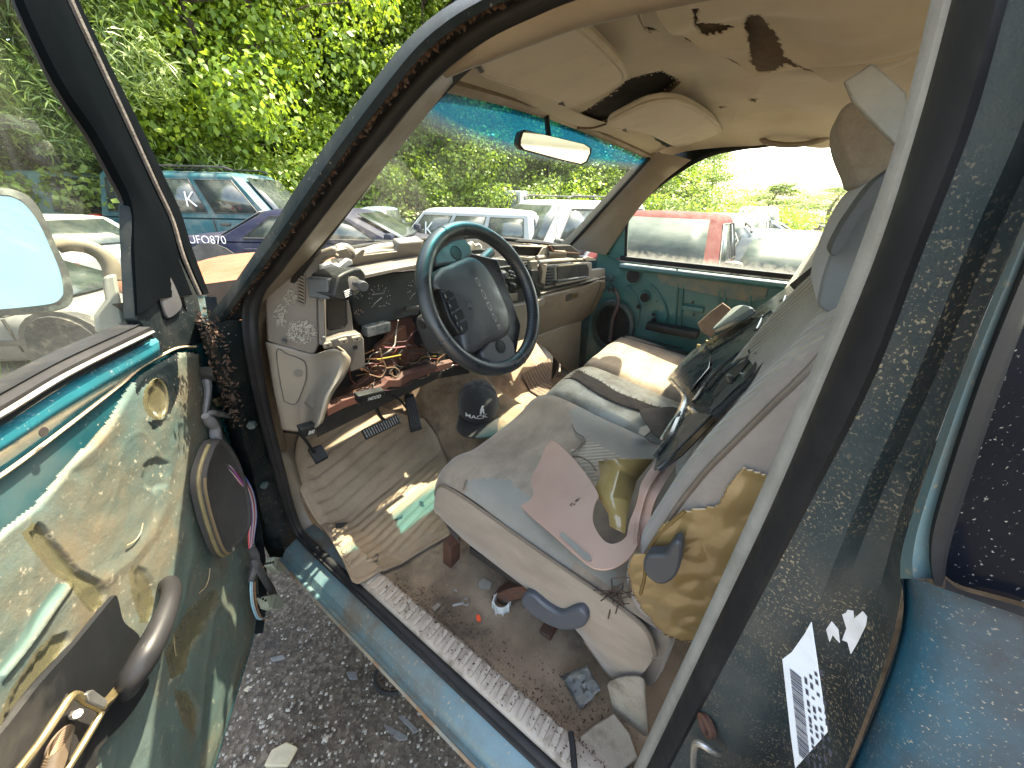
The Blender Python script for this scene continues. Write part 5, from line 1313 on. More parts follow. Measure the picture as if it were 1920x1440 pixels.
# passenger mat
pm = [PF(u, v, .012) for u, v in ((985, 700), (1030, 668), (1075, 700), (1040, 745), (1010, 750))]
g = G(); q0, q1, q2, q3 = PF(978, 702, .012), PF(1030, 672, .012), PF(1082, 712, .012), PF(1025, 752, .012)
rows = []
for j in range(70):
    t = j / 69; row = []
    for i in range(12):
        s_ = i / 11; p = (q0 * (1 - s_) + q3 * s_) * (1 - t) + (q1 * (1 - s_) + q2 * s_) * t
        row.append(V(p[0], p[1], floorz(p[0], p[1]) + .012 + (.004 if math.sin(t * 70) > 0 else 0)))
    rows.append(row)
o = G().loft(rows).build('floor_mat', mat('brown_rubber_mat', (.12, .085, .055), (.08, .055, .036), sc=10, rough=.8, dirt=(.04, .03, .02)), None, angle=50)
tag(o, 'small brown ribbed mat in the passenger footwell', 'floor mat')
# cap
hatc = PF(898, 772, .0); hatc = hatc + V(0, 0, .002)
hat = empty('baseball_cap', tuple(hatc)); tag(hat, 'black baseball cap with white lettering and dog emblem on the floor hump', 'cap')
HATM = mat('black_cotton_twill', (.016, .016, .017), (.026, .025, .025), sc=30, rough=.95, bump=.5, bsc=420, sheen=.2, dirt=(.08, .068, .052), dsc=9, dlo=.52, dhi=.85, damt=.6)
hf = nrm(V(-.80, -.60, 0)); hs = np.cross((0, 0, 1), hf); hu = V(0, 0, 1)
tl = R(-14); hf2 = hf * math.cos(tl) + hu * math.sin(tl); hu2 = hu * math.cos(tl) - hf * math.sin(tl)
def HP(f_, s_, u_): return hatc + hf2 * f_ + hs * s_ + hu2 * u_ + V(0, 0, .024)
rows = []
for j in range(13):
    el = math.pi / 2 * j / 12
    rr_ = math.cos(el) ** .72; h_ = .118 * math.sin(el) ** .9
    rows.append([HP(.094 * rr_ * math.cos(a) * (1.03 if math.cos(a) > 0 else 1), .084 * rr_ * math.sin(a), h_ + (.008 * math.cos(a) if j > 6 else .0)) for a in np.linspace(0, 2 * math.pi, 36, endpoint=False)])
G().loft(rows, cu=True).build('crown', HATM, hat, angle=80)
for k in range(6):
    a = R(30 + 60 * k); G().tube([HP(.0948 * math.cos(math.pi / 2 * j / 10) ** .72 * math.cos(a), .0848 * math.cos(math.pi / 2 * j / 10) ** .72 * math.sin(a), .119 * math.sin(math.pi / 2 * j / 10) ** .9) for j in range(11)], .0012, 4).build('crown_seam', HATM, hat)
G().lathe([(.007, 0), (.006, .004), (0, .006)], HP(.0, 0, .119), hu2, 10).build('top_button', HATM, hat)
rows = []
for j in range(8):
    t = j / 7
    rows.append([HP(.088 * math.cos(a) + (.075 * t) * math.cos(a) ** .5 * 1.0, (.086 + .012 * t) * math.sin(a), -.002 - .016 * t - .020 * math.sin(a) ** 2 * (1 + t) + .004 * t) for a in np.linspace(R(-72), R(72), 24)])
G().loft(rows).build('brim', HATM, hat, solid=.003, angle=80)
def hat_surf(s_, u_):    # a point on the crown's front at sideways s_, height u_
    j = math.asin(min(1, max(0, u_ / .118)) ** (1 / .9)); rr_ = math.cos(j) ** .72
    a = math.asin(max(-1, min(1, s_ / (.084 * rr_))))
    return HP(.094 * 1.03 * rr_ * math.cos(a) + .002, s_ * 1.015, u_ + .001)
def on_hat(gm_, name):
    g = G(); g.f = gm_.f; g.v = [tuple(hat_surf(p[0], p[1])) for p in gm_.v]
    return g.build(name, WHITEM, hat, angle=80)
t_ = text_mesh('MACK', (0, 0, 0), (1, 0, 0), (0, 1, 0), .0175, 0, wide=1.25, bold=.018)
xs0 = [p[0] for p in t_.v]; mx = (min(xs0) + max(xs0)) / 2
t_.v = [(p[0] - mx - .004, p[1] + .026, 0) for p in t_.v]
on_hat(t_, 'cap_lettering')
dog = [(-4, 0), (-3, 5), (-4, 9), (-2, 13), (-3, 17), (0, 21), (1, 25), (4, 28), (8, 27), (9, 24), (7, 22), (8, 18), (10, 14), (9, 9), (11, 3), (11, 0), (7, 0), (6, 6), (4, 9), (2, 6), (1, 0)]
sc2 = .00125
gd = G(); gd.add([(x * sc2 + .014, y * sc2 + .046, 0) for x, y in dog], [tuple(range(len(dog)))])
bm_ = bmesh.new(); vs_ = [bm_.verts.new(p) for p in gd.v]; bm_.faces.new(vs_); bmesh.ops.triangulate(bm_, faces=bm_.faces); gd2 = G(); bm_.verts.index_update(); gd2.add([tuple(v.co) for v in bm_.verts], [tuple(v.index for v in f.verts) for f in bm_.faces]); bm_.free()
on_hat(gd2, 'dog_emblem')
# beige bezel panel on the driver's cushion
PINK = mat('pinkish_beige_plastic', (.37, .225, .165), (.33, .20, .148), sc=5, rough=.5, bump=.25, bsc=320, bd=.0006, dirt=(.2, .145, .11), dsc=8, dlo=.55, dhi=.85, damt=.6)
KP = lambda u, v, off=0.0: PN(u, v, (.62, .2, 1.112), (-.05, .30, 1), off)
bz = cr([KP(u, v) for u, v in Z8([(410, 642), (440, 600), (520, 525), (600, 440), (640, 406), (690, 432), (770, 510), (840, 600), (893, 690), (880, 730), (866, 780), (868, 840), (905, 910), (950, 945), (1000, 938), (1045, 900), (1080, 830), (1100, 760), (1110, 880), (1090, 970), (1040, 1030), (970, 1072), (900, 1080), (840, 1058), (740, 975), (640, 885), (540, 800), (460, 720), (425, 670)])], 90, True)
bezel = G().slab(bz, (-.05, .3, 1), .0035).build('dash_trim_panel', PINK, None, bev=.001)
tag(bezel, 'curved pinkish beige plastic trim panel lying on the driver seat cushion', 'trim panel')
G().slab([KP(u, v, .005) for u, v in Z8([(690, 888), (705, 880), (852, 1005), (858, 1022), (848, 1030), (820, 1022), (700, 905)])], (-.05, .3, 1), .001).build('slot', CLOTHS, bezel)
G().lathe([(.011, .0045), (.011, .0052)], KP(*Z8([(556, 546)])[0]), (-.05, .3, 1), 16).build('hole', CLOTHS, bezel)
for k in range(9):
    u, v = 745 + 5 * k + rng.uniform(-4, 4), 745 - 4 * k + rng.uniform(-8, 8)
    G().tube([KP(*Z8([(u, v)])[0], .0045), KP(*Z8([(u + rng.uniform(4, 12), v - rng.uniform(2, 14))])[0], .0045)], .0008, 4).build('scuff', BROWNF, bezel)
arm = [KP(*Z8([(1085, 930)])[0]), KP(*Z8([(1105, 800)])[0], .01), PN(*Z8([(1150, 650)])[0], (.9, .12, 1.17), (0, .6, .8)), PN(*Z8([(1230, 520)])[0], (.9, .12, 1.17), (0, .6, .8)), PN(*Z8([(1290, 395)])[0], (.9, .12, 1.17), (0, .6, .8))]
G().sweep(cr(arm, 24), [(-.022, .0), (.016, .004), (.016, .008), (-.022, .004)], (.5, .8, .1)).build('bezel_arm', PINK, bezel)
G().sweep([p + V(-.008, 0, .006) for p in cr(arm, 24)], [(-.003, 0), (.003, 0), (.003, .003), (-.003, .003)], (.5, .8, .1)).build('arm_ridge', PINK, bezel)
# black bezel leaning on the seat backs
BP = lambda u, v, off=0.0: PN(u, v, (1.0, .1, 1.24), (0, .8, .6), off)
Zb = lambda px: zx(px, 4.0, 1080, 560)
GBLK = mat('glossy_black_bezel', (.020, .024, .026), (.035, .040, .042), sc=5, rough=.25, bump=.15, bsc=90, coat=.3, dirt=(.075, .08, .08), dsc=6, dlo=.45, dhi=.8, damt=.7)
ob = cr([BP(u, v) for u, v in Zb([(690, 602), (760, 520), (860, 412), (960, 340), (1060, 285), (1180, 205), (1300, 120), (1420, 40), (1560, -60), (1670, -130), (1690, -60), (1660, 40), (1600, 150), (1500, 330), (1380, 520), (1250, 650), (1130, 760), (1030, 880), (900, 1010), (780, 1130), (690, 1230), (590, 1290), (640, 1150), (690, 1000), (740, 900), (780, 820), (800, 740), (770, 680), (715, 630)])], 100, True)
blk = G().slab(ob, (0, .8, .6), .004).build('black_dash_bezel', GBLK, None, bev=.001)
tag(blk, 'long glossy black dash bezel propped against the seat backs', 'dash bezel')
for k, z_ in enumerate(([(1020, 720), (1100, 600), (1180, 520), (1290, 450), (1300, 470), (1230, 560), (1140, 650), (1040, 740)], [(1360, 240), (1400, 180), (1450, 130), (1440, 200), (1390, 280)], [(860, 790), (900, 700), (960, 645), (970, 660), (920, 740)], [(1260, 590), (1330, 500), (1440, 350), (1450, 370), (1370, 500), (1280, 620)], [(850, 825), (880, 812), (960, 815), (1020, 830), (1010, 855), (940, 872), (880, 860)])):
    G().slab([BP(u, v, .0055) for u, v in Zb(z_)], (0, .8, .6), .001).build('opening', VOID, blk)
for z_, r_ in (([(700, 600), (780, 690), (815, 745), (800, 820), (750, 930), (700, 1040), (600, 1180)], .006), ([(1000, 400), (1130, 320), (1290, 215), (1470, 90)], .004), ([(980, 690), (1100, 560), (1220, 470), (1300, 440)], .005), ([(1040, 880), (1200, 720), (1330, 600), (1480, 400), (1620, 150)], .006), ([(880, 770), (960, 650), (1080, 520), (1200, 420), (1400, 280)], .0035), ([(1440, 130), (1600, 150)], .005), ([(1500, 130), (1540, 60), (1570, -20)], .003), ([(850, 820), (900, 870), (960, 880), (1040, 850)], .006), ([(1340, 240), (1360, 215), (1400, 130)], .003)):
    G().tube([BP(u, v, .006) for u, v in Zb(z_)], r_, 6, smooth=20).build('moulded_rib', GBLK, blk)
for z_, m_ in (([(1420, 140), (1560, 145), (1440, 330), (1380, 370), (1300, 420), (1390, 210)], CHARC), ([(1040, 760), (1140, 650), (1230, 640), (1100, 780), (1010, 850)], CHARC), ([(840, 870), (1020, 870), (900, 1000), (770, 1120), (760, 1010)], CHARC), ([(900, 500), (1010, 420), (1000, 520), (900, 640), (860, 700), (800, 640)], GBLK)):
    G().slab([BP(u, v, .010) for u, v in Zb(z_)], (0, .8, .6), .002).build('bezel_face', m_, blk, bev=.001)
for u, v in ((918, 358), (985, 330), (1015, 315), (1045, 292)):
    G().box(BP(*Zb([(u, v)])[0], .012), (.006, .006, .008)).build('clip', ZINC, blk)
for k in range(26):
    u, v = rng.uniform(1150, 1600), 0; v = 620 - (u - 1150) * 1.2 + rng.uniform(-120, 60)
    p = BP(*Zb([(u, v)])[0], .008); d = V(rng.gauss(0, .012), rng.gauss(0, .008), rng.gauss(0, .012))
    G().slab([p, p + d, p + d * .7 + V(.006, 0, .004)], (0, .8, .6), .002).build('broken_tab', rng.choice((GBLK, CHARC, METAL)), blk)
for z_ in ([(640, 1050), (720, 920), (780, 850)],): G().tube([BP(u, v, .012) for u, v in Zb(z_)], .003, 5).build('bright_edge', METAL, blk)
xs2 = G().slab([BP(u, v, -.03) for u, v in Zb([(600, 1280), (900, 1020), (1040, 900), (1050, 920), (800, 1180), (640, 1300)])], (0, .8, .6), .002)
xs2.build('lower_flange', mat('blue_black_plastic', (.022, .024, .036), rough=.4), blk)
# second dark grey bezel behind it, near the door
o = G().slab(cr([BP(u, v, .02) for u, v in Zb([(1050, 260), (1110, 190), (1200, 100), (1260, 75), (1350, 95), (1300, 140), (1180, 210)])], 30, True), (0, .8, .6), .02).build('grey_housing', mat('satin_grey_plastic', (.16, .18, .18), (.12, .14, .14), rough=.35, dirt=(.25, .25, .23), dsc=8), None, bev=.005)
tag(o, 'satin grey plastic housing behind the black bezel by the passenger door', 'housing')
o = G().slab([PX(u, v, 1.72) for u, v in Zb([(910, 190), (1010, 100), (1100, 35), (1150, 70), (1200, 130), (1080, 230), (1010, 290), (940, 250)])], (1, .2, .3), .008).build('cardboard_panel', mat('brown_card', (.20, .14, .10), (.15, .105, .075), sc=12, rough=.85, dirt=(.1, .07, .05)), None, bev=.002)
tag(o, 'bent brown panel leaning upright against the teal passenger door', 'panel')
# crumpled yellowed film on the cushion
g = G(); fz = [(890, 512, 1.12), (990, 500, 1.165), (1090, 612, 1.115), (1180, 500, 1.17), (870, 660, 1.11), (965, 700, 1.12), (1060, 720, 1.12), (1000, 560, 1.14), (945, 790, 1.10), (1040, 800, 1.115), (1030, 890, 1.105), (950, 850, 1.10), (905, 585, 1.118)]
pv = [PZ(*Z8([(a, b)])[0], z) for a, b, z in fz]
g.add(pv, [(0, 1, 7, 12), (1, 3, 2, 7), (12, 7, 5, 4), (7, 2, 6, 5), (4, 5, 8), (5, 6, 9, 8), (8, 9, 10, 11)])
o = g.build('plastic_sheet', mat('crumpled_amber_film', (.34, .235, .09), (.26, .18, .07), sc=9, rough=.12, bump=.4, bsc=18, bd=.006, coat=.8), None, angle=20, solid=.001)
tag(o, 'crumpled yellowed plastic sheet on the driver cushion behind the beige panel', 'plastic sheet')
# small litter
def rock(name, c, r, m, lab, cat, flat=.5, grp=None, seed=0):
    rr = random.Random(seed); g = G().rbox(c, (r, r * rr.uniform(.5, .9), r * flat), r * flat * .6, 3, rot((0, 0, 1), rr.uniform(0, 3)), lambda p, q: p * (1 + .25 * math.sin(q[0] * 3 + q[1] * 5 + seed)))
    return tag(g.build(name, m, None), lab, cat, grp)
p = PF(940, 1138, .0)
o = G().loft([[p + V(r_ * math.cos(a), r_ * math.sin(a), h) for a in np.linspace(0, 6.2832, 28, endpoint=False)] for r_, h in ((.0215, .003), (.023, .03), (.0195, .03), (.0185, .005))], cu=True).build('plastic_collar', WHITEP, None)
tag(o, 'round white plastic collar standing on the carpet by the seat rail', 'collar')
for k in range(8):
    a = k * .785; G().box(p + V(.0235 * math.cos(a), .0235 * math.sin(a), .015), (.002, .002, .014), rot((0, 0, 1), a)).build('collar_rib', WHITEP, o)
p = PF(874, 1128, .004)
o = G().tube([p + V(.009 * math.cos(a), .009 * math.sin(a), 0) for a in np.linspace(0, 6.28, 14, endpoint=False)], .0028, 6, closed=True).tube([p + V(-.008, .005, 0), p + V(-.03, .022, .002)], .0035, 6).build('eye_bolt', METAL, None)
tag(o, 'small metal eye bolt lying on the dirty carpet', 'bolt')
p = PF(897, 1160, .003)
o = G().slab([p + V(x, y, 0) for x, y in ((-.008, -.006), (0, -.009), (.008, .002), (.004, .009), (-.004, .004))], (0, 0, 1), .003).build('plastic_fragment', mat('orange_plastic', (.8, .09, .03), rough=.5, bump=0), None)
tag(o, 'bright orange plastic fragment on the carpet', 'fragment')
SH = mat('dark_shard', (.05, .05, .047), (.035, .035, .033), rough=.6)
for k, (px_, lab) in enumerate(((((628, 982), (652, 980), (640, 992), (630, 990)), 'dark triangular shard near the outer edge of the floor mat'), (((704, 1040), (711, 1040), (707, 1060), (699, 1061)), 'narrow dark shard at the rear corner of the floor mat'), (((740, 975), (756, 966), (754, 972), (742, 978)), 'thin grey shard on the middle of the floor mat'), (((787, 940), (794, 942), (795, 949), (789, 951)), 'small round dark cap on the mat close to the seat'))):
    o = G().slab([PF(u, v, .018) for u, v in px_], (0, 0, 1), .003).build('shard', SH, None); tag(o, lab, 'shard')
PAPER = mat('grubby_paper', (.30, .265, .21), (.2, .175, .14), rough=.9)
for k, (px_, lab) in enumerate(((((810, 1140), (822, 1131), (826, 1136), (815, 1147)), 'pale grey chip on the carpet beside the step pad'), (((850, 1108), (856, 1104), (858, 1112)), 'tiny pale chip next to the seat rail'), (((896, 1096), (905, 1084), (922, 1094), (918, 1106), (900, 1104)), 'white plastic scrap inside the seat rail'))):
    o = G().slab([PF(u, v, .008) for u, v in px_], (0, 0, 1), .003).build('paper_scrap', PAPER, None); tag(o, lab, 'scrap')
o = G().slab([PZ(u, v, 1.075) for u, v in ((1198, 806), (1212, 800), (1220, 812), (1208, 822), (1196, 815))], (0, 0, 1), .008).build('tissue', PAPER, None, bev=.002); tag(o, 'crumpled white tissue in the gap of the torn centre seat', 'tissue')
# foil insulation, rolled carpet, kinked strap behind the seat
FOIL = mat('grey_foil', (.075, .072, .066), (.045, .043, .04), sc=8, rough=.5, metal=.1, bump=.5, bsc=60, bd=.004, dirt=(.2, .17, .13), dsc=20)
fa, fb, fc_, fd = PF(1050, 1268, .012), PF(1100, 1248, .05), PF(1128, 1296, .05), PF(1088, 1330, .006)
o = G().loft([[(fa * (1 - i / 8) + fb * i / 8) * (1 - j / 8) + (fd * (1 - i / 8) + fc_ * i / 8) * j / 8 + V(rng.gauss(0, .0015), rng.gauss(0, .0015), abs(rng.gauss(0, .0025))) for i in range(9)] for j in range(9)]).build('foil_scrap', FOIL, None, angle=15, solid=.001); tag(o, 'crinkled grey foil scrap under the rear of the driver seat', 'foil')
a = PF(1175, 1440, .03)
CARP2 = mat('pale_carpet_backing', (.30, .25, .19), (.22, .18, .135), sc=10, rough=.98, bump=.9, bsc=260, bd=.002, dirt=(.12, .09, .06), dsc=14)
top_ = [PX(u, v, .44) for u, v in ((1140, 1282), (1165, 1268), (1200, 1268), (1210, 1285), (1195, 1308), (1160, 1312))]
bt = [PX(u, v, .44) for u, v in ((1170, 1440), (1185, 1430), (1208, 1430), (1212, 1442), (1200, 1458), (1180, 1460))]
o = G().loft([cr(top_, 20, True), cr([(x + y) / 2 for x, y in zip(top_, bt)], 20, True), cr(bt, 20, True)], cu=True).build('carpet_roll', CARP2, None, solid=.004); tag(o, 'rolled tan carpet scrap behind the driver seat', 'carpet')
o = G().slab([PZ(u, v, .742) for u, v in ((1086, 1385), (1110, 1365), (1150, 1340), (1180, 1380), (1195, 1425), (1160, 1450), (1090, 1450))], (0, 0, 1), .010).build('carpet_flap', CARP2, None, bev=.003); tag(o, 'speckled tan carpet flap at the foot of the centre pillar', 'carpet')
o = G().tube([PZ(u, v, .775) for u, v in ((1070, 1372), (1074, 1400), (1078, 1450))], .006, 6).build('rubber_strap', RUBBER, None); tag(o, 'short black rubber strap across the end of the step pad', 'strap')
# fuzzy tan pad and loose grey trim above the head restraint
o = xslab('fuzzy_pad', [(1568, 252), (1571, 218), (1584, 198), (1604, 190), (1640, 205), (1690, 262), (1690, 300), (1650, 338), (1606, 356), (1592, 326), (1576, 288)], .70, .12, mat('fuzzy_tan_felt', (.19, .155, .115), (.14, .112, .083), sc=60, rough=1.0, bump=1.0, bsc=240, bd=.004, sheen=.3), None, .02)
tag(o, 'fuzzy tan felt pad wedged above the driver head restraint', 'pad')
tp = [PX(u, v, .58) for u, v in ((1582, 152), (1612, 135), (1636, 117), (1700, 172), (1712, 280), (1682, 278), (1640, 235), (1598, 190))]
o = G().slab(tp, nrm(V(1, .15, .1)), .006).build('loose_trim_strip', mat('pale_grey_trim_plastic', (.15, .15, .13), (.12, .12, .105), rough=.5, bump=.3, bsc=300, dirt=(.2, .19, .165), dsc=10), None, bev=.002)
tag(o, 'broken grey trim strip hanging under the headliner by the centre pillar', 'trim strip')
# belt and cord over the passenger backrest
part('seat_belt', G().sweep(cr([PX(u, v, x) for u, v, x in ((1490, 545, 1.2), (1530, 515, 1.1), (1560, 495, 1.0), (1600, 462, .9))], 16), [(-.02, 0), (.02, 0), (.02, .002), (-.02, .002)], (0, .6, .6)), mat('grey_belt_webbing', (.06, .055, .05), rough=.8, bump=.6, bsc=300))
# dirt and leaf bits on the step pad, carpet and cushion edge
g = G()
def bit(p, a, b, c):
    d = V(rng.gauss(0, 1), rng.gauss(0, 1), rng.gauss(0, .35)); d = nrm(d) * rng.uniform(a, b); e = nrm(np.cross(d, (rng.gauss(0, .3), rng.gauss(0, .3), 1))) * rng.uniform(.2, .6) * np.linalg.norm(d)
    g.add([p - d, p + e, p + d + V(0, 0, c), p - e], [(0, 1, 2, 3)])
for _ in range(900):
    t = rng.random(); x = .292 + .05 * rng.random() ** .6; y = .62 - .78 * t
    if rng.random() < .55: x = .335 + abs(rng.gauss(0, .03))
    bit(V(x, y, (.7625 if x < .342 else .748 - min(.02, (x - .342) * .3))), .0008, .0042, .002)
for _ in range(900):
    u, v = rng.uniform(700, 1180), 0; v = 1080 + (u - 700) * .62 + rng.uniform(-40, 60)
    p = PF(u, v, .002)
    if p[0] > .33: bit(p, .0006, .0035, .001)
struct(g.build('floor_debris', LITTER), 'stuff')
g = G()
for _ in range(26):
    u, v = 1155 + rng.gauss(0, 8), 1118 + rng.gauss(0, 10)
    p = PX(u, v, .47); d = V(rng.gauss(0, .012), rng.gauss(0, .012), rng.gauss(0, .012)); g.tube([p - d, p + V(0, 0, .003), p + d], .0012, 4)
struct(g.build('twig_tuft', LITTER), 'stuff')
# ================================================================ driver's door, swung open about 39 degrees
from mathutils import noise as MN
DA, DB = V(.273, 1.05, 1.43), V(.2, 1.06, .77)
DDIR = nrm(V(-.629, -.777, 0))                     # from the hinge towards the latch end
DN = -nrm(np.cross(DDIR, DA - DB))                 # inner face normal, towards the driver
DUP = nrm(np.cross(DN, DDIR)); DUP = DUP if DUP[2] > 0 else -DUP
def DD(u, v, off=0.0): return PN(u, v, DB, DN, off)
Z1 = lambda px: zx(px, 3, 0, 0)
Z2 = lambda px: zx(px, 3, 0, 480)
Z3 = lambda px: zx(px, 3, 0, 960)
DTEAL = mat('door_teal_paint', (.012, .085, .10), (.008, .05, .062), sc=5, rough=.28, coat=.5, bump=.05, dirt=(.10, .10, .085), dsc=6, dlo=.5, dhi=.8, speck=(.4, .38, .33), ssc=160, slo=.66, shi=.71, damt=.6)
base = [(-420, 1110), (-200, 955), (0, 832), (150, 735), (285, 640), (320, 600), (350, 560), (385, 556), (398, 640), (420, 740), (443, 840), (468, 955), (482, 1040), (486, 1115), (478, 1190), (452, 1280), (403, 1440), (330, 1660), (200, 1900), (-420, 1900)]
door = part('driver_door', G().slab([DD(u, v, -.004) for u, v in base], -DN, .02), DTEAL, bev=.003)
def dp(name, g, m, **k): return g.build(name, m, door, **k)
# hinge-side edge wall and outer skin
he = cr([DD(u, v, -.02) for u, v in base[7:15]], 26)
dp('hinge_edge', G().loft([[p + DN * .022 for p in he], [p - DN * .05 - DDIR * .006 for p in he], [p - DN * .085 - DDIR * .02 for p in he]]), DARKP)
ot = [DD(u, v, -.10) for u, v in base]
dp('outer_skin', G().slab([p - DDIR * .01 for p in ot], -DN, .004), TEAL)
# belt: black inner seal, painted shelf with rolled edge
def dsweep(name, pz, prof, m, **k): return dp(name, G().sweep(pz, prof, DUP), m, **k)
bl0 = [DD(u, v, -.03) for u, v in ((-420, 985), (-200, 845), (0, 724), (140, 645), (262, 610))]
bl = cr(bl0, 30)
r0 = cr([DD(u, v, -.03) for u, v in ((-420, 930), (-200, 815), (0, 708), (120, 650), (240, 600))], 24)
r1 = cr([DD(u, v, .004) for u, v in ((-420, 960), (-200, 845), (0, 738), (130, 668), (255, 612))], 24)
r2 = cr([DD(u, v, .014) for u, v in ((-420, 985), (-200, 868), (0, 762), (130, 687), (282, 613))], 24)
r3 = cr([DD(u, v, .016) for u, v in ((-420, 1020), (-200, 900), (0, 786), (130, 706), (284, 630))], 24)
r4 = cr([DD(u, v, .004) for u, v in ((-420, 1035), (-200, 915), (0, 800), (130, 718), (282, 640))], 24)
seal = dp('belt_seal', G().loft([r0, [p * .5 + q * .5 + DN * .012 for p, q in zip(r0, r1)], r1, [p * .5 + q * .5 - DN * .006 for p, q in zip(r1, r2)], r2, r3, r4]), RUBBER, angle=50)
dp('belt_seal_edge', G().tube([(a * .45 + b * .55) + DN * .003 for a, b in zip(r2, r3)], .0032, 6), METAL)
s0 = cr([DD(u, v, -.002) for u, v in ((-420, 1035), (-200, 915), (0, 800), (130, 718), (290, 632))], 24)
s1 = cr([DD(u, v, .012) for u, v in ((-420, 1062), (-200, 942), (0, 824), (140, 732), (298, 640))], 24)
s2 = cr([DD(u, v, .012) for u, v in ((-420, 1080), (-200, 960), (0, 842), (140, 750), (300, 655))], 24)
s3 = cr([DD(u, v, .0) for u, v in ((-420, 1100), (-200, 978), (0, 862), (150, 765), (310, 668))], 24)
s4 = cr([DD(u, v, -.004) for u, v in ((-420, 1140), (-200, 1020), (0, 893), (150, 782), (250, 702))], 24)
BELT = mat('glossy_teal_belt', (.018, .16, .20), (.010, .085, .11), sc=4, rough=.22, coat=.6, bump=.04, dirt=(.09, .11, .11), dsc=7, dlo=.5, dhi=.8, speck=(.5, .5, .47), ssc=150, slo=.64, shi=.69, damt=.6)
dp('belt_shelf', G().loft([[a * (1 - t) + b * t for a, b in zip(p, q)] for p, q in ((s0, s1), (s1, s2), (s2, s3), (s3, s4)) for t in (0, .33, .66)] + [s4]), BELT, angle=70)
dp('seam_sealer', G().tube(cr([DD(u, v, .002) for u, v in ((-200, 1020), (0, 893), (110, 812), (225, 722), (262, 690), (300, 668), (335, 652), (368, 650))], 40), .0025, 6), mat('beige_sealer', (.36, .29, .19), rough=.8))
G().lathe([(.0, .001), (.006, .001), (.006, 0)], DD(81, 810, .012), DN, 12).build('screw_hole', VOID, door)
# window frame: black pillar part with fuzzy run channel
f0 = [(17, -30), (30, 20), (97, 163), (157, 253), (200, 330), (229, 392), (232, 480), (240, 598)]
f1 = [(40, -30), (52, 20), (118, 155), (178, 245), (218, 318), (248, 385), (252, 470), (258, 590)]
f2 = [(92, -30), (102, 12), (160, 140), (215, 245), (258, 330), (288, 400), (302, 470), (300, 560)]
f3 = [(118, -30), (130, 5), (190, 135), (240, 245), (285, 345), (318, 415), (338, 485), (366, 552)]
f4 = [(126, -30), (138, 5), (198, 132), (250, 240), (296, 340), (328, 410), (350, 478), (382, 552)]
f5 = [(140, -30), (150, 5), (205, 118), (262, 232), (308, 330), (340, 400), (362, 470), (392, 550)]
FR = [cr([DD(u, v, o) for u, v in f], 40) for f, o in ((f0, -.02), (f1, .004), (f2, .010), (f3, .0), (f4, .004), (f5, -.03))]
FRM = mat('satin_black_frame', (.0025, .0035, .004), (.004, .005, .006), rough=.7, spec=.0, bump=.0)
fm_ = dp('window_frame', G().loft([FR[0], FR[1], [(a + b) / 2 + DN * .003 for a, b in zip(FR[1], FR[2])], FR[2], FR[3], [p - DN * .012 for p in FR[3]], [p - DN * .012 for p in FR[4]], FR[4], FR[5]]), FRM, angle=50)
dp('run_channel', G().tube([a * .5 + b * .5 for a, b in zip(FR[3], FR[4])], .004, 6), mat('dusty_flock', (.10, .085, .07), (.18, .155, .13), sc=90, rough=1, bump=.8, bsc=260))
dp('glass_seal', G().tube([p + DN * .004 for p in FR[0]], .005, 6), RUBBER)
# mirror flag plate and its black pad
dp('mirror_flag', G().slab([DD(u, v, .001) for u, v in ((258, 600), (252, 470), (248, 385), (290, 410), (330, 470), (372, 556), (388, 640), (300, 660), (285, 632))], -DN, .02), DARKP, bev=.003)
dp('flag_pad', G().slab(cr([DD(u, v, .002) for u, v in Z2([(868, 110), (900, 88), (935, 105), (970, 170), (1005, 255), (1003, 300), (935, 352), (905, 300), (880, 200)])], 30, True), DN, .005), CHARC, bev=.002)
# glass
gp = [DD(u, v, -.028) for u, v in ((17, -30), (97, 163), (157, 253), (229, 392), (240, 600), (120, 655), (-420, 940), (-600, 300), (-200, -200))]
dp('door_glass', G().add(gp, [tuple(range(len(gp)))]), FILM)
# vapour barrier film: creased plastic stuck over the inner panel
VB = mat('grimy_vapour_barrier', (.080, .112, .102), (.048, .082, .075), sc=4, rough=.45, bump=.4, bsc=34, bd=.004, coat=.05, dirt=(.105, .080, .046), dsc=5, dlo=.44, dhi=.66, speck=(.30, .27, .2), ssc=90, slo=.62, shi=.7, damt=.85)
VBD = mat('film_over_openings', (.10, .092, .05), (.065, .062, .037), sc=8, rough=.24, bump=.25, bsc=24, bd=.006, coat=.4, dirt=(.13, .11, .07), dsc=8, damt=.5)
VBT = mat('film_over_teal_ridge', (.085, .125, .108), (.05, .095, .085), sc=6, rough=.4, bump=.2, bsc=24, coat=.1)
FP = [(-90, 1075), (0, 990), (57, 947), (110, 880), (150, 838), (187, 800), (215, 755), (236, 724), (262, 700), (300, 676), (335, 658), (372, 662), (380, 700), (402, 760), (425, 830), (448, 905), (466, 990), (478, 1080), (474, 1180), (450, 1260), (425, 1340), (398, 1440), (378, 1510), (-90, 1510)]
SL1 = Z3([(120, 120), (180, 60), (215, 80), (300, 190), (420, 330), (540, 390), (578, 470), (560, 540), (510, 568), (450, 500), (380, 400), (290, 340), (180, 210)])
SL2 = Z3([(-60, 1280), (60, 1000), (200, 780), (300, 690), (350, 680), (370, 720), (320, 820), (160, 1060), (20, 1240)])
SL3 = Z3([(720, 350), (745, 300), (800, 330), (850, 420), (870, 520), (830, 620), (790, 620), (745, 480)])
SL4 = Z3([(930, 800), (980, 680), (1060, 540), (1160, 460), (1220, 430), (1235, 500), (1150, 640), (1060, 790), (1040, 900), (960, 940)])
SL5 = Z3([(975, 1000), (1050, 1010), (1110, 1130), (1090, 1270), (1020, 1180)])
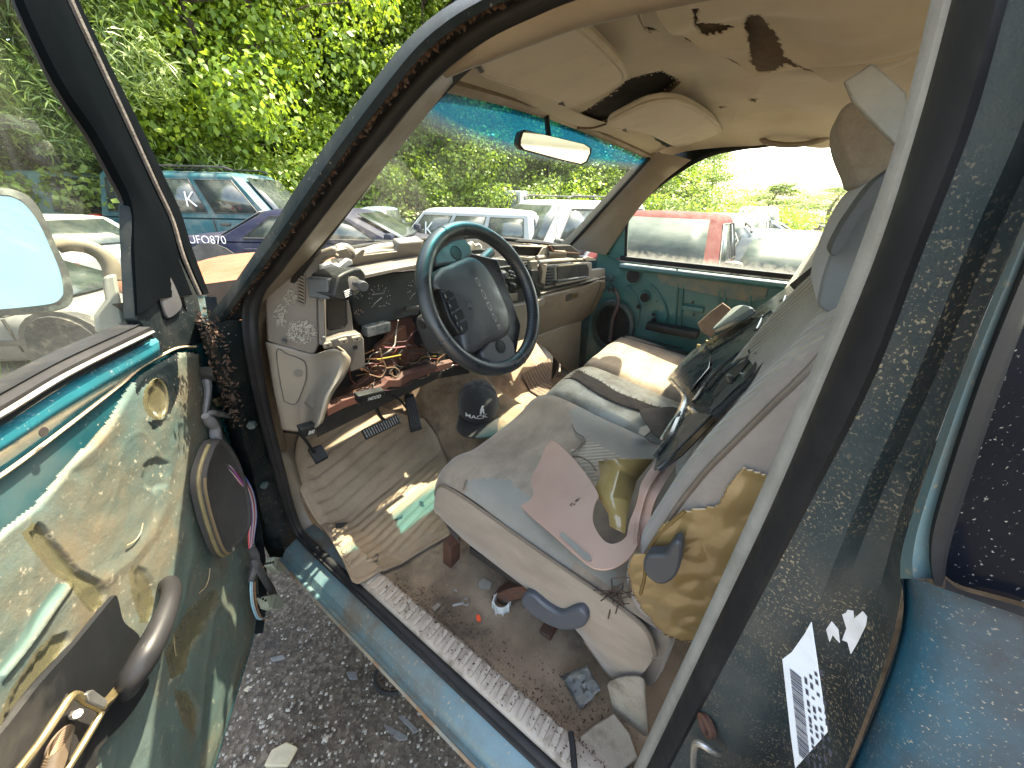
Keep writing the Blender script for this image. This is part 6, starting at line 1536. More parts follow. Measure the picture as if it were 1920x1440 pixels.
BW1 = cr([V(u, v, 0) for u, v in Z2([(870, 690), (820, 740), (805, 830), (840, 900), (890, 920), (930, 870), (935, 790), (915, 720)])], 24, True); BW1 = [(p[0], p[1]) for p in BW1]
BW2 = Z2([(780, 1180), (850, 1130), (930, 1160), (920, 1290), (850, 1340), (770, 1290)])
BT = Z2([(760, 700), (850, 590), (1000, 530), (1000, 640), (1010, 760), (960, 880), (900, 960), (860, 980), (830, 930), (920, 920), (945, 830), (930, 740), (870, 690), (800, 740), (770, 790)])
RDG = Z3([(-60, 930), (60, 780), (200, 560), (320, 400), (375, 400), (370, 440), (260, 590), (120, 780), (-40, 980)])
dents = ((SL1, .016), (SL2, .014), (SL3, .012), (SL4, .014), (SL5, .010), (BW1, .018), (BW2, .012), (BT, .006))
nU, nV = 215, 290
us = np.linspace(-90, 486, nU); vs_ = np.linspace(655, 1510, nV)
GU, GV = np.meshgrid(us, vs_, indexing='ij')
def sdf(poly, U, W):       # depth inside the outline in photo pixels, 0 outside (arrays)
    P = np.array(poly, float); n = len(P); m = np.full(U.shape, 1e9); c = np.zeros(U.shape, bool)
    for i in range(n):
        a, b_ = P[i], P[i - 1]; ab = b_ - a
        t = np.clip(((U - a[0]) * ab[0] + (W - a[1]) * ab[1]) / (ab @ ab + 1e-9), 0, 1)
        m = np.minimum(m, np.hypot(a[0] + ab[0] * t - U, a[1] + ab[1] * t - W))
        with np.errstate(divide='ignore', invalid='ignore'): c ^= ((a[1] > W) != (b_[1] > W)) & (U < (b_[0] - a[0]) * (W - a[1]) / (b_[1] - a[1]) + a[0])
    return np.where(c, m, 0.0)
JU = np.zeros(GU.shape)
for i in range(nU):
    for j in range(nV): JU[i, j] = MN.noise(Vector((us[i] * .05, vs_[j] * .05, 2.0)))
HH = np.zeros(GU.shape)
for t_, dpt in dents: HH -= dpt * .35 * np.clip(sdf(t_, GU + JU * 6, GV + JU * 5) / 10, 0, 1) ** .7
HH += .007 * np.clip(sdf(RDG, GU, GV) / 13, 0, 1)
EDG = np.clip(sdf(FP, GU, GV) / 9, 0, 1)
PKP = Z3([(655, 470), (672, 520), (700, 620), (790, 710), (800, 900), (840, 950), (800, 1040), (700, 1180), (560, 1330), (540, 1440), (400, 1480), (-270, 1560), (-270, 1300), (60, 1180), (230, 960), (400, 770), (540, 600), (630, 490)])
INF = (sdf(FP, GU, GV) > 0) & (sdf(PKP, GU, GV) < 16)
g = G(); idx = {}
def fpt(i, j):
    if (i, j) in idx: return idx[(i, j)]
    p = DD(us[i], vs_[j], 0)
    q = Vector((p @ DDIR * 9, p[2] * 9, .3))
    w_ = .004 * MN.noise(q * .7) + .012 * max(0, .16 - abs(MN.noise(q * .55 + Vector((3, 1, 0))))) + .0012 * MN.noise(q * 3.1) + .006 * max(0, .10 - abs(MN.noise(q * 1.1 + Vector((9, 4, 2)))))
    idx[(i, j)] = len(g.v); g.v.append(tuple(p + DN * (max(.001, .0065 + w_ + HH[i, j]) * (.15 + .85 * EDG[i, j]))))
    return idx[(i, j)]
for j in range(nV - 1):
    for i in range(nU - 1):
        if INF[i, j]: g.f.append((fpt(i, j), fpt(i + 1, j), fpt(i + 1, j + 1), fpt(i, j + 1)))
vb = dp('vapour_barrier', g, VB, angle=80)
zones(vb, [VBD, VBD, VBD, VBD, VBD, VBD, DARKP, VBT], [SL1, SL2, SL3, SL4, SL5, BW1, BT, RDG])
dp('bowl_rim', G().tube([DD(u, v, .004) for u, v in BW1], .003, 6, closed=True), VBD)
for k in range(3):           # stuck creases of old glue
    u, v = rng.uniform(180, 420), rng.uniform(760, 1180); pts = []
    a = rng.uniform(.9, 1.9)
    for i in range(4): pts.append(DD(u, v, .009)); u += 18 * math.cos(a); v += 18 * math.sin(a); a += rng.uniform(-.5, .5)
    if inside((u, v), FP): dp('glue_crease', G().tube(pts, .0010, 4, smooth=12), mat('dried_glue', (.25, .205, .12), (.18, .14, .08), rough=.5, bump=0) if k == 0 else bpy.data.materials['dried_glue'])
# black pull pocket with grab handle and latch
PK = cr([DD(u, v, .019) for u, v in Z3([(655, 470), (672, 520), (700, 620), (790, 710), (800, 900), (840, 950), (800, 1040), (700, 1180), (560, 1330), (540, 1440), (400, 1480), (-150, 1560), (-150, 1440), (60, 1180), (230, 960), (400, 770), (540, 600), (630, 490)])], 70, True)
pc_ = sum(PK) / len(PK)
pk = dp('pull_pocket', G().loft([PK, [p - DN * .006 for p in PK], [p * .93 + pc_ * .07 - DN * .004 for p in PK], [p * .82 + pc_ * .18 - DN * .03 for p in PK], [p * .3 + pc_ * .7 - DN * .04 for p in PK]], cu=True, caps=True), BLACKP)
hp_ = [DD(u, v, o) for u, v, o in ((308, 1096, .012), (318, 1094, .035), (322, 1110, .05), (314, 1140, .058), (296, 1185, .062), (272, 1230, .060), (248, 1272, .05), (238, 1296, .03))]
dp('grab_handle', G().tube(hp_, [.010, .0125, .0135, .0145, .0165, .018, .017, .013], 14, smooth=46), mat('satin_black_handle', (.012, .012, .013), (.018, .018, .019), spec=.25, rough=.4, bump=.2, bsc=420, bd=.0005))
# latch: zinc bracket loop, coil, pin and shadow box
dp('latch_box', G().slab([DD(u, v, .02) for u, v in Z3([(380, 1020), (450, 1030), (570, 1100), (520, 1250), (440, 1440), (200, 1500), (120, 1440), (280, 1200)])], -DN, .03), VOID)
dp('latch_bracket', G().tube([DD(u, v, .034) for u, v in Z3([(100, 1460), (230, 1290), (330, 1140), (400, 1040), (440, 1032), (480, 1065), (560, 1105), (562, 1140), (470, 1300), (370, 1460)])], .0042, 8, smooth=60), ZINC)
for k in range(11):
    t = k / 10
    c_ = DD(*Z3([(335 - 45 * t, 1290 + 170 * t)])[0], .030)
    dp('coil_turn', G().tube([c_ + .015 * (DDIR * math.cos(a) * 1.0 + DN * math.sin(a) * .55) for a in np.linspace(0, 6.28, 14, endpoint=False)], .0019, 5, closed=True), mat('coppery_spring', (.22, .155, .10), (.14, .10, .065), rough=.4, metal=.6, bump=0) if k == 0 else bpy.data.materials['coppery_spring'])
dp('latch_pin', G().tube([DD(u, v, o) for u, v, o in ((136, 1340, .02), (142, 1341, .05), (146, 1338, .055))], .0045, 8), METAL)
dp('latch_plate', G().slab([DD(u, v, .035) for u, v in Z3([(455, 1030), (490, 1005), (575, 1065), (555, 1112), (470, 1075)])], DN, .006), METAL, bev=.001)
dp('handle_rod', G().tube([DD(u, v, .036) for u, v in Z3([(575, 1090), (620, 1050), (660, 1000)])], .006, 6), ZINC)
# speaker
SO = [(398, 828), (384, 850), (372, 890), (374, 930), (390, 990), (408, 1033), (424, 1036), (446, 1010), (460, 980), (456, 930), (438, 870), (414, 832)]
so_ = cr([DD(u, v, .024) for u, v in SO], 44, True); sc3 = sum(so_) / len(so_)
spk = dp('door_speaker', G().loft([[p * 1.03 - sc3 * .03 - DN * .012 for p in so_], [p * 1.03 - sc3 * .03 + DN * .004 for p in so_], [p + DN * .014 for p in so_], [p * .95 + sc3 * .05 + DN * .014 for p in so_], [p * .93 + sc3 * .07 + DN * .008 for p in so_], [p * .5 + sc3 * .5 + DN * .001 for p in so_], [sc3 * 1.0 + (p - sc3) * .05 for p in so_]], cu=True, caps=True), mat('charcoal_speaker_cone', (.045, .044, .042), (.032, .031, .03), rough=.9, bump=.3, bsc=300))
dp('speaker_gasket', G().tube([p * 1.025 - sc3 * .025 + DN * .002 for p in so_[2:24]], .004, 8), mat('yellowed_gasket', (.20, .175, .085), (.13, .10, .05), sc=20, rough=.7))
dp('speaker_ring', G().tube([p * 1.005 - sc3 * .005 + DN * .012 for p in so_[8:22]], .003, 6), mat('dried_tan_glue', (.16, .115, .065), rough=.6))
# wiring
TAPE = mat('black_loom_tape', (.030, .030, .032), (.10, .10, .10), sc=30, rough=.5, bump=.4, bsc=120)
dp('loom_trunk', G().tube([DD(u, v, o) for u, v, o in ((388, 690, .014), (388, 712, .018), (390, 735, .02), (386, 765, .02), (384, 778, .018))], [.008, .009, .007, .006, .005], 8, smooth=20), TAPE)
dp('loom_connector', G().slab([DD(u, v, .012) for u, v in ((372, 688), (402, 684), (404, 702), (398, 712), (380, 714), (374, 704))], DN, .024), BLACKP, bev=.002)
dp('loom_wrap', G().tube([DD(u, v, .022) for u, v in ((384, 780), (394, 790), (402, 800), (404, 815), (408, 830), (412, 842))], [.007, .0115, .010, .0115, .010, .009], 10, smooth=24), mat('grey_cloth_tape', (.16, .16, .165), (.10, .10, .105), sc=40, rough=.8, bump=.5, bsc=200))
wcol = ((.55, .05, .08), (.62, .60, .57), (.05, .05, .055), (.30, .05, .25), (.12, .3, .42), (.6, .45, .45), (.45, .06, .07), (.03, .03, .035), (.5, .5, .5), (.08, .1, .3))
for k, c_ in enumerate(wcol):
    o = (k - 4.5)
    pts = [DD(411 + o * .4, 842, .022), DD(422 + o * .9, 866, .024 + .001 * (k % 3)), DD(448 + o * 2.0, 892, .028 + .002 * (k % 4)), DD(467 + o * 1.7, 925, .03), DD(474 + o * 1.4, 965, .03), DD(471 + o * 1.1, 1005, .03), DD(470 + o * .6, 1028, .03)]
    dp('wire', G().tube(pts, .0021, 6, smooth=36), mat('wire_sleeve', c_, rough=.38, bump=0))
dp('loom_wrap', G().tube([DD(u, v, .03) for u, v in ((470, 1026), (478, 1046), (476, 1066), (470, 1090))], [.010, .0125, .010, .008], 8, smooth=18), TAPE)
dp('tape_strip', G().loft([[DD(u - 7, v, .036) for u, v in ((478, 1052), (492, 1082), (508, 1108), (520, 1140))], [DD(u + 7, v - 6, .034) for u, v in ((478, 1052), (492, 1082), (508, 1108), (520, 1140))]]), TAPE, solid=.001)
PLUG = mat('pale_green_plug', (.34, .38, .30), (.26, .3, .24), rough=.5, dirt=(.2, .19, .15), dsc=30)
for poly, th_ in (([(494, 1062), (500, 1046), (524, 1048), (530, 1056), (522, 1074), (510, 1076)], .02), ([(480, 1122), (500, 1116), (512, 1122), (520, 1142), (500, 1146), (488, 1142)], .022)):
    o = dp('wiring_plug', G().slab([DD(u, v, .03) for u, v in poly], DN, th_), PLUG, bev=.002)
    for k in range(4):
        u = poly[0][0] + 5 * k + 3; v = poly[0][1] - 5 + (poly[3][1] - poly[0][1]) * k * .15
        dp('plug_pin', G().box(DD(u, v, .032 + th_), (.0025, .0025, .002)), BLACKP)
for k, c_ in enumerate(((.6, .1, .06), (.55, .3, .1), (.1, .25, .4))):
    dp('wire', G().tube([DD(u, v + k * 2, .03) for u, v in ((494, 1063), (484, 1060), (478, 1052))], .002, 5, smooth=10), mat('wire_sleeve', c_, rough=.4, bump=0))
for k, c_ in enumerate(((.2, .4, .5), (.5, .5, .48), (.04, .04, .05), (.3, .15, .06))):
    dp('wire', G().tube([DD(u + k * 2.5, v, .03) for u, v in ((470, 1090), (470, 1112), (474, 1140), (484, 1160), (498, 1158))], .0025, 5, smooth=16), mat('wire_sleeve', c_, rough=.4, bump=0))
dp('hook_rod', G().tube([DD(u, v, o) for u, v, o in ((384, 776, .018), (400, 774, .03), (420, 778, .034), (434, 782, .034))], [.005, .007, .006, .004], 8, smooth=14), TAPE)
dp('clip', G().slab([DD(u, v, .014) for u, v in ((396, 750), (402, 745), (414, 743), (412, 758), (404, 762))], DN, .008), ZINC, bev=.001)
# outside mirror on its arm, seen through the door glass
MP = V(-.10, 1.10, 1.60); MNn = nrm(V(-.06, -.97, .22))
MM = lambda u, v, off=0.0: PN(u, v, MP, MNn, off)
fo = cr([MM(u, v) for u, v in ((-70, 352), (0, 353), (32, 359), (60, 374), (84, 410), (106, 462), (126, 503), (137, 545), (133, 567), (112, 580), (60, 588), (0, 592), (-70, 596), (-90, 470))], 50, True)
fi = cr([MM(u, v, .004) for u, v in ((-70, 364), (0, 366), (26, 370), (50, 386), (74, 420), (95, 466), (112, 508), (119, 545), (113, 560), (98, 569), (55, 575), (0, 580), (-70, 584), (-82, 470))], 50, True)
mcn = sum(fo) / len(fo)
MH = mat('lichen_speckled_housing', (.022, .025, .026), (.05, .052, .048), sc=40, rough=.7, bump=.3, bsc=150, dirt=(.14, .15, .13), dsc=35, dlo=.5, dhi=.65)
mr = dp('mirror_housing', G().loft([fi, [p + MNn * .004 for p in fi], [p + MNn * .006 for p in fo], [p - MNn * .03 for p in fo], [p * .6 + mcn * .4 - MNn * .08 for p in fo]], cu=True, caps=False), MH)
dp('mirror_glass', G().add([p - MNn * .001 for p in fi], [tuple(range(len(fi)))]), mat('dusty_mirror', (.38, .47, .48), (.32, .41, .43), sc=4, rough=.14, metal=1.0, bump=.04, bsc=6, dirt=(.2, .25, .26), dsc=5, dlo=.45, dhi=.8, damt=.4))
dp('mirror_arm', G().tube([MM(u, v, -.04) for u, v in ((105, 462), (130, 458), (165, 463), (192, 478), (208, 500), (214, 525))], [.013, .014, .014, .015], 10, smooth=24), mat('tan_painted_arm', (.20, .165, .12), (.14, .115, .085), rough=.7))
dp('mirror_mount', G().slab([MM(u, v, -.02) for u, v in ((193, 518), (218, 512), (232, 590), (238, 620), (180, 624), (178, 590), (200, 560))], -MNn, .06), mat('sun_greyed_plastic', (.22, .22, .20), (.17, .17, .155), rough=.75), bev=.006)
# pillar stickers on the jamb: data label and torn white remnant
JA = lambda u, v: PN(u, v, (.283, -.085, 1.2), nrm(np.cross(a3[25] - a2[25], a2[30] - a2[20])))
jn = nrm(np.cross(a3[25] - a2[25], a2[30] - a2[20])); jn = jn if jn @ (EYE - a2[25]) > 0 else -jn
sdir = []
def JP(u, v, off=.0):      # on the pillar's jamb face as lofted (between the seal and the ridge), by sampling
    best = None
    for p0_ in range(8, 38):
        pass
    return PN(u, v, a2[28] * .8 + a3[28] * .2 + V(.003, -.003, 0), jn, off)
sk = [(1522, 1166), (1552, 1372), (1492, 1440), (1484, 1380), (1468, 1236), (1486, 1222), (1510, 1188)]
stk = G().slab([JP(u, v, .012) for u, v in sk], jn, .0006).build('data_sticker', mat('white_sticker', (.62, .65, .70), (.55, .58, .62), rough=.4, bump=.05, dirt=(.45, .44, .4), dsc=18, dlo=.55, dhi=.8), pill)
g = G()
ax_, bx_ = JP(1478, 1242, .0132), JP(1497, 1420, .0132); cx_ = JP(1500, 1240, .0132)
ey_ = nrm(bx_ - ax_); ex_ = nrm((cx_ - ax_) - ey_ * ((cx_ - ax_) @ ey_)); Ln = np.linalg.norm(bx_ - ax_); Wd = np.linalg.norm(cx_ - ax_)
t = .06
while t < .97:
    wd = rng.choice((.006, .010, .016)); p = ax_ + ey_ * Ln * t
    g.add([p + ex_ * Wd * .05, p + ex_ * Wd * .75, p + ex_ * Wd * .75 + ey_ * Ln * wd, p + ex_ * Wd * .05 + ey_ * Ln * wd], [(0, 1, 2, 3)])
    t += wd + rng.choice((.007, .011))
INK = mat('black_ink', (.04, .04, .06), rough=.6, bump=0)
g.build('barcode', INK, stk)
g = G()
for r_ in range(4):
    t = .02 + .05 * r_
    while t < .95:
        ln = rng.uniform(.02, .07); p = ax_ + ex_ * Wd * (.95 + .33 * r_) + ey_ * Ln * (t - .12 * r_)
        g.add([p, p + ex_ * Wd * .16, p + ex_ * Wd * .16 + ey_ * Ln * ln, p + ey_ * Ln * ln], [(0, 1, 2, 3)]); t += ln + rng.uniform(.012, .06) * (1 + r_ * .5)
g.build('small_print', INK, stk)
for px_ in ([(1550, 1180), (1560, 1165), (1572, 1180), (1575, 1205), (1568, 1198), (1562, 1190), (1556, 1203)], [(1580, 1152), (1588, 1148), (1590, 1143), (1600, 1145), (1602, 1160), (1618, 1146), (1626, 1156), (1624, 1172), (1608, 1205), (1596, 1226), (1590, 1204), (1580, 1200), (1588, 1178)]):
    G().slab([JP(u, v, .011) for u, v in px_], jn, .0005).build('sticker_remnant', mat('white_residue', (.5, .49, .5), (.36, .35, .35), sc=40, rough=.7, bump=.2), pill)
# striker loop and rusty bolt
st_ = [JP(u, v, o) for u, v, o in ((1303, 1470, .0), (1300, 1440, .012), (1302, 1400, .022), (1312, 1394, .022), (1335, 1408, .012), (1348, 1412, 0))]
G().tube(st_, .0035, 8, smooth=24).build('striker', METAL, pill)
G().lathe([(.012, -.002), (.012, .004), (.008, .005), (.006, .001), (0, .001)], JP(1326, 1360, .004), jn, 14).build('rusty_bolt', RUST, pill)
# ================================================================ background: parked wrecks
def carpaint(name, c, rough=.3, dirt=(.3, .27, .22), damt=.5):
    return mat(name, c, tuple(x * .85 for x in c), sc=2.5, rough=rough + .25, coat=0, spec=.12, bump=.03, bsc=20, dirt=dirt, dsc=3, dlo=.45, dhi=.85, damt=damt, speck=tuple(min(1, x * .6 + .2) for x in c), ssc=60, slo=.66, shi=.72)
CGL = mat('dusty_car_glass', (.018, .026, .026), (.03, .04, .038), sc=3, rough=.10, bump=.02, bsc=6, coat=.5, dirt=(.16, .17, .15), dsc=2.5, dlo=.42, dhi=.85, damt=.5, rv=.05)
CGL2 = mat('pale_dusty_windscreen', (.03, .045, .042), (.05, .065, .06), sc=5, rough=.4, spec=.10, bump=.1, bsc=6, dirt=(.095, .105, .095), dsc=3.5, dlo=.42, dhi=.72, damt=.7, rv=.1, stretch=(1, 1, 2.5))
TYRE = mat('old_tyre', (.02, .02, .021), (.04, .038, .035), sc=12, rough=.9, dirt=(.13, .11, .085), dsc=9)
RIM = mat('alloy_rim', (.42, .42, .41), (.3, .3, .3), sc=10, rough=.4, metal=.6, dirt=(.2, .17, .13), dsc=8)
REDL = mat('red_lamp_lens', (.5, .012, .02), (.35, .01, .015), rough=.15, coat=.6, bump=0)
CLRL = mat('clear_lamp_lens', (.5, .5, .47), (.38, .38, .35), rough=.2, coat=.5, bump=0)
TRIM = mat('car_black_trim', (.02, .02, .021), (.035, .035, .035), rough=.6, dirt=(.12, .11, .09), dsc=5, damt=.5)
def car(name, label, u, z, phi, kind, paint, L=4.7, W=1.82, H=1.72, stand=0.0, pos=None, marks=(), gl=CGL, grp='wrecked cars in the yard', wheels=True, rails=False, windscreen=None):
    d = _ray(u, 345 + .0245 * (u + 147)); p = EYE + d * (z / FL)
    if pos is not None: p = np.array([pos[0], pos[1], 0])
    hx = V(AXR[0], AXF[0], 0); hx = nrm(hx); away = V(-hx[1], hx[0], 0)      # along the picture to the right, and away from the viewer
    hd = hx * math.cos(R(phi)) + away * math.sin(R(phi))
    root = empty(name, (p[0], p[1], 0), math.atan2(hd[1], hd[0])); tag(root, label, 'car' if kind != 'pickup' else 'pickup truck', grp)
    w2 = W / 2; gc = .22 + stand
    belt = H * (.57 if kind == 'suv' else .60 if kind == 'pickup' else .68) + stand; roof = H + stand
    nose = belt - (.10 if kind != 'sedan' else .14); deck = belt if kind != 'sedan' else belt - .02
    if kind == 'suv': xb0, xb1, xr0, xr1 = -L * .47, L * .21, -L * .44, L * .08
    elif kind == 'sedan': xb0, xb1, xr0, xr1 = -L * .31, L * .23, -L * .17, L * .07
    else: xb0, xb1, xr0, xr1 = -L * .06, L * .22, -L * .045, L * .10
    # lower body
    st = []
    for t in np.linspace(0, 1, 25):
        x = -L / 2 + L * t
        e = max(0, 1 - min(t, 1 - t) / .07)
        ww = w2 * (1 - .10 * e * e)
        if x > xb1: zt = np.interp(x, [xb1, xb1 + .25, L / 2 - .2, L / 2], [belt - .01, belt - .05, nose, nose - .12])
        elif x < xb0 and kind == 'sedan': zt = np.interp(x, [-L / 2, -L / 2 + .1, xb0], [deck - .07, deck, belt - .01])
        else: zt = belt
        if kind == 'pickup' and x < xb0 - .03: zt = belt - .06
        zb = gc + .10 * e
        st.append([V(x, s_ * ww * k, zb + (zt - zb) * h) for s_, k, h in ((-1, .90, 0), (-1, .97, .12), (-1, 1.0, .42), (-1, .985, .75), (-1, .94, .93), (-1, .80, 1.0), (0, 0, 1.02), (1, .80, 1.0), (1, .94, .93), (1, .985, .75), (1, 1.0, .42), (1, .97, .12), (1, .90, 0))])
    G().loft(st, caps=True).build('body', paint, root, local=True, angle=50)
    # greenhouse
    yb, yr = w2 * .93, w2 * .74
    def ring(h, ins=0.0):
        x0, x1 = xb0 + (xr0 - xb0) * h + ins, xb1 + (xr1 - xb1) * h - ins; y_ = yb + (yr - yb) * h - ins; zz = belt - .02 + (roof - belt - .02) * h
        return [V(x, y, zz) for x, y in ((x0 + .06, -y_), (x1 - .10, -y_), (x1 - .02, -y_ + .10), (x1 + .03, 0), (x1 - .02, y_ - .10), (x1 - .10, y_), (x0 + .06, y_), (x0, y_ - .08), (x0 - .02, 0), (x0, -y_ + .08))]
    rgs = [ring(0), ring(.5), ring(.92), [p_ + V(0, 0, .02) for p_ in ring(.97, .03)], [p_ + V(0, 0, .035) for p_ in ring(1.0, .12)], [V(p_[0] * .4 + (xr0 + xr1) * .3, p_[1] * .3, p_[2] + .05) for p_ in ring(1.0, .15)]]
    G().loft(rgs, cu=True, caps=True).build('roof_and_pillars', paint, root, local=True, angle=35)
    def sq(x0, x1, h0, h1, s_, off=.008):           # a pane on the side: fractions along the belt/roof edge
        def pt(f, h):
            a = xb0 + (xb1 - xb0) * f; b = xr0 + (xr1 - xr0) * f
            return V(a + (b - a) * h, s_ * (yb + (yr - yb) * h + off), belt - .02 + (roof - belt - .02) * h)
        return [pt(x0, h0), pt(x1, h0), pt(x1, h1), pt(x0, h1)]
    cuts = {'suv': ((.06, .33), (.37, .63), (.67, .93)), 'sedan': ((.17, .48), (.52, .88)), 'pickup': ((.08, .30), (.36, .90))}[kind]
    for s_ in (-1, 1):
        for k, (a, b) in enumerate(cuts):
            q = sq(a, b, .12, .86, s_)
            if kind == 'sedan' and k == 0: q[0] = q[0] + V(-.05, 0, 0)
            G().add(q, [(0, 1, 2, 3)]).build('side_window', gl, root, local=True, solid=.006, soff=0)
            G().tube(q, .012, 4, closed=True).build('window_trim', TRIM, root, local=True)
        for a in [c_[1] + .02 for c_ in cuts[:-1]] + [.97]:
            x_ = xb0 + (xb1 - xb0) * a
            G().box((x_, s_ * (w2 * .992), (gc + belt) / 2 + .05), (.006, .012, (belt - gc) / 2 - .08)).build('door_gap', TRIM, root, local=True)
        for a, b in cuts[-2:]:
            G().rbox((xb0 + (xb1 - xb0) * (a + .04), s_ * (w2 * .985), belt - .12), (.09, .02, .022), .012, 3).build('door_handle', TRIM if kind == 'suv' else paint, root, local=True)
        G().box((0, s_ * w2 * .995, gc + (belt - gc) * .45), (L * .40, .012, .025)).build('side_moulding', TRIM, root, local=True)
        G().rbox((xb1 - .12, s_ * (w2 + .09), belt + .06), (.06, .10, .07), .04, 4).build('door_mirror', paint if kind == 'sedan' else TRIM, root, local=True)
        if rails: G().tube([V(xr0 + .1, s_ * yr * .85, roof + .03), V(xr0 + .2, s_ * yr * .85, roof + .08), V(xr1 - .25, s_ * yr * .85, roof + .08), V(xr1 - .1, s_ * yr * .85, roof + .03)], .018, 6).build('roof_rail', TRIM, root, local=True)
        G().rbox((L / 2 - .06, s_ * w2 * .70, nose - .16), (.07, .19, .09), .03, 4).build('headlight', CLRL, root, local=True)
        if kind == 'sedan':
            G().rbox((-L / 2 + .10, s_ * w2 * .78, deck - .15), (.14, .19, .085), .04, 4).build('taillight', REDL, root, local=True)
        else: G().rbox((-L / 2 + .06, s_ * w2 * .88, belt - .16), (.08, .10, .17), .03, 4).build('taillight', REDL, root, local=True)
    def endpane(f, name, m):
        a, b = (xb1, xr1) if f > 0 else (xb0, xr0)
        o = .02 * f
        def pt(y, h): return V(a + (b - a) * h + o + .045 * f * (1 - abs(y)) , y * (yb + (yr - yb) * h - .15), belt + (roof - belt) * h)
        rows = [[pt(y, h) for y in np.linspace(-1, 1, 7)] for h in (.10, .5, .88)]
        G().loft(rows).build(name, m, root, local=True, solid=.01, soff=0)
    endpane(1, 'windscreen', windscreen or gl); endpane(-1, 'rear_window', gl)
    for f, nm in ((1, 'front_bumper'), (-1, 'rear_bumper')):
        G().rbox((f * (L / 2 + .0), 0, gc + .22), (.09, w2 * .93, .11), .05, 6).build(nm, TRIM if kind != 'sedan' else paint, root, local=True)
    G().box((L / 2 - .03, 0, nose - .17), (.03, w2 * .42, .07)).build('grille', TRIM, root, local=True)
    if wheels:
        for fx in (.31, -.31):
            for s_ in (-1, 1):
                c_ = V(L * fx, s_ * (w2 - .10), .33 + stand * .5)
                G().lathe([(.40, 0), (.40, .012)], V(L * fx, s_ * (w2 - .004), .36 + stand), (0, s_, 0), 22).build('wheel_arch', TRIM, root, local=True)
                wh_ = G().lathe([(.20, -.08), (.32, -.10), (.335, -.06), (.335, .06), (.32, .105), (.215, .11)], c_ + V(0, s_ * .03, 0), (0, s_, 0), 24).build('wheel', TYRE, root, local=True)
                g_ = G().lathe([(.215, .09), (.20, .10), (.17, .05), (.05, .07), (0, .07)], c_ + V(0, s_ * .03, 0), (0, s_, 0), 20)
                for k in range(5):
                    a = k * 1.2566; g_.box(c_ + V(.115 * math.cos(a), s_ * .12, .115 * math.sin(a)), (.085, .012, .022), rot((0, -1, 0), a))
                o = g_.build('rim', RIM, wh_, local=True)
    for txt, f, h, s_, sz in marks:                   # painted yard marks
        a = xb0 + (xb1 - xb0) * f; b = xr0 + (xr1 - xr0) * f
        hh = h
        org = V(a + (b - a) * hh, s_ * (yb + (yr - yb) * hh + .016), belt + (roof - belt) * hh) if h >= 0 else V(f * L, s_ * (w2 * .985 + .012), belt + h)
        ex = V(1, 0, 0) if s_ < 0 else V(-1, 0, 0); ey = nrm(V(0, -s_ * .15, 1)) if h >= 0 else nrm(V(0, -s_ * .05, 1))
        text_mesh(txt, org, ex, ey, sz, .004, bold=-.012, wide=.95).build('yard_mark', mat('white_paint_marker', (.8, .8, .8), rough=.6, bump=0), root, local=True)
    return root
W_ = carpaint('white_car_paint', (.30, .315, .315), damt=.3); 
car('suv', 'teal green SUV with dark windows parked beyond the open door', 455, 7.3, 2, 'suv', carpaint('teal_car_paint', (.02, .075, .088)), H=1.74, stand=.28, rails=True, marks=(('K', .52, .22, -1, .26),))
car('sedan', 'dark navy sedan with white painted number on its rear fender', 632, 5.3, 3, 'sedan', carpaint('navy_car_paint', (.012, .014, .030), damt=.15), L=4.6, H=1.17, stand=.34, marks=(('UFO870', -.36, -.045, -1, .10),))
car('compact_pickup', 'small blue grey pickup with a K painted on its door window', 715, 9.6, 172, 'pickup', carpaint('grey_blue_paint', (.10, .17, .20)), L=4.4, W=1.65, H=1.42, stand=.0, marks=(('K', .66, .2, 1, .3),))
car('suv', 'white SUV with a K on its side window, left of the steering wheel top', 850, 7.6, 158, 'suv', W_, L=4.5, H=1.50, marks=(('K', .80, .2, 1, .28),))
car('suv', 'white SUV with roof rack seen at the back of the row through the windshield', 905, 13.5, 150, 'suv', W_, L=4.6, H=1.95, rails=True)
car('suv', 'large white SUV facing the cab, right half of the windshield', 1040, 7.2, -140, 'suv', carpaint('bright_white_paint', (.32, .335, .335), damt=.3), L=4.9, W=1.92, H=1.69, rails=True)
car('pickup', 'faded red pickup with glaring windshield outside the passenger window', 1275, 5.4, -128, 'pickup', carpaint('faded_red_paint', (.10, .022, .022), rough=.5, damt=.06), L=5.3, W=1.95, H=1.58, windscreen=CGL2)
car('pickup', 'silver pickup parked behind the red one', 1385, 8.6, -128, 'pickup', carpaint('silver_paint', (.065, .072, .076)), L=5.2, W=1.9, H=1.50, windscreen=CGL2)
car('sedan', 'dark blue sedan between the silver pickup and the blue wagon', 1440, 10.5, -30, 'sedan', carpaint('slate_paint', (.08, .11, .15)), L=4.5, H=1.30)
car('wagon', 'low blue grey wagon nearest the passenger seat back', 1510, 5.2, -118, 'suv', carpaint('steel_blue_paint', (.025, .04, .06)), L=4.5, W=1.85, H=1.30, windscreen=CGL2, rails=True)
car('suv', 'pale grey van roof far behind the blue wagon', 1425, 15.0, -120, 'suv', carpaint('pale_grey_paint', (.32, .33, .32)), L=4.9, H=1.62)
car('suv', 'green SUV with red tail lamp seen through the door glass', -10, 7.4, 172, 'suv', carpaint('sage_paint', (.10, .20, .19)), H=1.72, stand=.25, rails=True, marks=(('K', .42, .3, 1, .26),))
car('sedan', 'white sedan behind the door mirror', 20, 5.6, 160, 'sedan', W_, L=4.4, H=1.30)
car('sedan', 'grey sedan with alloy wheel under the door mirror', -150, 3.6, 8, 'sedan', carpaint('dull_grey_paint', (.12, .12, .115)), L=4.4, H=1.05, stand=-.12)
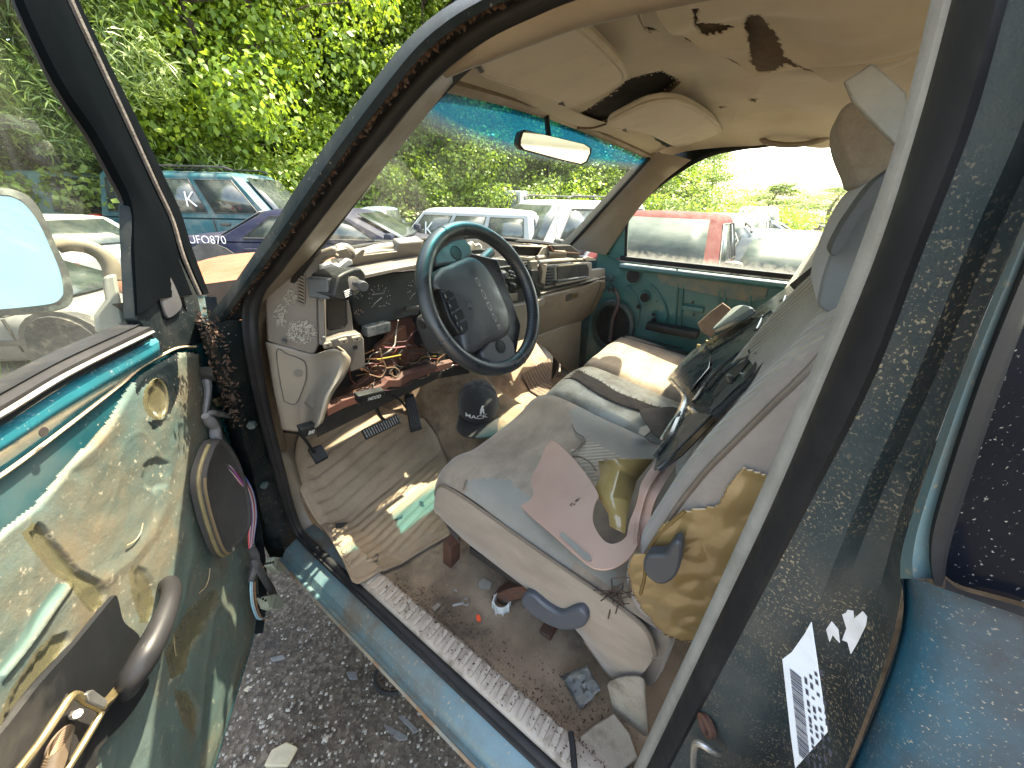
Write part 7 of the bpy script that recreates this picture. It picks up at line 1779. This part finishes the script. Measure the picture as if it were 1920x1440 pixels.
car('sedan', 'silver hatchback roof beyond the hood left of the white SUV', 640, 11.5, 175, 'sedan', carpaint('grey_green_paint', (.3, .33, .31)), L=4.3, H=1.52)
# ================================================================ trees
def leafmat(name, c0, c1, c2, tr=.35):
    n = N(name); gi = n.nd('ShaderNodeNewGeometry')
    r = n.nd('ShaderNodeValToRGB'); e = r.color_ramp.elements; e[0].color = c4(c0); e[1].color = c4(c2); e.new(.5).color = c4(c1)
    n.ln(gi.outputs['Random Per Island'], r.inputs[0])
    n.ln(r.outputs[0], n.b.inputs['Base Color']); n.b.inputs['Roughness'].default_value = .5
    tl = n.nd('ShaderNodeBsdfTranslucent'); n.ln(n.mix(.5, r.outputs[0], (c2[0] * 1.3, c2[1] * 1.3, c2[2] * .8, 1)), tl.inputs[0])
    mx = n.nd('ShaderNodeMixShader'); mx.inputs[0].default_value = tr
    n.ln(n.b.outputs[0], mx.inputs[1]); n.ln(tl.outputs[0], mx.inputs[2]); n.ln(mx.outputs[0], n.o.inputs['Surface'])
    return n.m
LF = [leafmat('kudzu_leaf', (.09, .17, .018), (.16, .27, .026), (.27, .36, .04), .45), leafmat('broad_leaf', (.05, .115, .016), (.11, .20, .024), (.19, .28, .035), .45), leafmat('pine_needle', (.05, .10, .022), (.09, .15, .032), (.15, .21, .045), .3), leafmat('pale_leaf', (.09, .15, .03), (.15, .22, .04), (.22, .29, .055), .45)]
BARK = mat('grey_brown_bark', (.085, .068, .052), (.05, .04, .032), sc=14, rough=.95, bump=.8, bsc=30, bd=.01, stretch=(1, 1, .3))
def leaf_cloud(cent, rad, n, size, seed, aspect=.75, droop=.3):
    """n folded leaves scattered over clumps (centres, radii): numpy, one mesh"""
    rs = np.random.RandomState(seed); k = rs.randint(0, len(cent), n)
    d = rs.normal(size=(n, 3)); d /= np.linalg.norm(d, axis=1)[:, None]
    p = np.array(cent)[k] + d * (np.array(rad)[k] * rs.uniform(.35, 1.05, n) ** .6)[:, None] * np.array([1, 1, .8])
    nrm_ = d * .7 + rs.normal(size=(n, 3)) * .55 + np.array([0, 0, .5]); nrm_ /= np.linalg.norm(nrm_, axis=1)[:, None]
    t = np.cross(nrm_, rs.normal(size=(n, 3))); t /= np.linalg.norm(t, axis=1)[:, None]; t[:, 2] -= droop; t /= np.linalg.norm(t, axis=1)[:, None]
    b = np.cross(nrm_, t); s_ = (size * rs.uniform(.6, 1.35, n))[:, None]
    v = np.stack([p - t * s_ * .5, p + b * s_ * .5 * aspect + nrm_ * s_ * .12, p + t * s_ * .55, p - b * s_ * .5 * aspect + nrm_ * s_ * .12], 1).reshape(-1, 3)
    me = bpy.data.meshes.new('crown'); me.vertices.add(4 * n); me.vertices.foreach_set('co', v.ravel())
    me.loops.add(4 * n); me.loops.foreach_set('vertex_index', np.arange(4 * n)); me.polygons.add(n); me.polygons.foreach_set('loop_start', np.arange(0, 4 * n, 4))
    me.update(); me.validate(); return me
def tree_parts(h, cr_, kind, seed, n, size):
    rs = random.Random(seed); cen, rad = [], []
    tr = G(); top = V(rs.uniform(-.4, .4), rs.uniform(-.4, .4), h * .92)
    bend = V(rs.uniform(-.25, .25), rs.uniform(-.25, .25), h * .45)
    tr.tube([V(0, 0, -.1), V(0, 0, .3), bend, top], [.16 * h / 9, .12 * h / 9, .08 * h / 9, .02], 8, smooth=14)
    lo = .10 if kind != 'pine' else .22
    nb = 26
    for k in range(nb):
        t = lo + (1 - lo) * (k + .5) / nb; a = k * 2.4 + rs.uniform(-.4, .4)
        prof_ = (math.sin(math.pi * min(1, .18 + .82 * t)) ** .6) if kind != 'pine' else (1.05 - t) * 1.1
        r_ = cr_ * prof_ * rs.uniform(.55, 1.0)
        base_ = bend * (t / .5) if t < .5 else bend + (top - bend) * ((t - .5) / .5)
        e = base_ + V(r_ * math.cos(a), r_ * math.sin(a), h * (.03 if kind != 'pine' else -.01) + rs.uniform(-.2, .3))
        tr.tube([base_, (base_ + e) / 2 + V(0, 0, .12), e], [.035 * h / 9, .02, .006], 5)
        for f, rr in ((1.0, .28), (.72, .30), (.42, .28)):
            if f < .5 and rs.random() < .3: continue
            c_ = base_ + (e - base_) * f + V(rs.uniform(-.25, .25), rs.uniform(-.25, .25), rs.uniform(-.2, .2)); cen.append(c_); rad.append(cr_ * rr * rs.uniform(.7, 1.25))
    return tr, leaf_cloud(cen, rad, n, size, seed, .8 if kind != 'pine' else .12, .3)
protos = {}
def tree(label, x, y, h, cr_, kind, lm, seed, n=7000, size=.16, grp='trees of the dense treeline', name='tree', zb=0.0):
    key = (kind, seed % 4, lm)
    if key not in protos:
        tr, me = tree_parts(9.0, 2.6, kind, seed, n, size)
        me.materials.append(LF[lm]); protos[key] = (tr, me, None)
    tr, me, tm = protos[key]
    root = empty(name, (x, y, zb), seed * 1.7); root.scale = (cr_ / 2.6, cr_ / 2.6, h / 9.0); tag(root, label, 'tree', grp)
    if tm is None:
        o = tr.build('trunk', BARK, root, local=True); protos[key] = (tr, me, o.data)
    else: link('trunk', tm, root, local=True)
    link('crown', me, root, local=True)
def bear(deg, dist): a = R(deg); return dist * math.sin(a), dist * math.cos(a)       # bearing from straight ahead, to the right
words = ['tall vine covered tree', 'dark pine with drooping needles', 'leafy broad crowned tree', 'light green slender tree', 'bushy yellow green tree']
place = ['at the far left end of the treeline', 'behind the green SUV in the door glass', 'left of the teal SUV', 'right behind the teal SUV', 'above the teal SUV roof rack', 'just left of the windshield pillar', 'behind the windshield pillar', 'at the left edge of the windshield', 'above the navy sedan', 'behind the small blue pickup', 'above the white SUV with the K', 'over the steering wheel top', 'left of the rear view mirror', 'behind the rear view mirror', 'right of the rear view mirror', 'above the large white SUV', 'at the passenger windshield pillar', 'above the red pickup', 'above the red pickup mirror', 'right of the red pickup', 'behind the silver pickup', 'far behind the blue wagon']
spec = [(-16, 13, 11, 3.2, 0), (-7, 14, 12, 3.2, 2), (1, 12.6, 11, 3.0, 1), (7, 13.5, 12.5, 3.0, 0), (12, 12.2, 12, 3.0, 1), (17, 13.4, 12, 2.9, 0), (22, 12.6, 11, 2.9, 2), (27, 13.2, 11.5, 2.9, 0), (31, 15.2, 11, 2.8, 2), (36, 15.6, 11.5, 2.8, 3), (40, 15.4, 10.5, 2.8, 2), (44, 16, 10.5, 2.9, 0), (48, 16.5, 10, 2.9, 3), (52, 16.8, 10, 3.0, 2), (57, 17.4, 9.5, 3.0, 0), (62, 18.4, 8.2, 3.0, 3), (67, 19.5, 7.2, 3.0, 0), (72, 20.5, 5.2, 3.0, 4), (76.5, 22.5, 4.7, 3.0, 2), (81, 25, 4.5, 2.4, 3), (87.5, 36, 3.2, 3.6, 2), (94, 42, 3.3, 4.2, 3)]
for k, (b, d, h, c_, ty) in enumerate(spec):
    x, y = bear(b, d); kind = 'pine' if ty == 1 else 'broad'
    lm = {0: 0, 1: 2, 2: 1, 3: 3, 4: 0}[ty]
    tree('%s %s' % (words[ty], place[k]), x, y, h, c_, kind, lm, k + 3, n=36000 if kind == 'pine' else 25000, size=.17 if kind == 'pine' else (.098 if lm == 0 else .085))
    if b < 65: # second, taller row closing the gaps
        x, y = bear(b + 2.6, d + 4.2)
        tree('%s in the second row, %s' % (['dark backing tree', 'tall dense backing tree'][k % 2], place[k]), x, y, h + 2.5, c_ * 1.25, 'broad', 1, k + 31, n=18000, size=.11, grp='second row of the treeline')
# low vine-covered bushes at the foot of the treeline
def bush(label, x, y, r_, h, seed, lm):
    rs = random.Random(seed); cen = [V(rs.gauss(0, .45) * r_, rs.gauss(0, .45) * r_, h * rs.uniform(.15, .75)) for _ in range(18)]
    me = leaf_cloud(cen, [r_ * rs.uniform(.25, .5) for _ in cen], 5200, .10, seed, .9); me.materials.append(LF[lm])
    root = empty('bush', (x, y, 0)); tag(root, label, 'bush', 'bushes along the foot of the treeline')
    link('foliage', me, root, local=True)
    g = G()
    for k in range(6):
        a = k * 1.05; g.tube([V(0, 0, -.05), V(.3 * r_ * math.cos(a), .3 * r_ * math.sin(a), h * .3), V(.6 * r_ * math.cos(a), .6 * r_ * math.sin(a), h * .6)], [.03, .018, .006], 5)
    g.build('stems', BARK, root, local=True)
bpl = ['far left behind the door frame', 'behind the green SUV', 'at the tail of the teal SUV', 'above the middle of the teal SUV', 'by the teal SUV windshield', 'against the windshield pillar', 'at the left of the windshield', 'behind the blue pickup roof', 'over the white SUV roof', 'behind the steering wheel rim', 'under the rear view mirror', 'right above the large white SUV', 'at the right windshield corner', 'above the red pickup roof', 'right of the red pickup cab', 'above the silver pickup', 'above the blue wagon roof', 'far right behind the wagon']
for k, (b, d, r_, h) in enumerate(((-9, 11.6, 1.5, 2.2), (-2, 12, 1.6, 2.4), (5, 12.0, 1.5, 2.6), (11, 12.2, 1.4, 2.4), (16, 12.2, 1.4, 2.8), (21, 12.2, 1.4, 3.2), (26, 12.2, 1.5, 3.2), (31, 13.2, 1.7, 2.8), (36, 13.6, 1.7, 3.0), (41, 13.6, 1.7, 2.8), (46, 14.2, 1.8, 3.0), (51, 14.8, 1.8, 2.8), (57, 15.4, 1.9, 2.8), (63, 15.6, 1.9, 2.6), (69, 16.2, 2.0, 2.5), (75, 17.2, 2.0, 2.1), (82, 19, 2.2, 1.8), (90, 24, 2.4, 1.7))):
    x, y = bear(b, d); bush('low vine covered bush %s' % bpl[k], x, y, r_, h, 400 + k, 0 if k % 3 else 3)
# ================================================================ grass, gravel and scraps on the ground
n = 9000; rs = np.random.RandomState(5)
a = np.radians(rs.uniform(-12, 95, n)); dd = rs.uniform(2.6, 15, n)
px_, py_ = dd * np.sin(a), dd * np.cos(a)
keep = (np.sin(px_ * 1.7 + 1) + np.sin(py_ * 1.3 + px_ * .6) > .1) & ~((px_ > .1) & (px_ < 2.1) & (py_ < 2.6))
px_, py_ = px_[keep], py_[keep]; n = len(px_)
h = rs.uniform(.05, .19, n); th = rs.uniform(0, 6.28, n); wd = rs.uniform(.006, .014, n); ln = rs.normal(0, .05, (n, 2))
v = np.stack([np.stack([px_ - wd * np.cos(th), py_ - wd * np.sin(th), np.full(n, -.01)], 1), np.stack([px_ + wd * np.cos(th), py_ + wd * np.sin(th), np.full(n, -.01)], 1), np.stack([px_ + ln[:, 0], py_ + ln[:, 1], h], 1)], 1).reshape(-1, 3)
me = bpy.data.meshes.new('grass'); me.vertices.add(3 * n); me.vertices.foreach_set('co', v.ravel()); me.loops.add(3 * n); me.loops.foreach_set('vertex_index', np.arange(3 * n)); me.polygons.add(n); me.polygons.foreach_set('loop_start', np.arange(0, 3 * n, 3)); me.update(); me.validate(); me.materials.append(leafmat('weed_blade', (.09, .15, .02), (.14, .20, .03), (.22, .25, .06)))
o = link('weeds', me); struct(o, 'stuff'); o['label'] = 'patchy weeds between the parked cars'
g = G(); rg = random.Random(9)
for k in range(1500):
    u, v = rg.uniform(380, 1000), rg.uniform(1080, 1440)
    p = PZ(u, v, .0); r_ = rg.uniform(.0025, .009) * (2.2 if rg.random() < .03 else 1)
    zz = .018 * math.sin(3.1 * p[0] + 1.3) * math.cos(2.7 * (p[1] - .8)) + .009 * math.sin(9 * p[0] + (p[1] - .8) * 4)
    q = [V(rg.uniform(.6, 1.1) * r_ * x, rg.uniform(.6, 1.1) * r_ * y, rg.uniform(.4, .8) * r_ * z) for x, y, z in ((1, 0, 0), (0, 1, 0), (-1, 0, 0), (0, -1, 0), (0, 0, 1), (0, 0, -1))]
    g.add([p + V(0, 0, zz) + x for x in q], [(0, 1, 4), (1, 2, 4), (2, 3, 4), (3, 0, 4), (1, 0, 5), (2, 1, 5), (3, 2, 5), (0, 3, 5)])
gr_ = N('gravel_stone'); gi = gr_.nd('ShaderNodeNewGeometry'); gr_.ln(gr_.ramp(gi.outputs['Random Per Island'], 0, 1, (.05, .042, .035, 1), (.30, .27, .23, 1)), gr_.b.inputs['Base Color']); gr_.b.inputs['Roughness'].default_value = .9
struct(g.build('gravel', gr_.m, angle=20), 'stuff')
SLATE = mat('grey_slate', (.13, .125, .12), (.09, .088, .085), sc=20, rough=.85, bump=.5, bsc=60)
PALE = mat('pale_stone', (.42, .36, .24), (.3, .26, .18), sc=20, rough=.85, bump=.5, bsc=60)  # on the stone this pale yellow stands in for a sunlit spot
for px2, m_, nm, lab, th_ in ((((712, 1366), (722, 1358), (766, 1382), (764, 1390), (748, 1392)), SLATE, 'slate_piece', 'flat grey slate piece on the ground below the sill', .012), (((745, 1345), (756, 1341), (786, 1372), (778, 1378)), SLATE, 'slate_piece', 'narrow grey slate lying beside the larger slate', .012), (((456, 1296), (466, 1286), (500, 1294), (498, 1305), (470, 1306)), PALE, 'paper_scrap', 'pale flat scrap on the ground next to the door edge', .006), (((506, 1235), (533, 1228), (536, 1236), (512, 1242)), SLATE, 'slate_piece', 'thin dark slate sliver near the door wiring', .008), (((498, 1440), (512, 1410), (540, 1395), (560, 1405), (540, 1440)), PALE, 'stone', 'stone coloured pale yellow as if sunlit, at the bottom of the picture', .02), (((650, 1262), (668, 1260), (672, 1276), (656, 1276)), SLATE, 'slate_piece', 'small grey stone chip under the sill edge', .012)):
    o = G().slab([PZ(u, v, .012) for u, v in px2], (0, 0, 1), th_).build(nm, m_, None, bev=.003); tag(o, lab, 'stone' if m_ is not PALE or nm == 'stone' else 'scrap')
o = G().tube([PZ(u, v, .02) for u, v in ((706, 1258), (704, 1280), (715, 1296), (740, 1300), (752, 1290))], .008, 8, smooth=24).build('rubber_hose', RUBBER, None); tag(o, 'curved black rubber hose on the ground under the sill', 'hose')
